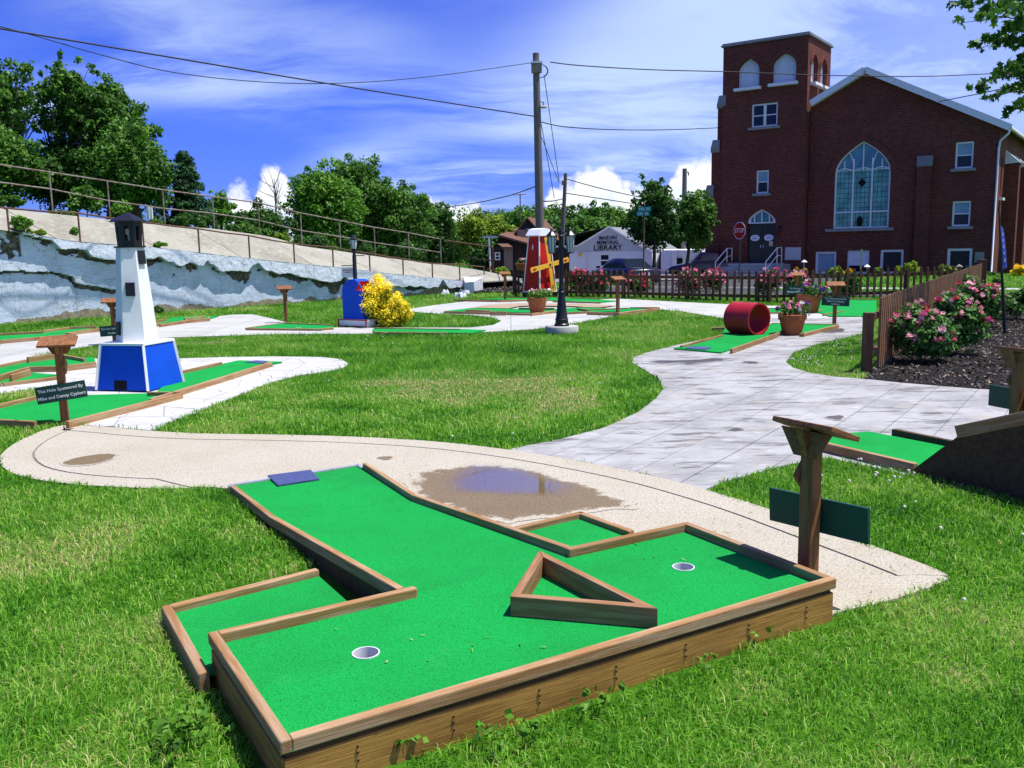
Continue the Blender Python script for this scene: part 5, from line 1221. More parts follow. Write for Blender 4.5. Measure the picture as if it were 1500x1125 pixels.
def handrail(x, top=True):
    y0, y1 = -.15, -1.05
    rl = part('handrail', MB().tube([(x, y0 - .1, zz_(1.42)), (x, y1, zz_(1.42)), (x - .32, y1 - 1.0, zz_(.62))], .032, 6), M_WHITE, CH)
    part('rail', MB().tube([(x, y0 - .1, zz_(.95)), (x, y1, zz_(.95)), (x - .32, y1 - 1.0, zz_(.15))], .028, 6), M_WHITE, rl)
    for (xx_, yy_, za, zb) in ((x, y1, .5, 1.42), (x, y0 - .1, .5, 1.42), (x - .32, y1 - 1.0, -.3, .62)): part('post', MB().tube([(xx_, yy_, zz_(za)), (xx_, yy_, zz_(zb))], .028, 6), M_WHITE, rl)
handrail(-4.25); handrail(-1.15)
part('plaque', MB().box((-.55, -.03, zz_(1.05)), (.95, .05, .75)), mat('pale stone plaque', (.50, .51, .52), .7, .2, var=((12, (.36, .37, .38), .5, .7, (1, 1, 4)),)), CH, bevel=.01)
part('cheek_wall', MB().box((-.75, -1.0, .38), (.35, 1.4, .76)), M_STONE, CH)
# main front with gable
Y0 = .6; XL, XR, XA = .05, 9.98, 3.11; ZA, SL = 11.05, .511
def rake(x): return ZA - SL * abs(x - XA)
FR = dict(O=(0, Y0, 0), U=(1, 0, 0), V=(0, 0, 1), N=(0, -1, 0))
big = archpts(3.06, 3.1, 4.86, 3.09, zz_(2.46), 10)
f_holes = [big, rect(7.88, 8.76, zz_(5.48), zz_(6.87)), rect(7.88, 8.78, zz_(2.42), zz_(3.76)), rect(.60, 1.80, zz_(-.16), zz_(1.14)), rect(2.42, 3.66, zz_(-.16), zz_(1.19)), rect(4.26, 5.5, zz_(-.16), zz_(1.21)), rect(7.74, 8.99, zz_(-.16), zz_(1.24))]
part('front_wall', MB().plate([(XL, 0), (XR, 0), (XR, zz_(rake(XR))), (XA, zz_(ZA)), (XL, zz_(rake(XL)))], -.35, 0, **FR, holes=f_holes), M_BRICK, CH)
window(7.88, 8.76, zz_(5.48), zz_(6.87), Y0, upper=M_BLIND); window(7.88, 8.78, zz_(2.42), zz_(3.76), Y0, upper=M_BLIND)
window(.60, 1.80, zz_(-.16), zz_(1.14), Y0, glass=M_BLIND, sill=False, bars=0, fw=.13); window(4.26, 5.5, zz_(-.16), zz_(1.21), Y0, sill=False, bars=0, fw=.13); window(7.74, 8.99, zz_(-.16), zz_(1.24), Y0, sill=False, bars=0, fw=.14)
d_ = part('side_door', MB().plate(rect(2.42, 3.66, zz_(-.16), zz_(1.19)), -.2, -.1, **FR), M_WHITE, CH); part('notice', MB().box((3.1, Y0 + .08, zz_(.78)), (.5, .03, .42)), M_TRIM, d_); part('ramp_panel', MB().box((3.04, Y0 + .07, zz_(.15)), (1.0, .05, .35)), M_DARK, d_)
# great window
sc = lambda P, k, dz: [(3.09 + (p[0] - 3.09) * k, zz_(2.46) + dz + (p[1] - zz_(2.46)) * (1 - 2 * dz / 4.86)) for p in P]
GW = part('great_window', MB().plate(ccw(big), -.22, -.06, **FR, holes=[sc(ccw(big), .945, .075)]), M_WHITE, CH)
archband(big, .34, (0, Y0, 0), (1, 0, 0), (0, 0, 1), (0, -1, 0), CH)
z1_, z2_ = zz_(2.46 + .92), zz_(2.46 + 3.28)
for x_ in (2.57, 3.61): part('mullion', MB().box((x_, Y0 + .14, (zz_(2.5) + zz_(6.35)) / 2), (.075, .10, 3.9)), M_WHITE, GW)
for x_, za, zb in ((3.09, z2_, zz_(7.2)), (2.06, z2_, zz_(6.3)), (4.12, z2_, zz_(6.3))): part('mullion', MB().box((x_, Y0 + .15, (za + zb) / 2), (.06, .08, zb - za)), M_WHITE, GW)
part('transom', MB().box((3.09, Y0 + .142, z1_), (2.9, .095, .075)), M_WHITE, GW)
for x_ in (2.08, 3.09, 4.10):
    pts_ = [(x_ - .50 + 1.0 * f, Y0 + .13, z2_ - .05 + .16 * math.sin(math.pi * f)) for f in np.linspace(0, 1, 9)]
    part('arch_bar', MB().tube(pts_, .036, 6), M_WHITE, GW)
for s_ in (-1, 1): part('arch_bar', MB().tube([(3.09 + s_ * (.52 + .50 * (1 - math.cos(a))), Y0 + .14, z2_ + 1.1 * math.sin(a)) for a in np.linspace(0, 1.35, 8)], .032, 6), M_WHITE, GW)
for k, x_ in enumerate((2.06, 3.09, 4.12)):
    part('stained_pane', MB().box((x_, Y0 + .19, (z1_ + z2_) / 2), (.96, .02, z2_ - z1_ - .02)), M_SG1, GW); part('stained_pane', MB().box((x_, Y0 + .19, (zz_(2.55) + z1_) / 2), (.96, .02, z1_ - zz_(2.55))), M_SG1, GW)
part('stained_pane', MB().plate(ccw([p for p in sc(big, .95, .07) if p[1] > z2_ + .3] + [(4.55, z2_), (1.63, z2_)][::1]), -.205, -.195, **FR), M_SG2, GW)
part('dark_emblem', MB().plate([(0, -.26), (.22, 0), (0, .26), (-.22, 0)], 0, .02, (3.05, Y0 + .178, z2_ - .72), (1, 0, 0), (0, 0, 1), (0, -1, 0)), M_DARK, GW)
part('dark_emblem', MB().plate([(-.14, -.3), (.14, -.3), (.18, .1), (0, .3), (-.18, .1)], 0, .02, (3.0, Y0 + .178, z1_ - .5), (1, 0, 0), (0, 0, 1), (0, -1, 0)), M_DARK, GW)
part('sill', MB().box((3.05, Y0 - .03, zz_(2.37)), (3.75, .36, .16)), M_STONE, GW)
part('chimney_breast', MB().box((6.4, Y0 - .13, zz_(5.7) / 2), (.72, .25, zz_(5.7))), M_BRICK, CH); part('chimney_cap', MB().box((6.4, Y0 - .13, zz_(5.98)), (.78, .3, .56)), M_GROOF, CH, bevel=.02)
# roof with white raking boards
DEP = 17.
for s_, x1 in ((-1, XL - 1.9), (1, XR + .52)):
    a, b = Vector((XA, 0, zz_(ZA) + .20)), Vector((x1, 0, zz_(rake(x1)) + .20)); nrm = Vector((-(b - a).z, 0, (b - a).x)).normalized(); nrm = nrm if nrm.z > 0 else -nrm
    y0_ = Y0 - .45 if s_ > 0 else Y0 + TD
    part('roof_slope', MB().add([a + Vector((0, y0_, 0)), b + Vector((0, y0_, 0)), b + Vector((0, DEP, 0)), a + Vector((0, DEP, 0))] + [p + Vector((0, 0, -.14)) for p in (a + Vector((0, y0_, 0)), b + Vector((0, y0_, 0)), b + Vector((0, DEP, 0)), a + Vector((0, DEP, 0)))], [(0, 1, 2, 3), (4, 7, 6, 5), (0, 4, 5, 1), (1, 5, 6, 2), (2, 6, 7, 3), (3, 7, 4, 0)]), M_GROOF, CH)
    x1b = XL + .1 if s_ < 0 else x1
    b2 = Vector((x1b, 0, zz_(rake(x1b)) + .20)); y_ = Y0 - .47
    part('raking_board', MB().beam(a + Vector((0, y_ + .03, -.10)), b2 + Vector((0, y_ + .03, -.10)), .05, .34), M_TRIM, CH)
    part('soffit', MB().add([a + Vector((0, y_ + .06, -.26)), b2 + Vector((0, y_ + .06, -.26)), b2 + Vector((0, Y0 - .0, -.26)), a + Vector((0, Y0, -.26))], [(0, 3, 2, 1)]), M_TRIM, CH)
a = Vector((XL + .1, Y0 - .45, zz_(rake(XL)) + .2)); part('roof_slope', MB().add([Vector((XA, Y0 - .45, zz_(ZA) + .2)), Vector((XA, Y0 + TD, zz_(ZA) + .2)), Vector((XL + .1, Y0 + TD, a.z)), a], [(0, 1, 2, 3)]), M_GROOF, CH)
s_h = [rect(1.6, 2.1, zz_(3.9), zz_(6.0)), rect(5.2, 5.7, zz_(-.1), zz_(4.0)), rect(9.2, 9.7, zz_(-.1), zz_(4.0))]
part('side_wall', MB().plate(rect(Y0 + .35, DEP - .2, 0, zz_(rake(XR)) + .05), -.35, 0, (XR, 0, 0), (0, 1, 0), (0, 0, 1), (1, 0, 0), holes=s_h), M_BRICK, CH)
for h_ in s_h:
    w_ = part('window', MB().plate(h_, -.2, -.1, (XR, 0, 0), (0, 1, 0), (0, 0, 1), (1, 0, 0)), M_WHITE, CH); part('sill', MB().box((XR + .05, (h_[0][0] + h_[1][0]) / 2, h_[0][1] - .07), (.3, .75, .14)), M_WHITE, w_)
for y_ in (3.4, 7.2):
    part('buttress', MB().box((XR + .35, y_, zz_(5.8) / 2), (.7, .7, zz_(5.8))), M_BRICK, CH); part('cap_stone', MB().add([(XR + .75, y_ - .4, zz_(5.8)), (XR + .75, y_ + .4, zz_(5.8)), (XR, y_ + .4, zz_(6.5)), (XR, y_ - .4, zz_(6.5)), (XR, y_ - .4, zz_(5.75)), (XR, y_ + .4, zz_(5.75))], [(0, 1, 2, 3), (0, 3, 4), (1, 5, 2), (0, 4, 5, 1)]), M_TRIM, CH)
part('back_wall', MB().box(((XL + XR) / 2, DEP - .1, zz_(3.2)), (XR - XL, .2, 2 * zz_(3.2))), M_BRICK, CH)
ev = XR + .5; part('gutter', MB().beam((ev, Y0 - .4, zz_(rake(ev)) + .12), (ev, DEP, zz_(rake(ev)) + .12), .14, .14), M_TRIM, CH)
part('downpipe', MB().tube([(ev - .02, Y0 - .35, zz_(rake(ev)) + .05), (ev - .08, Y0 - .3, zz_(rake(ev)) - .18), (XR + .03, Y0 - .1, zz_(rake(ev)) - .5), (XR - .02, Y0 - .09, zz_(rake(ev)) - .9), (XR - .02, Y0 - .09, .15), (XR - .02, Y0 - .3, .05)], .055, 8), M_TRIM, CH, smooth='all')
part('meter_box', MB().box((9.35, Y0 - .06, zz_(.75)), (.45, .12, .55)), M_STONE, CH)

# ================================================================== LIBRARY
LY = 80.; M_LIBW = mat('white painted block', (.70, .71, .74), .8, .2, var=((.8, (.62, .63, .67), .45, .75),), bump=((8, .1, .01),)); M_LIBG = mat('grey gable boarding', (.50, .51, .53), .8, .2, var=((2, (.43, .44, .46), .45, .7, (4, 1, .3)),))
def lp(x, y): p = at(x, y, LY); return (p.x, p.z)
lo_ = lp(892, 406)[1]; LB = thing('library', 'low white library with a gabled front lettered Marvin Memorial Library', 'library', (at(845, 404, LY).x, LY, lo_ - .3))
P3 = dict(O=(0, LY, 0), U=(1, 0, 0), V=(0, 0, 1), N=(0, -1, 0))
zb = lp(860, 369)[1]; xl, xr = lp(741, 400)[0], lp(955, 400)[0]
wx = [lp(879, 371), lp(893, 390)]
part('front_wall', MB().plate([(xl, lo_ - .5), (xr, lo_ - .5), (xr, zb), (xl, zb)], -.3, 0, **P3, holes=[rect(wx[0][0], wx[1][0], wx[1][1], wx[0][1] - .08)]), M_LIBW, LB, world=True)
ap = lp(892, 333); sh = lp(846, 361); le = (xl, lp(742, 363)[1]); rt = (xr, lp(955, 371)[1])
part('gable_front', MB().plate([(xl, zb), (xr, zb), (xr, max(rt[1], zb + .02)), ap, (sh[0], sh[1]), le], -.28, .03, **P3), M_LIBG, LB, world=True)
for a, b in ((ap, (xr, rt[1])), (ap, sh), (sh, le)): part('fascia', MB().beam((a[0], LY - .1, a[1] + .03), (b[0], LY - .1, b[1] + .03), .2, .14), M_WHITE, LB, world=True)
w_ = part('window', MB().plate(rect(wx[0][0], wx[1][0], wx[1][1], wx[0][1] - .08), -.2, -.05, **P3, holes=[rect(wx[0][0] + .08, wx[1][0] - .08, wx[1][1] + .08, (wx[0][1] + wx[1][1]) / 2 - .1), rect(wx[0][0] + .08, wx[1][0] - .08, (wx[0][1] + wx[1][1]) / 2, wx[0][1] - .16)]), M_WHITE, LB, world=True)
part('pane', MB().plate(rect(wx[0][0], wx[1][0], wx[1][1], wx[0][1] - .08), -.25, -.21, **P3), M_GLASS, w_, world=True)
dv = Vector((5, 13, 0))
part('roof_slope', MB().add([(ap[0], LY, ap[1] + .05), (xr, LY, rt[1] + .05), (xr + dv.x, LY + dv.y, rt[1] + .05), (ap[0] + dv.x, LY + dv.y, ap[1] + .05)], [(0, 1, 2, 3)]), M_GROOF, LB, world=True)
part('roof_slope', MB().add([(ap[0], LY, ap[1] + .05), (ap[0] + dv.x, LY + dv.y, ap[1] + .05), (xl + dv.x, LY + dv.y, le[1]), (xl, LY, le[1])], [(0, 1, 2, 3)]), M_GROOF, LB, world=True)
part('side_wall', MB().add([(xr, LY, lo_ - .5), (xr + dv.x, LY + dv.y, lo_ - .5), (xr + dv.x, LY + dv.y, rt[1]), (xr, LY, rt[1])], [(0, 1, 2, 3)]), M_LIBW, LB, world=True)
part('wall_light', MB().box((lp(850, 373)[0], LY - .1, lp(850, 373)[1]), (.25, .2, .25)), M_YEL, LB, world=True); part('downpipe', MB().tube([(lp(861, 379)[0], LY - .06, zb), (lp(861, 379)[0], LY - .06, lo_)], .05, 6), M_WHITE, LB, world=True)
M_LET = mat('dark lettering', (.018, .018, .02), .6, .2)
for s_, py, wpx, sz in (('MARVIN', 348.6, 25, .46), ('MEMORIAL', 355.4, 32, .46), ('LIBRARY', 363.2, 41, .66)):
    c = at(890.5, py, LY - .05); fm = frame((c.x - LB.location.x, c.y - LB.location.y, c.z - LB.location.z), (1, 0, .01), (-.01, 0, 1), (0, -1, 0))
    o = text('lettering', s_, sz, fm, M_LET, LB, ext=.02); w0_ = max(v.co.x for v in o.data.vertices) - min(v.co.x for v in o.data.vertices); o.scale.x = wpx * LY / FPX / w0_
# white buildings half hidden behind the street trees
WA = thing('white_building', 'white walled building half hidden behind the street trees beside the church', 'building', (*at(1010, 402, 72)[:2], -.9))
c0, c1_, c2_ = at(968, 402, 72), at(1024, 402, 70), at(1062, 402, 84)
part('wall', MB().prism([c0[:2], c1_[:2], c2_[:2], (c0.x + 2, c0.y + 12)], -1.2, at(1010, 366, 71).z), M_LIBW, WA, world=True)
part('door', MB().box((at(997, 392, 70).x, at(997, 392, 71).y - .05, at(997, 392, 71).z), (.9, .1, 1.5)), M_GLASS, WA, world=True); part('sign_panel', MB().box((at(998, 382, 70.6).x, 70.6, at(998, 382, 70.6).z), (.45, .06, .3)), M_DARK, WA, world=True)
for x_ in (987, 1002, 1019): part('pilaster', MB().beam((at(x_, 402, 70.8).x, 70.6, -1.2), (at(x_, 402, 70.8).x, 70.6, at(x_, 367, 70.8).z), .3, .3), M_WHITE, WA, world=True)

# ================================================================== DARK BARN HOUSE
BY = 60.; M_BARN = mat('dark brown barn boards', (.030, .022, .020), .85, .1, var=((3, (.05, .036, .03), .5, .7, (8, 8, .4)),)); M_SLATE = mat('dark blue siding', (.028, .032, .045), .85, .1); M_GWOOD = mat('grey weathered boards', (.21, .165, .13), .85, .1, var=((5, (.12, .09, .07), .45, .65, (9, 9, .3)),))
BN = thing('barn_house', 'dark brown barn like house with reddish shingle roofs behind the windmill', 'house', (*at(765, 404, BY)[:2], float(gz(0, BY))))
def bp(x, y, Y=BY): return tuple(at(x, y, Y))
def pane_(pts, th=.12): pass
zg = float(gz(0, BY)) - .2
p0, p1, p2, p3 = bp(731, 344), bp(779, 357), bp(800, 362), bp(834, 364)
part('wall', MB().plate([(p0[0], zg), (p3[0], zg), (p3[0], p3[2]), (p2[0], p2[2]), (p1[0], p1[2]), (p0[0], p0[2])], -6, 0, (0, BY, 0), (1, 0, 0), (0, 0, 1), (0, -1, 0)), M_BARN, BN, world=True)
def slope(name, pts, m, par=BN):
    mb = MB(); P = [Vector(p) for p in pts]; n = len(P); mb.add(P + [p - Vector((0, 0, .14)) for p in P], [tuple(range(n)), tuple(range(n, 2 * n))[::-1]] + [(i, n + i, n + (i + 1) % n, (i + 1) % n) for i in range(n)]); return part(name, mb, m, par, world=True)
slope('roof', [bp(730, 343.5, BY - .3), bp(779, 357.5, BY - .3), bp(802, 363, BY - .3), bp(815, 352, BY + 5), bp(786, 347, BY + 5), bp(744, 340, BY + 5)], M_ROOF)
slope('roof', [bp(738, 341, BY + 4.9), bp(757, 341, BY + 4.9), bp(761, 333.5, BY + 9), bp(744, 333.5, BY + 9)], M_ROOF)
GY = BY + 4.0
a, b, c = bp(753, 345, GY), bp(772, 320, GY), bp(792, 343, GY)
part('gable_wall', MB().plate([(a[0], a[2] - 2), (c[0], a[2] - 2), (c[0], c[2]), (b[0], b[2]), (a[0], a[2])], -.2, 0, (0, GY, 0), (1, 0, 0), (0, 0, 1), (0, -1, 0)), M_SLATE, BN, world=True)
b_, c_ = Vector(b) + Vector((0, -.25, .1)), Vector(c) + Vector((.1, -.25, 0)); dd = Vector((1.5, 6.5, 0))
slope('roof', [b_, c_, c_ + dd, b_ + dd], M_ROOF); a_2 = Vector(a) + Vector((-.1, -.25, 0)); slope('roof', [a_2, b_, b_ + dd * .7, a_2 + dd * .7], M_ROOF)
slope('roof', [bp(789, 347, BY + 5.5), bp(822, 352, BY + 5.5), bp(812, 336, BY + 9), bp(790, 336, BY + 9)], M_ROOF)
def bwin(x0, x1, y0, y1, Y):
    q0, q1 = at(x0, y1, Y), at(x1, y0, Y); zm = (q0.z + q1.z) / 2
    w_ = part('window', MB().plate(rect(q0.x, q1.x, q0.z, q1.z), 0, .08, (0, Y, 0), (1, 0, 0), (0, 0, 1), (0, -1, 0), holes=[rect(q0.x + .06, q1.x - .06, q0.z + .06, zm - .03), rect(q0.x + .06, q1.x - .06, zm + .03, q1.z - .06)]), M_TRIM, BN, world=True)
    part('pane', MB().plate(rect(q0.x, q1.x, q0.z, q1.z), 0, .03, (0, Y - .0, 0), (1, 0, 0), (0, 0, 1), (0, -1, 0)), M_GLASS, w_, world=True)
bwin(725, 732.5, 369.5, 381, BY - 1.0); bwin(770.5, 776, 335, 344, GY - .02)
q0, q1 = at(722, 404, BY - .98), at(739, 362, BY - .98); part('porch_wall', MB().box(((q0.x + q1.x) / 2, BY - .48, (zg + q1.z) / 2), (q1.x - q0.x, .98, q1.z - zg)), M_BARN, BN, world=True)
q0, q1 = at(738.5, 396, BY - 1.2), at(751, 364, BY - 1.2); part('plank_door', MB().box(((q0.x + q1.x) / 2, BY - .6, (q0.z + q1.z) / 2), (q1.x - q0.x, 1.15, q1.z - q0.z)), M_GWOOD, BN, world=True)
slope('porch_roof', [bp(736, 361.5, BY - 1.4), bp(751, 361.5, BY - 1.4), bp(743, 356, BY - .1), bp(727, 356, BY - .1)], M_ROOF)
part('air_conditioner', MB().box(at(765, 344, GY - .5), (.7, .5, .7)), M_GALV, BN, world=True)

# ================================================================== CAR, PICKUP
M_NAVY = mat('navy car paint', (.006, .009, .030), .3, .3, coat=.25); M_MAROON = mat('dark maroon car paint', (.05, .008, .010), .25, .5, coat=.6); M_CGLASS = mat('car glass', (.012, .018, .035), .12, .4); M_TYRE = mat('tyre rubber', (.015, .015, .016), .8, .2)
M_TAIL = mat('red tail light', (.55, .01, .015), .2, .5, coat=.5)
def loft(secs):
    """secs: rings of equal length, front to back"""
    mb = MB(); n = len(secs[0])
    for s_ in secs: mb.v += [tuple(p) for p in s_]
    for i in range(len(secs) - 1):
        for k in range(n): mb.f.append((i * n + k, (i + 1) * n + k, (i + 1) * n + (k + 1) % n, i * n + (k + 1) % n))
    mb.f.append(tuple(range(n))); mb.f.append(tuple((len(secs) - 1) * n + k for k in range(n))[::-1]); return mb
def ring(x, w0, w1, w2, z0, z1, z2):   # bottom, belt, top half-widths and heights
    return [(x, -w0, z0), (x, w0, z0), (x, w1, (z0 + z1) * .5), (x, w1 * .98, z1), (x, w2, z2), (x, -w2, z2), (x, -w1 * .98, z1), (x, -w1, (z0 + z1) * .5)]
def car(name, label, cat, loc, rz, paint, pickup=False):
    t = thing(name, label, cat, loc, rz)
    bd = [ring(2.32, .60, .66, .58, .35, .55, .62), ring(2.2, .74, .80, .70, .25, .62, .70), ring(1.5, .84, .90, .78, .20, .74, .84), ring(.9, .86, .92, .80, .20, .80, .92), ring(-.9, .86, .92, .82, .20, .84, .96), ring(-1.7, .85, .91, .80, .22, .84, .97), ring(-2.2, .78, .86, .74, .28, .80, .95), ring(-2.33, .70, .78, .66, .38, .74, .86)]
    part('body', loft(bd), paint, t, smooth='all')
    if not pickup:
        part('cabin', loft([ring(1.0, .72, .72, .70, .85, .88, .90), ring(.35, .74, .70, .60, .85, 1.18, 1.33), ring(-.3, .75, .72, .60, .85, 1.25, 1.43), ring(-.9, .75, .71, .58, .85, 1.22, 1.40), ring(-1.75, .72, .70, .62, .85, .96, .99)]), paint, t, smooth='all')
        for s_ in (-1, 1):
            for xs_ in ([(.72, .98), (.30, 1.27), (-.22, 1.34), (-.22, .98)], [(-.30, .98), (-.30, 1.34), (-.85, 1.31), (-1.30, 1.08), (-1.30, .98)]):
                part('side_window', MB().add([(x, s_ * (.745 - (z - .95) * .33), z) for x, z in xs_], [tuple(range(len(xs_)))]), M_CGLASS, t)
        part('rear_window', MB().add([(-1.72, -.60, 1.02), (-1.72, .60, 1.02), (-1.0, .50, 1.40), (-1.0, -.50, 1.40)], [(0, 1, 2, 3)]), M_CGLASS, t)
        part('windscreen', MB().add([(1.02, -.66, .93), (1.02, .66, .93), (.36, .54, 1.34), (.36, -.54, 1.34)], [(0, 1, 2, 3)]), M_CGLASS, t)
    else:
        part('cabin', loft([ring(.9, .76, .76, .74, .85, .92, .96), ring(.35, .78, .74, .62, .85, 1.3, 1.55), ring(-.6, .78, .74, .62, .85, 1.3, 1.58), ring(-.75, .78, .74, .64, .85, 1.25, 1.5)]), paint, t, smooth='all')
        for s_ in (-1, 1): part('side_window', MB().add([(.6, s_ * .755, 1.0), (.3, s_ * .66, 1.45), (-.5, s_ * .66, 1.48), (-.5, s_ * .755, 1.0)], [(0, 1, 2, 3)]), M_CGLASS, t)
    for x in (1.42, -1.42):
        for s_ in (-1, 1):
            w_ = part('wheel', MB().tube([(x, s_ * .70, .33), (x, s_ * .91, .33)], .33, 18), M_TYRE, t); part('rim', MB().tube([(x, s_ * .90, .33), (x, s_ * .925, .33)], .22, 14), M_GALV, w_)
    for s_ in (-1, 1):
        part('tail_light', MB().box((-2.23, s_ * .63, .78), (.14, .34, .20)), M_TAIL, t, bevel=.03); part('mirror', MB().box((.75, s_ * .98, 1.0), (.12, .16, .12)), paint, t, bevel=.02)
    part('number_plate', MB().box((-2.345, 0, .68), (.02, .36, .16)), M_WHITE, t); part('bumper', MB().box((-2.30, 0, .42), (.12, 1.45, .16)), paint, t, bevel=.04)
    return t
cc_ = at(922, 398, 44); car('parked_car', 'dark navy saloon car parked behind the picket fence in front of the library', 'car', (cc_.x - .2, 45.0, at(930, 378, 44).z - 1.43), R(90 + 21), M_NAVY)
cc_ = at(1036, 396, 56); car('pickup_truck', 'dark maroon pickup truck half hidden behind the church steps', 'pickup truck', (cc_.x, 56.5, float(gz(0, 56))), R(175), M_MAROON, True)

# ================================================================== POLES, WIRES, STREET SIGNS
M_POLE = mat('grey utility pole wood', (.16, .15, .14), .9, .1, var=((4, (.10, .093, .088), .45, .7, (6, 6, .5)),), bump=((8, .4, .01, (6, 6, .4)),)); M_WIRE = mat('black wire', (.012, .012, .014), .6, .3)
def upole(label, px, ptop, pbot_x, Y, r0, r1, zb=None, group=None):
    a = at(pbot_x, 400, Y); b = at(px, ptop, Y); zb = float(gz(0, Y)) if zb is None else zb
    d = (b - a); base = a + d * ((zb - a.z) / d.z); t = thing('utility_pole', label, 'utility pole', tuple(base)); part('pole', MB().tube([base - Vector((0, 0, .3)), b], [r0, r1], 14), M_POLE, t, world=True, smooth=True); return t, b
PM, pt_ = upole('tall grey utility pole behind the red windmill', 785, 78, 792.5, 36, .195, .125)
k_ = 36 / FPX
q = at(786, 100, 35.8); part('transformer_box', MB().box(q, (.40, .25, .34)), M_GALV, PM, world=True, bevel=.03); part('box_lid', MB().box(q + Vector((0, 0, .2)), (.44, .28, .06)), M_WHITE, PM, world=True)
q = at(796, 154, 35.9); part('light_fitting', MB().tube([q + Vector((-.1, 0, .12)), q + Vector((0, 0, .12)), q], .03, 6).lathe([(.03, .0), (.13, -.08), (.13, -.1)], tuple(q), 10), M_GALV, PM, world=True)
mb = MB()
for x0, y0, x1, y1 in ((797, 110, 819, 265), (793, 200, 819, 268), (793, 182, 812, 290)): mb.tube([at(x0, y0, 36), at(x1, y1, 38)], .014, 4)
for s_ in (0, 1): mb.tube([at(790 + 12 * math.sin(a) + s_, 98 + 10 * (1 - math.cos(a)) - 4, 36) for a in np.linspace(0, 3.1, 8)], .012, 4)
part('guy_wire', mb, M_WIRE, PM, world=True)
P2, p2t = upole('thin dark utility pole beside the library', 828.5, 254, 821, 64, .18, .12); mb = MB(); part('cable_clamp', MB().box(at(826, 268, 63.7), (.3, .2, .3)), M_GALV, P2, world=True)
P3_, p3t = upole('dark utility pole rising behind the street trees', 1003, 247, 1001, 84, .26, .20)
part('insulator', MB().tube([at(1003, 251, 84), at(1008, 252, 84), at(1009, 257, 84)], .06, 6), M_BLACK, P3_, world=True)
def wire(label, pts, r=.014, Ys=None, group=None):
    P = [at(x, y, Y) for x, y, Y in pts]; n = 22; out_ = []
    # smooth curve through the points
    for i in range(len(P) - 1):
        a = P[max(i - 1, 0)]; b = P[i]; c = P[i + 1]; d = P[min(i + 2, len(P) - 1)]
        for j in range(n // 2):
            t = j / (n // 2); out_.append(.5 * ((2 * b) + (c - a) * t + (2 * a - 5 * b + 4 * c - d) * t * t + (3 * b - a - 3 * c + d) * t ** 3))
    out_.append(P[-1]); return tag(part('overhead_wire', MB().tube(out_, r, 5), M_WIRE, None, smooth='all'), label, 'wire', group)
wire('heavier overhead wire falling from the upper left to the middle of the tall pole', [(-160, 16, 19), (0, 42, 22), (250, 84, 25.5), (520, 129, 30), (783, 170.5, 36)], .022)
wire('thin sagging wire from the upper left to the box on the tall pole', [(-160, 2, 19), (0, 39, 22), (60, 55, 23), (150, 81, 24), (260, 107, 26), (400, 121, 28), (520, 121, 30), (640, 111, 33), (778, 92, 36)], .013)
wire('twisted service wire from the top of the tall pole past the church tower', [(806, 91, 36), (850, 96, 37), (950, 102, 39), (1060, 105, 41), (1200, 110, 43), (1340, 112, 44), (1450, 108, 44), (1600, 100, 44)], .022)
wire('lower wire from the tall pole to the church tower', [(793, 179, 36), (830, 186, 40), (900, 190, 46), (980, 190, 52), (1057, 187, 57.2)], .022)
wire('wire crossing the roof edge under the maple branches', [(1375, 149, 43), (1410, 142, 40), (1450, 134, 36), (1600, 100, 30)], .02)
wire('dark wire rising from the left over the far trees to the tall pole', [(610, 308, 70), (680, 300, 60), (740, 288, 50), (788, 272, 38)], .026)
wire('upper of the wires running right from the thin pole', [(829, 262, 64), (880, 276, 68), (940, 289, 74), (1000, 296, 84)], .035)
wire('lower of the wires running right from the thin pole', [(829, 283, 64), (880, 291, 68), (940, 300, 76), (985, 305, 84)], .035)
wire('short wire between the tall pole and the thin pole', [(795, 295, 40), (812, 294, 50), (829, 290, 64)], .03)
an = thing('tv_antenna', 'thin television antenna above the distant trees', 'antenna', tuple(at(762, 315, 95))); part('mast', MB().tube([at(762, 325, 95), at(762, 284, 95)], .06, 5), M_GALV, an, world=True); part('boom', MB().tube([at(752, 285.5, 95), at(771, 284.5, 95)], .05, 5), M_GALV, an, world=True)

# stop sign
sy = 44.; sp = at(1082, 410, sy); sg0 = float(gz(0, sy)); ST = thing('stop_sign', 'red octagonal stop sign on a green post before the church steps', 'stop sign', (sp.x, sy, sg0), R(-62))
zc = at(1079.5, 338, sy).z - sg0; part('post', MB().box((0, .03, zc / 2 + .1), (.06, .03, zc + .2)), mat('green steel post', (.03, .075, .045), .6, .3), ST)
oc = lambda r: [(r * math.cos(R(22.5 + 45 * k)), r * math.sin(R(22.5 + 45 * k))) for k in range(8)]
fc = part('sign_face', MB().plate(oc(.43), 0, .008, (0, 0, zc), (1, 0, 0), (0, 0, 1), (0, -1, 0)), M_WHITE, ST); part('red_field', MB().plate(oc(.395), .008, .011, (0, 0, zc), (1, 0, 0), (0, 0, 1), (0, -1, 0)), M_RED, fc)
text('lettering', 'STOP', .30, frame((0, -.0125, zc), (1, 0, 0), (0, 0, 1), (0, -1, 0)), M_TEXT, fc, ext=.001, sx=.9)
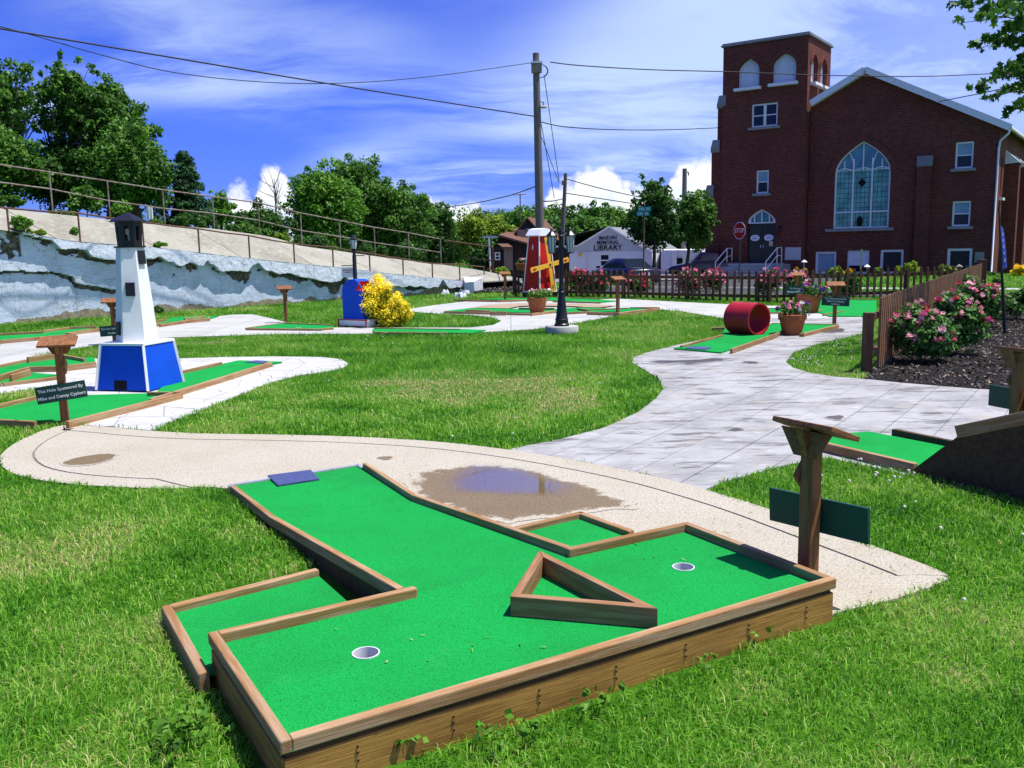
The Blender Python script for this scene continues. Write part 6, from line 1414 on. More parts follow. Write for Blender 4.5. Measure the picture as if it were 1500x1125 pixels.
# street name signs
M_SNG = mat('street sign green', (.015, .22, .19), .4, .4, var=((30, (.03, .30, .27), .5, .6),)); sy = 40.; sp = at(943, 405, sy)
SN = thing('street_name_sign', 'two green street name blades on a thin brown post before the street tree', 'street sign', (sp.x, sy, float(gz(0, sy)) - .1)); z0 = SN.location.z
part('post', MB().tube([(0, 0, 0), (-.0, 0, at(943, 303, sy).z - z0)], .035, 8), mat('brown post', (.13, .085, .05), .7, .2), SN)
for i, (py, x0, x1, an_) in enumerate(((306, 934, 953, -6), (313, 932.5, 950.5, 8))):
    z_ = at(943, py, sy).z - z0; w_ = (x1 - x0) * sy / FPX; b_ = part('name_blade', MB().box(((x0 + x1) / 2 * sy / FPX - 943 * sy / FPX, -.03 + .02 * i, z_), (w_, .012, .19)), M_SNG, SN)
    mb = MB()
    for k in range(6):
        if k == 3: continue
        mb.box(((x0 + x1) / 2 * sy / FPX - 943 * sy / FPX - w_ * .36 + w_ * .14 * k, -.039 + .02 * i, z_), (w_ * .07, .006, .09))
    part('pale_lettering', mb, mat('pale sign lettering', (.35, .62, .64), .5, .3), b_)
sy = 44.; sp = at(719, 405, sy); SB = thing('street_name_sign', 'white post with a small street name blade at the end of the bank', 'street sign', (sp.x, sy, sp.z)); part('post', MB().tube([(0, 0, -.1), (-.06, 0, at(719, 347, sy).z - sp.z)], .045, 8), M_STEEL, SB); part('red_band', MB().tube([(-.008, 0, .32), (-.012, 0, .52)], .047, 8), M_RED, SB)
part('name_blade', MB().box((-.03, -.03, at(719, 347, sy).z - sp.z), (.72, .02, .10)), mat('pale grey blade', (.42, .46, .52), .5, .3), SB)
# feather flag on its pole in the mulch bed
fp = g(1473, 489); FL = thing('feather_flag', 'narrow blue feather flag with white lettering on a dark pole in the mulch bed', 'flag', (fp.x, fp.y, 0)); Yf = fp.y
part('pole', MB().tube([Vector((fp.x, Yf, -.1)), at(1467, 392, Yf), at(1463, 300, Yf)], [.032, .026, .012], 8), M_BLACK, FL, world=True)
oL = [(1465.5, 330), (1466.5, 345), (1468, 370), (1469.5, 394)]; oR = [(1469, 334), (1471, 345), (1473, 365), (1474.5, 392)]
mb = MB(); pts_ = [at(x, y, Yf - .01) for x, y in oL] + [at(x, y, Yf + .12) for x, y in oR]; mb.add(pts_ + [p + Vector((.012, .012, 0)) for p in pts_], [(i, i + 1, 5 + i, 4 + i) for i in range(3)] + [(8 + i, 12 + i, 13 + i, 9 + i) for i in range(3)])
fb = part('flag_cloth', mb, mat('blue flag cloth', (.03, .05, .34), .7, .2), FL, world=True); mb = MB()
for i, y in enumerate((343, 352, 361, 371, 381)): mb.box(at(1469 + (y - 343) * .075, y, Yf - .03), (.028, .006, .045 if i % 2 else .06))
part('white_lettering', mb, M_TEXT, fb, world=True)

# ================================================================== TREES
def tree(label, x0, x1, ytop, ybot, Y, n, size, m, seed, nb=60, br=(.20, .40), tr=.22, group=None, base=None, hollow=.35, name='broadleaf_tree', depth=.9, extra=(), nl=10, bark=None, shell=(.45, 1.22), up=.35, xb=None, h0=.35):
    """crown fitted to an extent, standing on the ground at its distance"""
    r = np.random.default_rng(seed); a = at(x0, (ytop + ybot) / 2, Y); b = at(x1, (ytop + ybot) / 2, Y); t_ = at((x0 + x1) / 2, ytop, Y); u_ = at((x0 + x1) / 2, ybot, Y)
    rx = (b.x - a.x) / 2; rz = (t_.z - u_.z) / 2; c = ((a.x + b.x) / 2, Y, (t_.z + u_.z) / 2); s = (rx * rx * rz) ** (1 / 3)
    bl = ell(nb, c, rx, rx * depth, rz, (br[0] * s, br[1] * s), r, hollow)
    for k in range(int(nb * .35)):
        d = r.normal(size=3); d[2] = abs(d[2]) * .9 - .25; d /= np.linalg.norm(d); q = r.uniform(.92, 1.12); bb = br[0] * s * r.uniform(.45, .9)
        bl.append((c[0] + d[0] * rx * q, c[1] + d[1] * rx * depth * q, c[2] + d[2] * rz * q, bb, r.normal() * .15))
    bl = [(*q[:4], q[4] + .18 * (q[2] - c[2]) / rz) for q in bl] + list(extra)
    bz = base if base is not None else float(gz(c[0], Y)); bx = at(xb, 360, Y).x if xb else c[0]
    return plant(name, label, 'tree', (bx, Y, bz), bl, int(n * 1.45), size, m, seed, tr=tr, group=group, nl=nl, bark=bark, shell=shell, up=up, h0=h0)
EB = 3.0    # height of the raised ground on the left
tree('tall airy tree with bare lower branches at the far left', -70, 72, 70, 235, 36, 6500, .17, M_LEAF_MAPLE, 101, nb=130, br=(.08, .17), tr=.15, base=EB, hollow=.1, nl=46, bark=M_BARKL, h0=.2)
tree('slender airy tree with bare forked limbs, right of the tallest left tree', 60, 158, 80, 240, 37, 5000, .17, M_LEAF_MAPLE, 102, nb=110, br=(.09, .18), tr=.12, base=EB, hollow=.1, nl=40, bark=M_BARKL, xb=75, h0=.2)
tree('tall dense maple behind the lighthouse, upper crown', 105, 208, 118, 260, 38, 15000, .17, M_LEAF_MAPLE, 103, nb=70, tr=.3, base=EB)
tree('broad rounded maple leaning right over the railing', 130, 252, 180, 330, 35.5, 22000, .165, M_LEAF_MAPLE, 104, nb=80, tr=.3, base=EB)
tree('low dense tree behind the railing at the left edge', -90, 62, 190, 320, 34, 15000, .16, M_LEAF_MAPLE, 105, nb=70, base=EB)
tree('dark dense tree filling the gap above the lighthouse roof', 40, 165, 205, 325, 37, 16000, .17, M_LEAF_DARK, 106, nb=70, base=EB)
# conifer
r = np.random.default_rng(107); c0 = at(268, 330, 39); top = at(270, 224, 39); bl = []
for k in range(90):
    f = r.uniform(0, 1) ** .8; rad = (1 - f) * 1.05 + .08; a = r.uniform(0, 6.28); bl.append((c0.x + (top.x - c0.x) * f + math.cos(a) * rad, 39 + math.sin(a) * rad, c0.z + (top.z - c0.z) * f + r.normal() * .05, .22 + .16 * (1 - f), r.normal() * .15 + .15 * f))
for f in np.linspace(.05, 1, 24): bl.append((c0.x + (top.x - c0.x) * f, 39, c0.z + (top.z - c0.z) * f, .10 + .45 * (1 - f), -.2))
plant('conifer', 'dark pointed spruce at the right end of the left trees', 'tree', (c0.x, 39, 2.4), bl, 13000, .17, M_LEAF_CON, 107, tr=.16, flat=.55, up=.2, asp=(.25, .45))
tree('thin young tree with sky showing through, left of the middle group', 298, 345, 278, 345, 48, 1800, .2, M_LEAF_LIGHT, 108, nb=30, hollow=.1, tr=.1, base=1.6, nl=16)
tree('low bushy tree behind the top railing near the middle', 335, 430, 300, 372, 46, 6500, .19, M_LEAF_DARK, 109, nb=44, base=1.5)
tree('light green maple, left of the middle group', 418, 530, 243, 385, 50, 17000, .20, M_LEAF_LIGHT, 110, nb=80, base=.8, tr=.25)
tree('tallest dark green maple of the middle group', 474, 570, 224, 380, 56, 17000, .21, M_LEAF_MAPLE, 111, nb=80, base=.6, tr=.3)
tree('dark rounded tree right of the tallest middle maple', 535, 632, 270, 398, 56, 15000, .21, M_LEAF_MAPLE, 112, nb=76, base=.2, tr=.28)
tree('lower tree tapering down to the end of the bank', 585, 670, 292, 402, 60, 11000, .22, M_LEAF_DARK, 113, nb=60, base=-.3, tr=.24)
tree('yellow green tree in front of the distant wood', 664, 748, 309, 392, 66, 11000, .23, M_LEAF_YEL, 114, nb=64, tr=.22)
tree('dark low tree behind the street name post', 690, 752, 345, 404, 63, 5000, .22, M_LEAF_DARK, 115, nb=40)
DLAB = ('mid green distant tree left of the yellow green tree', 'dark distant tree behind the yellow green tree', 'mid green distant tree above the barn roof, left of its gable', 'light green distant tree right behind the tall utility pole', 'mid green distant tree between the tall pole and the thin pole', 'dark distant tree just right of the thin pole', 'mid green distant tree left of the library gable peak', 'light green distant tree above the library gable peak',
        'mid green distant tree left of the street name blades', 'dark distant tree behind the dark street tree', 'mid green distant tree behind the dark pole and street trees', 'light green distant tree nearest the church tower', 'dark distant tree low above the end of the bank', 'dark distant tree behind the middle tree group', 'dark nearer distant tree behind the barn gable and thin pole', 'mid green nearer distant tree behind the library roof', 'mid green nearer distant tree behind the low barn roof')
rr = np.random.default_rng(120); k = 0
for i, (xc, yt, w_, Y, m) in enumerate(((655, 322, 60, 105, M_LEAF_MAPLE), (700, 318, 70, 112, M_LEAF_DARK), (742, 312, 66, 115, M_LEAF_MAPLE), (776, 302, 60, 106, M_LEAF_LIGHT), (812, 300, 56, 110, M_LEAF_MAPLE), (846, 306, 60, 108, M_LEAF_DARK), (872, 301, 56, 102, M_LEAF_MAPLE), (905, 306, 58, 112, M_LEAF_LIGHT), (935, 312, 60, 104, M_LEAF_MAPLE), (970, 308, 64, 112, M_LEAF_DARK), (1010, 300, 70, 108, M_LEAF_MAPLE), (1045, 296, 66, 104, M_LEAF_LIGHT), (630, 318, 70, 120, M_LEAF_DARK), (560, 330, 90, 118, M_LEAF_DARK), (800, 318, 80, 92, M_LEAF_DARK), (860, 322, 70, 90, M_LEAF_MAPLE), (720, 330, 80, 92, M_LEAF_MAPLE))):
    lab = DLAB[i]
    tree(lab, xc - w_ / 2 - 4, xc + w_ / 2 + 4, yt - 4, yt + 80, Y, 6500, .36, m, 130 + i, nb=50, group='trees of the distant wood', tr=.3, nl=4)
# far wood behind them, one mass on a low rise
mb = MB(); xs_ = np.linspace(-260, 260, 40)
for j, (Y, hh) in enumerate(((128, -1.2), (140, 2.5), (165, 4.5), (220, 3.0))):
    for x in xs_: mb.v.append((float(x), Y, hh + (1.2 * math.sin(x * .05) if j in (1, 2) else 0)))
for j in range(3):
    for i in range(39): mb.f.append((j * 40 + i, j * 40 + i + 1, (j + 1) * 40 + i + 1, (j + 1) * 40 + i))
struct('wooded_hill', mb, M_SOIL)
bl = []
for k in range(420):
    x = rr.uniform(-150, 150); Y = rr.uniform(122, 160); bl.append((x, Y, .5 + (Y - 122) * .10 + rr.uniform(0, 2.6), rr.uniform(1.6, 3.0), rr.normal() * .2))
V, tone = leafcloud(bl, 30000, .62, rr); quads('far_wood', V, tone, M_LEAF_MAPLE)
# street trees
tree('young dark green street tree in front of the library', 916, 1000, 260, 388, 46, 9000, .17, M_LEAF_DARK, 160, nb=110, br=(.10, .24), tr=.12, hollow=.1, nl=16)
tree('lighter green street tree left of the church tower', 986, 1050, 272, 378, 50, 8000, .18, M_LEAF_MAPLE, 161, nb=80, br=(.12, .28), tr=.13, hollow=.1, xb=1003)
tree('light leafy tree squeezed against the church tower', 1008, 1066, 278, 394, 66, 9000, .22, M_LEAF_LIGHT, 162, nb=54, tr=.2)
# overhanging maple on the right: trunk outside the picture, sprays of lobed leaves inside it
r = np.random.default_rng(170); bl = []
MX, MY = 15.2, 17.5
sprays = (((1520, 10), (1400, 8)), ((1530, 14), (1432, 22)), ((1540, 40), (1404, 34)), ((1530, 52), (1470, 44)), ((1540, 62), (1422, 74)), ((1540, 76), (1448, 60)), ((1545, 96), (1478, 92)), ((1545, 110), (1430, 124)), ((1540, 118), (1458, 108)), ((1545, 132), (1442, 148)), ((1545, 146), (1462, 138)), ((1540, 152), (1478, 166)), ((1545, 25), (1490, 30)), ((1545, 80), (1500, 84)), ((1530, 160), (1490, 150)), ((1545, 5), (1470, 2)))
mbl = MB()
for (xa, ya), (xb_, yb) in sprays:
    Y = 15.5 + r.normal() * .8; a, b = at(xa, ya, Y + .6), at(xb_, yb, Y); m_ = a.lerp(b, .5) + Vector((0, 0, .12)); mbl.tube([a + Vector((1.2, .4, .2)), a, m_, b], [.03, .016, .009, .003], 5)
    for f in np.linspace(.05, 1, 11): p = a.lerp(b, f); bl.append((p.x + r.normal() * .04, p.y + r.normal() * .12, p.z + .12 * 4 * f * (1 - f) + r.normal() * .035, r.uniform(.07, .15) * (1.15 - .45 * f), r.normal() * .15))
for k in range(60): bl.append((MX - 1.6 + r.uniform(0, 6.5), MY + r.normal() * 2, r.uniform(4.6, 9.5), r.uniform(.5, .9), r.normal() * .1))
def starleaves(blobs, n, size, r):
    V4, tone = leafcloud(blobs, n, size, r, .5, (.2, 1.1)); c = V4.mean(1); u = (V4[:, 2] - V4[:, 0]) / 2; v = np.cross(u, r.normal(size=u.shape)); v *= (np.linalg.norm(u, axis=1) / np.linalg.norm(v, axis=1))[:, None]
    out_ = np.empty((len(c), 11, 3))
    prof = [(-1.0, 0), (-.35, .18), (-.55, .62), (.05, .42), (.35, .85), (.38, .30), (1.0, 0), (.38, -.30), (.35, -.85), (.05, -.42), (-.55, -.62)]
    for i, (a, b) in enumerate(prof): out_[:, i] = c + u * a + v * b + np.array([0, 0, -.02]) * abs(b)
    return out_, tone
MT = thing('maple_tree', 'maple branches with lobed leaves hanging into the upper right corner', 'tree', (MX, MY, 0))
small = [b for b in bl if b[3] < .3]; bigb = [b for b in bl if b[3] >= .3]
V, tone = starleaves(small, 2300, .145, r); quads('crown', V - np.array(MT.location)[None, None], np.clip(tone - .12, 0, 1), M_LEAF_MAPLE, MT, kind=None)
V, tone = starleaves(bigb, 6000, .17, r); quads('crown', V - np.array(MT.location)[None, None], tone, M_LEAF_MAPLE, MT, kind=None)
part('twigs', mbl, M_BARK, MT, world=True)
part('trunk', MB().tube([(MX, MY, -.2), (MX - .1, MY, 2.5), (MX - .2, MY, 5), (MX - .3, MY, 8)], [.34, .26, .2, .06], 10).tube([(MX - .15, MY, 3.4), (MX - 1.8, MY - .8, 4.4), (MX - 3.6, MY - 1.6, 5.0)], [.14, .09, .03], 7).tube([(MX - .2, MY, 4.6), (MX - 1.8, MY - 1, 5.8), (MX - 3.4, MY - 1.6, 6.6)], [.13, .09, .03], 7), M_BARK, MT, world=True, smooth='all')

# ================================================================== SHRUBS, WEEDS, ROSES
def bush(label, x0, x1, y0, y1, Y, n, size, m, seed, name='shrub', group=None, flowers=None, base=None, nf=0, fs=.04, cat='shrub', tone=0., nb=16):
    r = np.random.default_rng(seed); a, b = at(x0, y1, Y), at(x1, y0, Y); rx = (b.x - a.x) / 2; rz = (b.z - a.z) / 2; c = ((a.x + b.x) / 2, Y, (a.z + b.z) / 2); s = min(rx, rz)
    bl = ell(nb, c, rx, rx * .8, rz, (s * .3, s * .55), r, .3); bl = [(*q[:4], q[4] + tone) for q in bl]
    t = plant(name, label, cat, (c[0], Y, base if base is not None else min(a.z, float(gz(c[0], Y)) + .05)), bl, n, size, m, seed, trunk=True, tr=.03, nl=6, group=group, crown='foliage', shell=(.5, 1.35) if 'rose' in name else (.6, 1.15))
    if flowers:
        for k in range(nf):
            q = bl[int(r.integers(len(bl)))]; d = r.normal(size=3); d[2] = abs(d[2]) + .1; d[1] -= .4; d /= np.linalg.norm(d); p = np.array(q[:3]) + d * q[3] * (1.36 if 'rose' in name else 1.1) - np.array(t.location); bloom(t, p, fs, flowers[int(r.integers(len(flowers)))], r)
    return t
# weeds and shrubs on and behind the bank
for i, (x0, x1, y0, y1, off, m, s_, nme) in enumerate(((14, 46, 315, 342, .5, M_LEAF_LIGHT, 600, 'leafy weed clump on the bank beside the leftmost railing post'), (100, 150, 270, 318, 3.2, M_LEAF_MAPLE, 1800, 'bushy shrub behind the top rail, left of the lighthouse'), (160, 192, 292, 330, 2.9, M_LEAF_LIGHT, 1000, 'bright green young shrub at the top of the bank behind the lighthouse'), (66, 110, 308, 322, 2.8, M_LEAF_LIGHT, 700, 'low weeds at the top of the bank left of the lighthouse'), (-20, 40, 285, 305, 3.2, M_LEAF_MAPLE, 1200, 'low weeds at the top of the bank at the left edge'), (218, 240, 318, 340, 3.0, M_LEAF_MAPLE, 700, 'small weeds by the white utility stub right of the lighthouse'), (395, 425, 340, 366, 3.2, M_LEAF_YEL, 900, 'yellow green weed clump behind the middle of the top rail'), (250, 330, 312, 345, 3.6, M_LEAF_DARK, 1700, 'dark shrub bank behind the top rail right of the spruce'), (335, 400, 325, 356, 3.6, M_LEAF_MAPLE, 1600, 'bramble bank behind the top rail in the middle'), (430, 520, 335, 375, 4.2, M_LEAF_DARK, 2000, 'dark undergrowth behind the rail below the middle trees'), (520, 640, 352, 392, 4.6, M_LEAF_DARK, 2400, 'dark undergrowth behind the low end of the top rail'),
        (222, 247, 355, 363, .25, M_LEAF_LIGHT, 260, 'small grass tuft on top of the wall right of the lighthouse'), (102, 114, 333, 346, .9, M_LEAF_LIGHT, 200, 'sprig growing from a joint of the bank'), (30, 70, 336, 346, .4, M_LEAF_YEL, 200, 'dry weeds on top of the broken wall end'), (222, 240, 448, 466, -.35, M_LEAF_DARK, 160, 'small weed at the foot of the wall right of the lighthouse'))):
    p = onwall((x0 + x1) / 2, y1, off)[2]; Y = p.y
    bush(nme, x0, x1, y0, y1, Y, s_, .12, m, 200 + i, base=p.z - .1, name='weed' if s_ < 800 else 'shrub', cat='weed' if s_ < 800 else 'shrub', tone=.08)
bush('small bush beside the white street name post', 722, 748, 388, 408, 44, 500, .13, M_LEAF_YEL, 230)
# street side roses behind the picket fence
fd = (FB - FA).normalized(); fn = Vector((-fd.y, fd.x)); fn = fn if fn.y > 0 else -fn
ROSEL = ('rose bush with red pink blooms behind the street fence below the car bonnet', 'rose bush with red pink blooms behind the street fence, left of the street name post', 'rose bush with red pink blooms at the foot of the street name post', 'rose bush with red pink blooms behind the street fence below the pickup', 'rose bush with red pink blooms behind the fence under the left church rail', 'rose bush with pink blooms below the church steps', 'rose bush with pale blooms behind the fence bend')
for i, px_ in enumerate((848, 878, 935, 1010, 1044, 1128, 1165)):
    d = ray(px_, 420); o_ = FA + fn * .75; t_ = (o_.x * fn.x + o_.y * fn.y) / (d.x * fn.x + d.y * fn.y); Y = d.y * t_
    bush(ROSEL[i], px_ - 21, px_ + 21, (394 if i not in (2,) else 402) if i < 5 else 396, 438, Y, 1500, .085, M_LEAF_ROSE, 240 + i, name='rose_bush', cat='rose bush', group='rose bushes behind the street fence', flowers=(F_RED, F_PINK, F_PALE), nf=80 if i != 1 else 60, fs=.06, base=-.02)
bush('dark green bush behind the fence bend beside the purple flowers', 1228, 1264, 398, 440, 28.6, 1300, .10, M_LEAF_DARK, 251)
# big rose bushes beside the slat fence
for i, (x0, x1, y0, y1, xg, yg, n, nf, lab) in enumerate(((1300, 1402, 450, 532, 1352, 531, 3600, 38, 'front rose bush with pink blooms beside the slat fence'), (1362, 1442, 432, 520, 1402, 520, 3000, 30, 'rose bush with pale pink blooms right of the front one, spreading over the mulch'), (1380, 1474, 415, 478, 1428, 480, 2600, 24, 'rose bush with mixed pink blooms in the middle of the bed'), (1386, 1432, 402, 446, 1410, 452, 1300, 10, 'rear rose bush reaching over the slat fence'))):
    Y = g(xg, yg).y; bush(lab, x0, x1, y0, y1, Y, int(n * 1.4), .085, M_LEAF_ROSE, 260 + i, name='rose_bush', cat='rose bush', group='rose bushes in the mulch bed', flowers=(F_PINK, F_PALE, F_PALE, F_PINK, F_RED), nf=int(nf * 2.4), fs=.046, base=0., nb=34, tone=.12)
bush('low dark hedge plants at the right edge of the bed', 1452, 1530, 424, 470, 19.5, 1600, .09, M_LEAF_DARK, 270); bush('small leafy plants right of the fence corner', 1452, 1470, 402, 422, 28, 300, .10, M_LEAF_LIGHT, 271)
# foundation planting of the church
def chY(px, off):
    d = ray(px, 400); nrm = CW; O = CH0 + CW * (.6 - off); t_ = (O.x * nrm.x + O.y * nrm.y) / (d.x * nrm.x + d.y * nrm.y); return d.y * t_
for i, (x0, x1, y0, y1, m, lab, fl) in enumerate(((1308, 1352, 383, 408, M_LEAF_YEL, 'large rounded yellow green shrub in front of the church', None), (1370, 1404, 387, 409, M_LEAF_YEL, 'yellow leaved shrub below the right church window', None), (1210, 1238, 390, 409, M_LEAF_YEL, 'small yellow green shrub below the first basement window', None), (1276, 1296, 391, 409, M_LEAF_LIGHT, 'small green shrub between the church door and window', None), (1160, 1186, 394, 408, M_LEAF_ROSE, 'bed of yellow flowers right of the church steps', (F_YEL,)), (1238, 1248, 396, 408, M_LEAF_ROSE, 'small clump of yellow flowers below the white side door', (F_YEL,)), (1482, 1512, 388, 410, M_LEAF_GOLD, 'golden flower clump at the right side of the church', (F_YEL,)), (1440, 1460, 398, 410, M_LEAF_MAPLE, 'green plants at the foot of the church downpipe', None))):
    bush(lab, x0, x1, y0, y1, chY((x0 + x1) / 2, 4.2 if x1 < 1440 else 2.4), 1100, .13, m, 280 + i, flowers=fl, nf=26 if fl else 0, fs=.11)
for i, (x, y, lab) in enumerate(((1178, 384, 'white capped path light beside the church plaque'), (1270, 391, 'white capped path light right of the side door'), (1405, 391, 'tan capped path light right of the yellow leaved shrub'))):
    Y = chY(x, 4.4); p = at(x, y, Y); z0 = float(gz(p.x, Y)); t = thing('path_light', lab, 'path light', (p.x, Y, z0), 0, 'path lights along the church front'); h = p.z - z0
    part('stem', MB().tube([(0, 0, 0), (0, 0, h)], .02, 6), M_STEEL, t); part('cap', MB().lathe([(.17, h), (.15, h + .03), (.0005, h + .14)], n=12), M_WHITE if i < 2 else M_STONE, t)
Y = chY(1262, 4.6); p = at(1262, 365, Y); z0 = float(gz(p.x, Y)); t = thing('sign_stake', 'narrow pale sign stake in front of the white side door', 'sign', (p.x, Y, z0)); part('stake', MB().box((0, 0, (p.z - z0) / 2), (.09, .05, p.z - z0)), mat('pale green stake', (.40, .42, .30), .7, .2), t)

# ================================================================== GRASS
FORB = [AGG, STAMP, CENTER, CRAZY, MULCH, MULCH2, H1_FOOT, RAMP_FOOT]
for h_ in [o for o in bpy.data.objects if o.get('category') == 'golf hole' and o not in (H1, HR)]:
    for c in [o for o in bpy.data.objects if o.parent == h_ and o.name.startswith('carpet')]:
        n = len(c.data.vertices) // 2; FORB.append([(c.data.vertices[i].co.x + h_.location.x, c.data.vertices[i].co.y + h_.location.y) for i in range(n)])
def lawn_points(y0, y1, dens, seed, half=.72):
    r = np.random.default_rng(seed); hw = lambda v: .62 * v + 2.0 * max(0, 1 - (y1 - 4) / 30); A_ = (hw(y0) + hw(y1)) * (y1 - y0); n = int(A_ * dens)
    y = r.uniform(y0, y1, n * 2); y = y[r.uniform(size=n * 2) < (hw(y) / hw(y1))][:n]; n = len(y); x = r.uniform(-1, 1, n) * hw(y)
    ok = np.ones(n, bool)
    jx, jy = x + .03 * fbm(x * 6, y * 6, 360, 2) , y + .03 * fbm(x * 6, y * 6, 370, 2)
    for P in FORB: ok &= ~inpoly(P, jx, jy)
    ok &= ((x - W0.x) * wn.x + (y - W0.y) * wn.y) > .12
    rdn = (x - RO_.x) * CW.x + (y - RO_.y) * CW.y; ok &= ~((rdn > 3.1) & (rdn < 6.9)) & ~((rdn > 8.2) & (rdn < 9.6))
    ok &= ~inpoly([(1.5, 34.5), (9.8, 34), (40, 84), (26, 95)], x, y)
    c = Vector((LPST.location.x, LPST.location.y)); ok &= np.hypot(x - c.x, y - c.y) > .33
    return x[ok], y[ok], r
dead = [(g(690, 566), 1.7), (g(790, 580), .9), (g(635, 560), 1.0), (g(745, 560), 1.1), (g(820, 598), .6), (g(1210, 545), 1.2), (g(300, 500), 1.5), (g(985, 480), 1.5), (g(1250, 550), .8)]
dead += [(g(375, 780), .30), (g(430, 832), .25), (g(240, 905), .14), (g(1100, 1010), .22), (g(1400, 1000), .2)]
def grass(name, bands, flat=False):
    Vs, Fs, Ts = [], [], []; o = 0
    for (y0, y1, dens, w, h, seed, segs) in bands:
        x, y, r = lawn_points(y0, y1, dens, seed); n = len(x)
        z = gz(x, y); a = r.uniform(0, 6.28, n); ln = np.abs(r.normal(.0, .75, n)) + .2; H_ = h * r.uniform(.55, 1.35, n) * (1 + .35 * fbm(x * .9, y * .9, 300, 3)); w_ = w * r.uniform(.6, 1.3, n)
        dx, dy = np.cos(a), np.sin(a); b = r.uniform(0, 6.28, n); sx, sy = np.cos(b) * w_ / 2, np.sin(b) * w_ / 2
        tone = .50 + r.normal(size=n) * .165 + .24 * fbm(x * 1.6, y * 1.6, 320, 3) + .14 * fbm(x * .4, y * .4, 330, 2)
        for (c, rad) in dead:
            d = np.hypot(x - c.x, (y - c.y)) / rad + .35 * fbm(x * 3 / max(rad, .5), y * 3 / max(rad, .5), 340, 3); k = np.clip(1.15 - d, 0, 1); tone = tone + k * r.uniform(0, 1.25, n) * .46; H_ = H_ * (1 - .35 * k)
        tone = np.where(r.uniform(size=n) < .015, tone + .32, tone)
        mid = .5 if segs == 2 else None
        if segs == 2:
            V = np.empty((n, 5, 3)); q = H_ * ln
            V[:, 0] = np.stack([x - sx, y - sy, z - .01], 1); V[:, 1] = np.stack([x + sx, y + sy, z - .01], 1)
            mx, my, mz = x + dx * q * .35, y + dy * q * .35, z + H_ * .62
            V[:, 2] = np.stack([mx + sx * .8, my + sy * .8, mz], 1); V[:, 3] = np.stack([mx - sx * .8, my - sy * .8, mz], 1)
            V[:, 4] = np.stack([x + dx * q * 1.15, y + dy * q * 1.15, z + H_ * np.clip(1.05 - .35 * ln, .45, 1)], 1)
            i = np.arange(n)[:, None] * 5 + o
            Fs.append(('q', np.concatenate([i, i + 1, i + 2, i + 3], 1))); Fs.append(('t', np.concatenate([i + 3, i + 2, i + 4], 1))); k = 5
        else:
            V = np.empty((n, 3, 3)); q = H_ * ln
            V[:, 0] = np.stack([x - sx, y - sy, z - .01], 1); V[:, 1] = np.stack([x + sx, y + sy, z - .01], 1); V[:, 2] = np.stack([x + dx * q, y + dy * q, z + H_ * .9], 1)
            i = np.arange(n)[:, None] * 3 + o; Fs.append(('t', np.concatenate([i, i + 1, i + 2], 1))); k = 3
        Vs.append(V.reshape(-1, 3)); Ts.append(np.repeat(tone, k)); o += n * k
    V = np.concatenate(Vs); T = np.clip(np.concatenate(Ts), 0, 1).astype(np.float32)
    me = bpy.data.meshes.new(name); me.vertices.add(len(V)); me.vertices.foreach_set('co', V.reshape(-1).astype(np.float32))
    li = np.concatenate([f.reshape(-1) for _, f in Fs]).astype(np.int32); tot = np.concatenate([np.full(len(f), f.shape[1]) for _, f in Fs]).astype(np.int32); st = np.concatenate([[0], np.cumsum(tot)[:-1]]).astype(np.int32)
    me.loops.add(len(li)); me.loops.foreach_set('vertex_index', li); me.polygons.add(len(st)); me.polygons.foreach_set('loop_start', st)
    a_ = me.attributes.new('tone', 'FLOAT', 'POINT'); a_.data.foreach_set('value', T); me.update(calc_edges=True)
    me.materials.append(M_GRASS); ob = bpy.data.objects.new(name, me); link(ob); ob['kind'] = 'stuff'; return ob
M_GRASS = mat('grass blades', (0, 0, 0), .5, .3, attr=('tone', ((0, (.010, .075, .003)), (.3, (.058, .24, .008)), (.6, (.19, .46, .025)), (.8, (.36, .56, .09)), (1, (.60, .52, .22)))), trans=.45)
grass('grass', ((1.4, 4.2, 7500, .0050, .043, 400, 2), (4.2, 7.5, 4400, .0068, .045, 401, 2), (7.5, 12, 1900, .010, .050, 402, 2), (12, 20, 650, .013, .065, 403, 1), (20, 32, 260, .022, .075, 404, 1), (32, 58, 55, .05, .11, 405, 1)))
# loose clippings and dry bits on the paths and the carpet
r = np.random.default_rng(510); bits = []
for (px_, py_, n, sx, sy, z) in ((640, 690, 26, 140, 12, .016), (200, 690, 20, 90, 12, .016), (1100, 770, 22, 90, 25, .016), (1250, 850, 14, 60, 18, .016), (900, 640, 26, 120, 22, .014), (1150, 590, 22, 140, 20, .014), (620, 950, 12, 140, 30, .165), (950, 820, 12, 80, 20, .165), (480, 725, 10, 60, 14, .042), (360, 590, 22, 70, 16, .015)):
    for _ in range(n): p = g(px_ + r.normal() * sx, py_ + r.normal() * sy, z); bits.append((p.x, p.y, z))
DECK = [tuple(p[:2]) for p in (A, B, C, D, E_, F_)]; LANE = [tuple(p[:2]) for p in (F_, E_, BR, TR, TL, BL)]
bits = [b for b in bits if ((b[2] > .1) == bool(inpoly(DECK, np.array([b[0]]), np.array([b[1]]))[0])) and (b[2] in (.042, .165) or not inpoly(LANE, np.array([b[0]]), np.array([b[1]]))[0]) and b[2] != .042 and not inpoly(H1_FOOT if b[2] < .1 else [(0, 0), (0, .1), (.1, 0)], np.array([b[0]]), np.array([b[1]]))[0]]
Bn = np.array(bits); n = len(Bn); a = r.uniform(0, 6.28, n); L = r.uniform(.010, .032, n); w = r.uniform(.003, .007, n); V = np.empty((n, 4, 3))
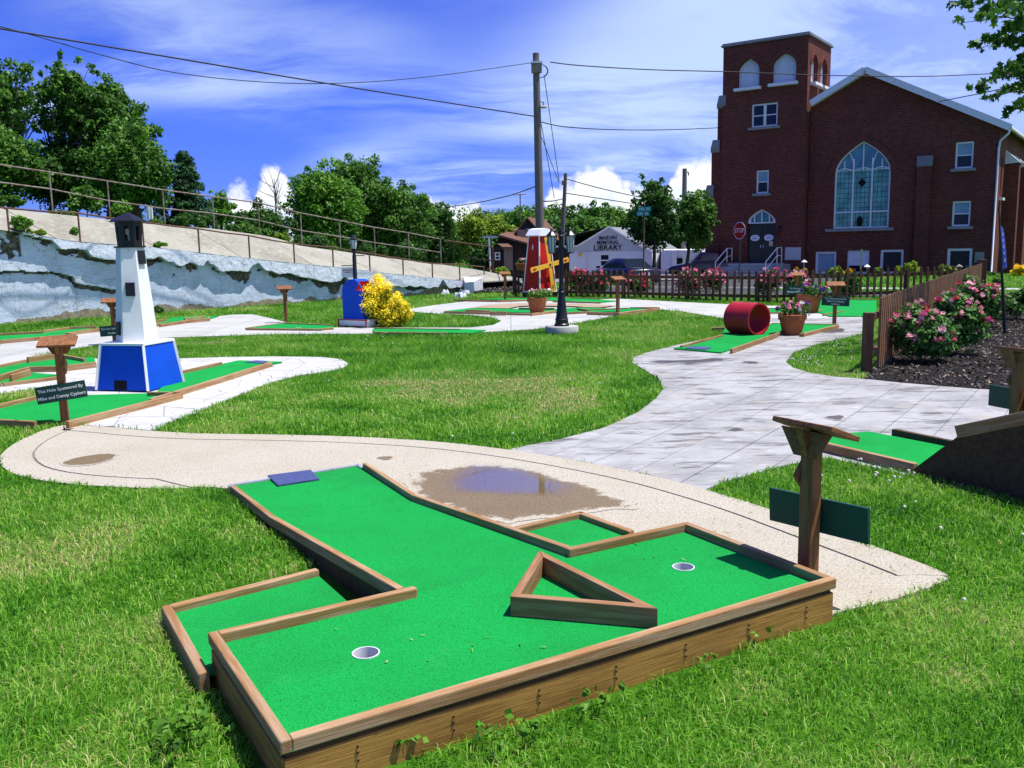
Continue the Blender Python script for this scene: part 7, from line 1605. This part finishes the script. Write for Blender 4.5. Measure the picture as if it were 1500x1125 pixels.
for q, (du, dv) in enumerate(((-1, -1), (1, -1), (1, 1), (-1, 1))):
    V[:, q, 0] = Bn[:, 0] + np.cos(a) * L * du / 2 - np.sin(a) * w * dv / 2; V[:, q, 1] = Bn[:, 1] + np.sin(a) * L * du / 2 + np.cos(a) * w * dv / 2; V[:, q, 2] = Bn[:, 2] + .002 + (du > 0) * r.uniform(0, .006, n)
quads('grass_clippings', V, np.clip(r.uniform(.2, 1.1, n), 0, 1), M_GRASS)
# small things behind the top railing
p = onwall(220.5, 321, 3.0)[2]; t = thing('utility_stub', 'small white utility stub behind the top railing right of the lighthouse roof', 'utility box', tuple(p)); k_ = p.y / FPX
part('panel', MB().box((-.06, 0, 9 * k_), (3.6 * k_, .08, 18 * k_)), M_WHITE, t); part('panel', MB().box((3.8 * k_ - .06, .05, 8.5 * k_), (2.6 * k_, .08, 17 * k_)), M_TRIM, t)
Y = 47.; p = at(404, 372, Y); t = thing('bare_tree', 'leafless grey sapling standing left of the light green maple', 'tree', (p.x, Y, 1.0)); q = at(404, 300, Y); mb = MB(); tp_ = at(402, 262, Y)
mb.tube([Vector((p.x, Y, .8)), q, tp_], [.07, .045, .012], 6)
for k in range(16):
    f = r.uniform(.0, .8); s_ = q.lerp(tp_, f) - Vector((0, 0, r.uniform(0, .8))); e = s_ + Vector((r.normal() * .55, r.normal() * .4, r.uniform(.5, 1.3))); mb.tube([s_, s_.lerp(e, .5) + Vector((r.normal() * .06, 0, -.05)), e], [.022, .014, .005], 4)
part('branches', mb, M_BARKL, t, world=True)
# white clover heads dotted in the lawn
r = np.random.default_rng(500); mb = MB(); cl = []
for (px_, py_, n, sx, sy) in ((1255, 540, 0, 1, 1), (1160, 536, 60, 25, 8), (1200, 520, 60, 45, 12), (1240, 505, 40, 30, 8), (1300, 695, 26, 60, 14), (800, 600, 40, 260, 60), (700, 500, 40, 200, 10), (1300, 790, 6, 150, 30), (1400, 850, 8, 90, 60)):
    for _ in range(n):
        p = g(px_ + r.normal() * sx, py_ + r.normal() * sy)
        if any(inpoly(P, np.array([p.x]), np.array([p.y]))[0] for P in FORB) or p.y > 24: continue
        s_ = r.uniform(.008, .013); mb.lathe([(s_ * .4, -s_ * .6), (s_, 0), (s_ * .75, s_ * .7), (.0004, s_)], (p.x, p.y, .055 + r.uniform(0, .025)), 6)
o = part('clover_heads', mb, mat('clover white', (.62, .58, .52), .7, .2)); o['kind'] = 'stuff'
# broad leaved weeds around the near hole
mb_v = []
for (px_, py_, n) in ((255, 1090, 26), (290, 1075, 18), (895, 1042, 10), (780, 1092, 8), (720, 1105, 8), (1050, 985, 4), (1100, 945, 6), (865, 1050, 8), (600, 1118, 5), (270, 1110, 16)):
    for _ in range(n):
        p = g(px_ + r.normal() * 16, py_ + r.normal() * 10); mb_v.append((p.x, p.y, .05 + r.uniform(0, .03), .022, r.normal() * .1))
V, tone = leafcloud(mb_v, len(mb_v) * 3, .034, r, .8, (.3, 1.2), (.55, .8)); quads('broad_leaf_weeds', V, tone, M_LEAF_LIGHT)
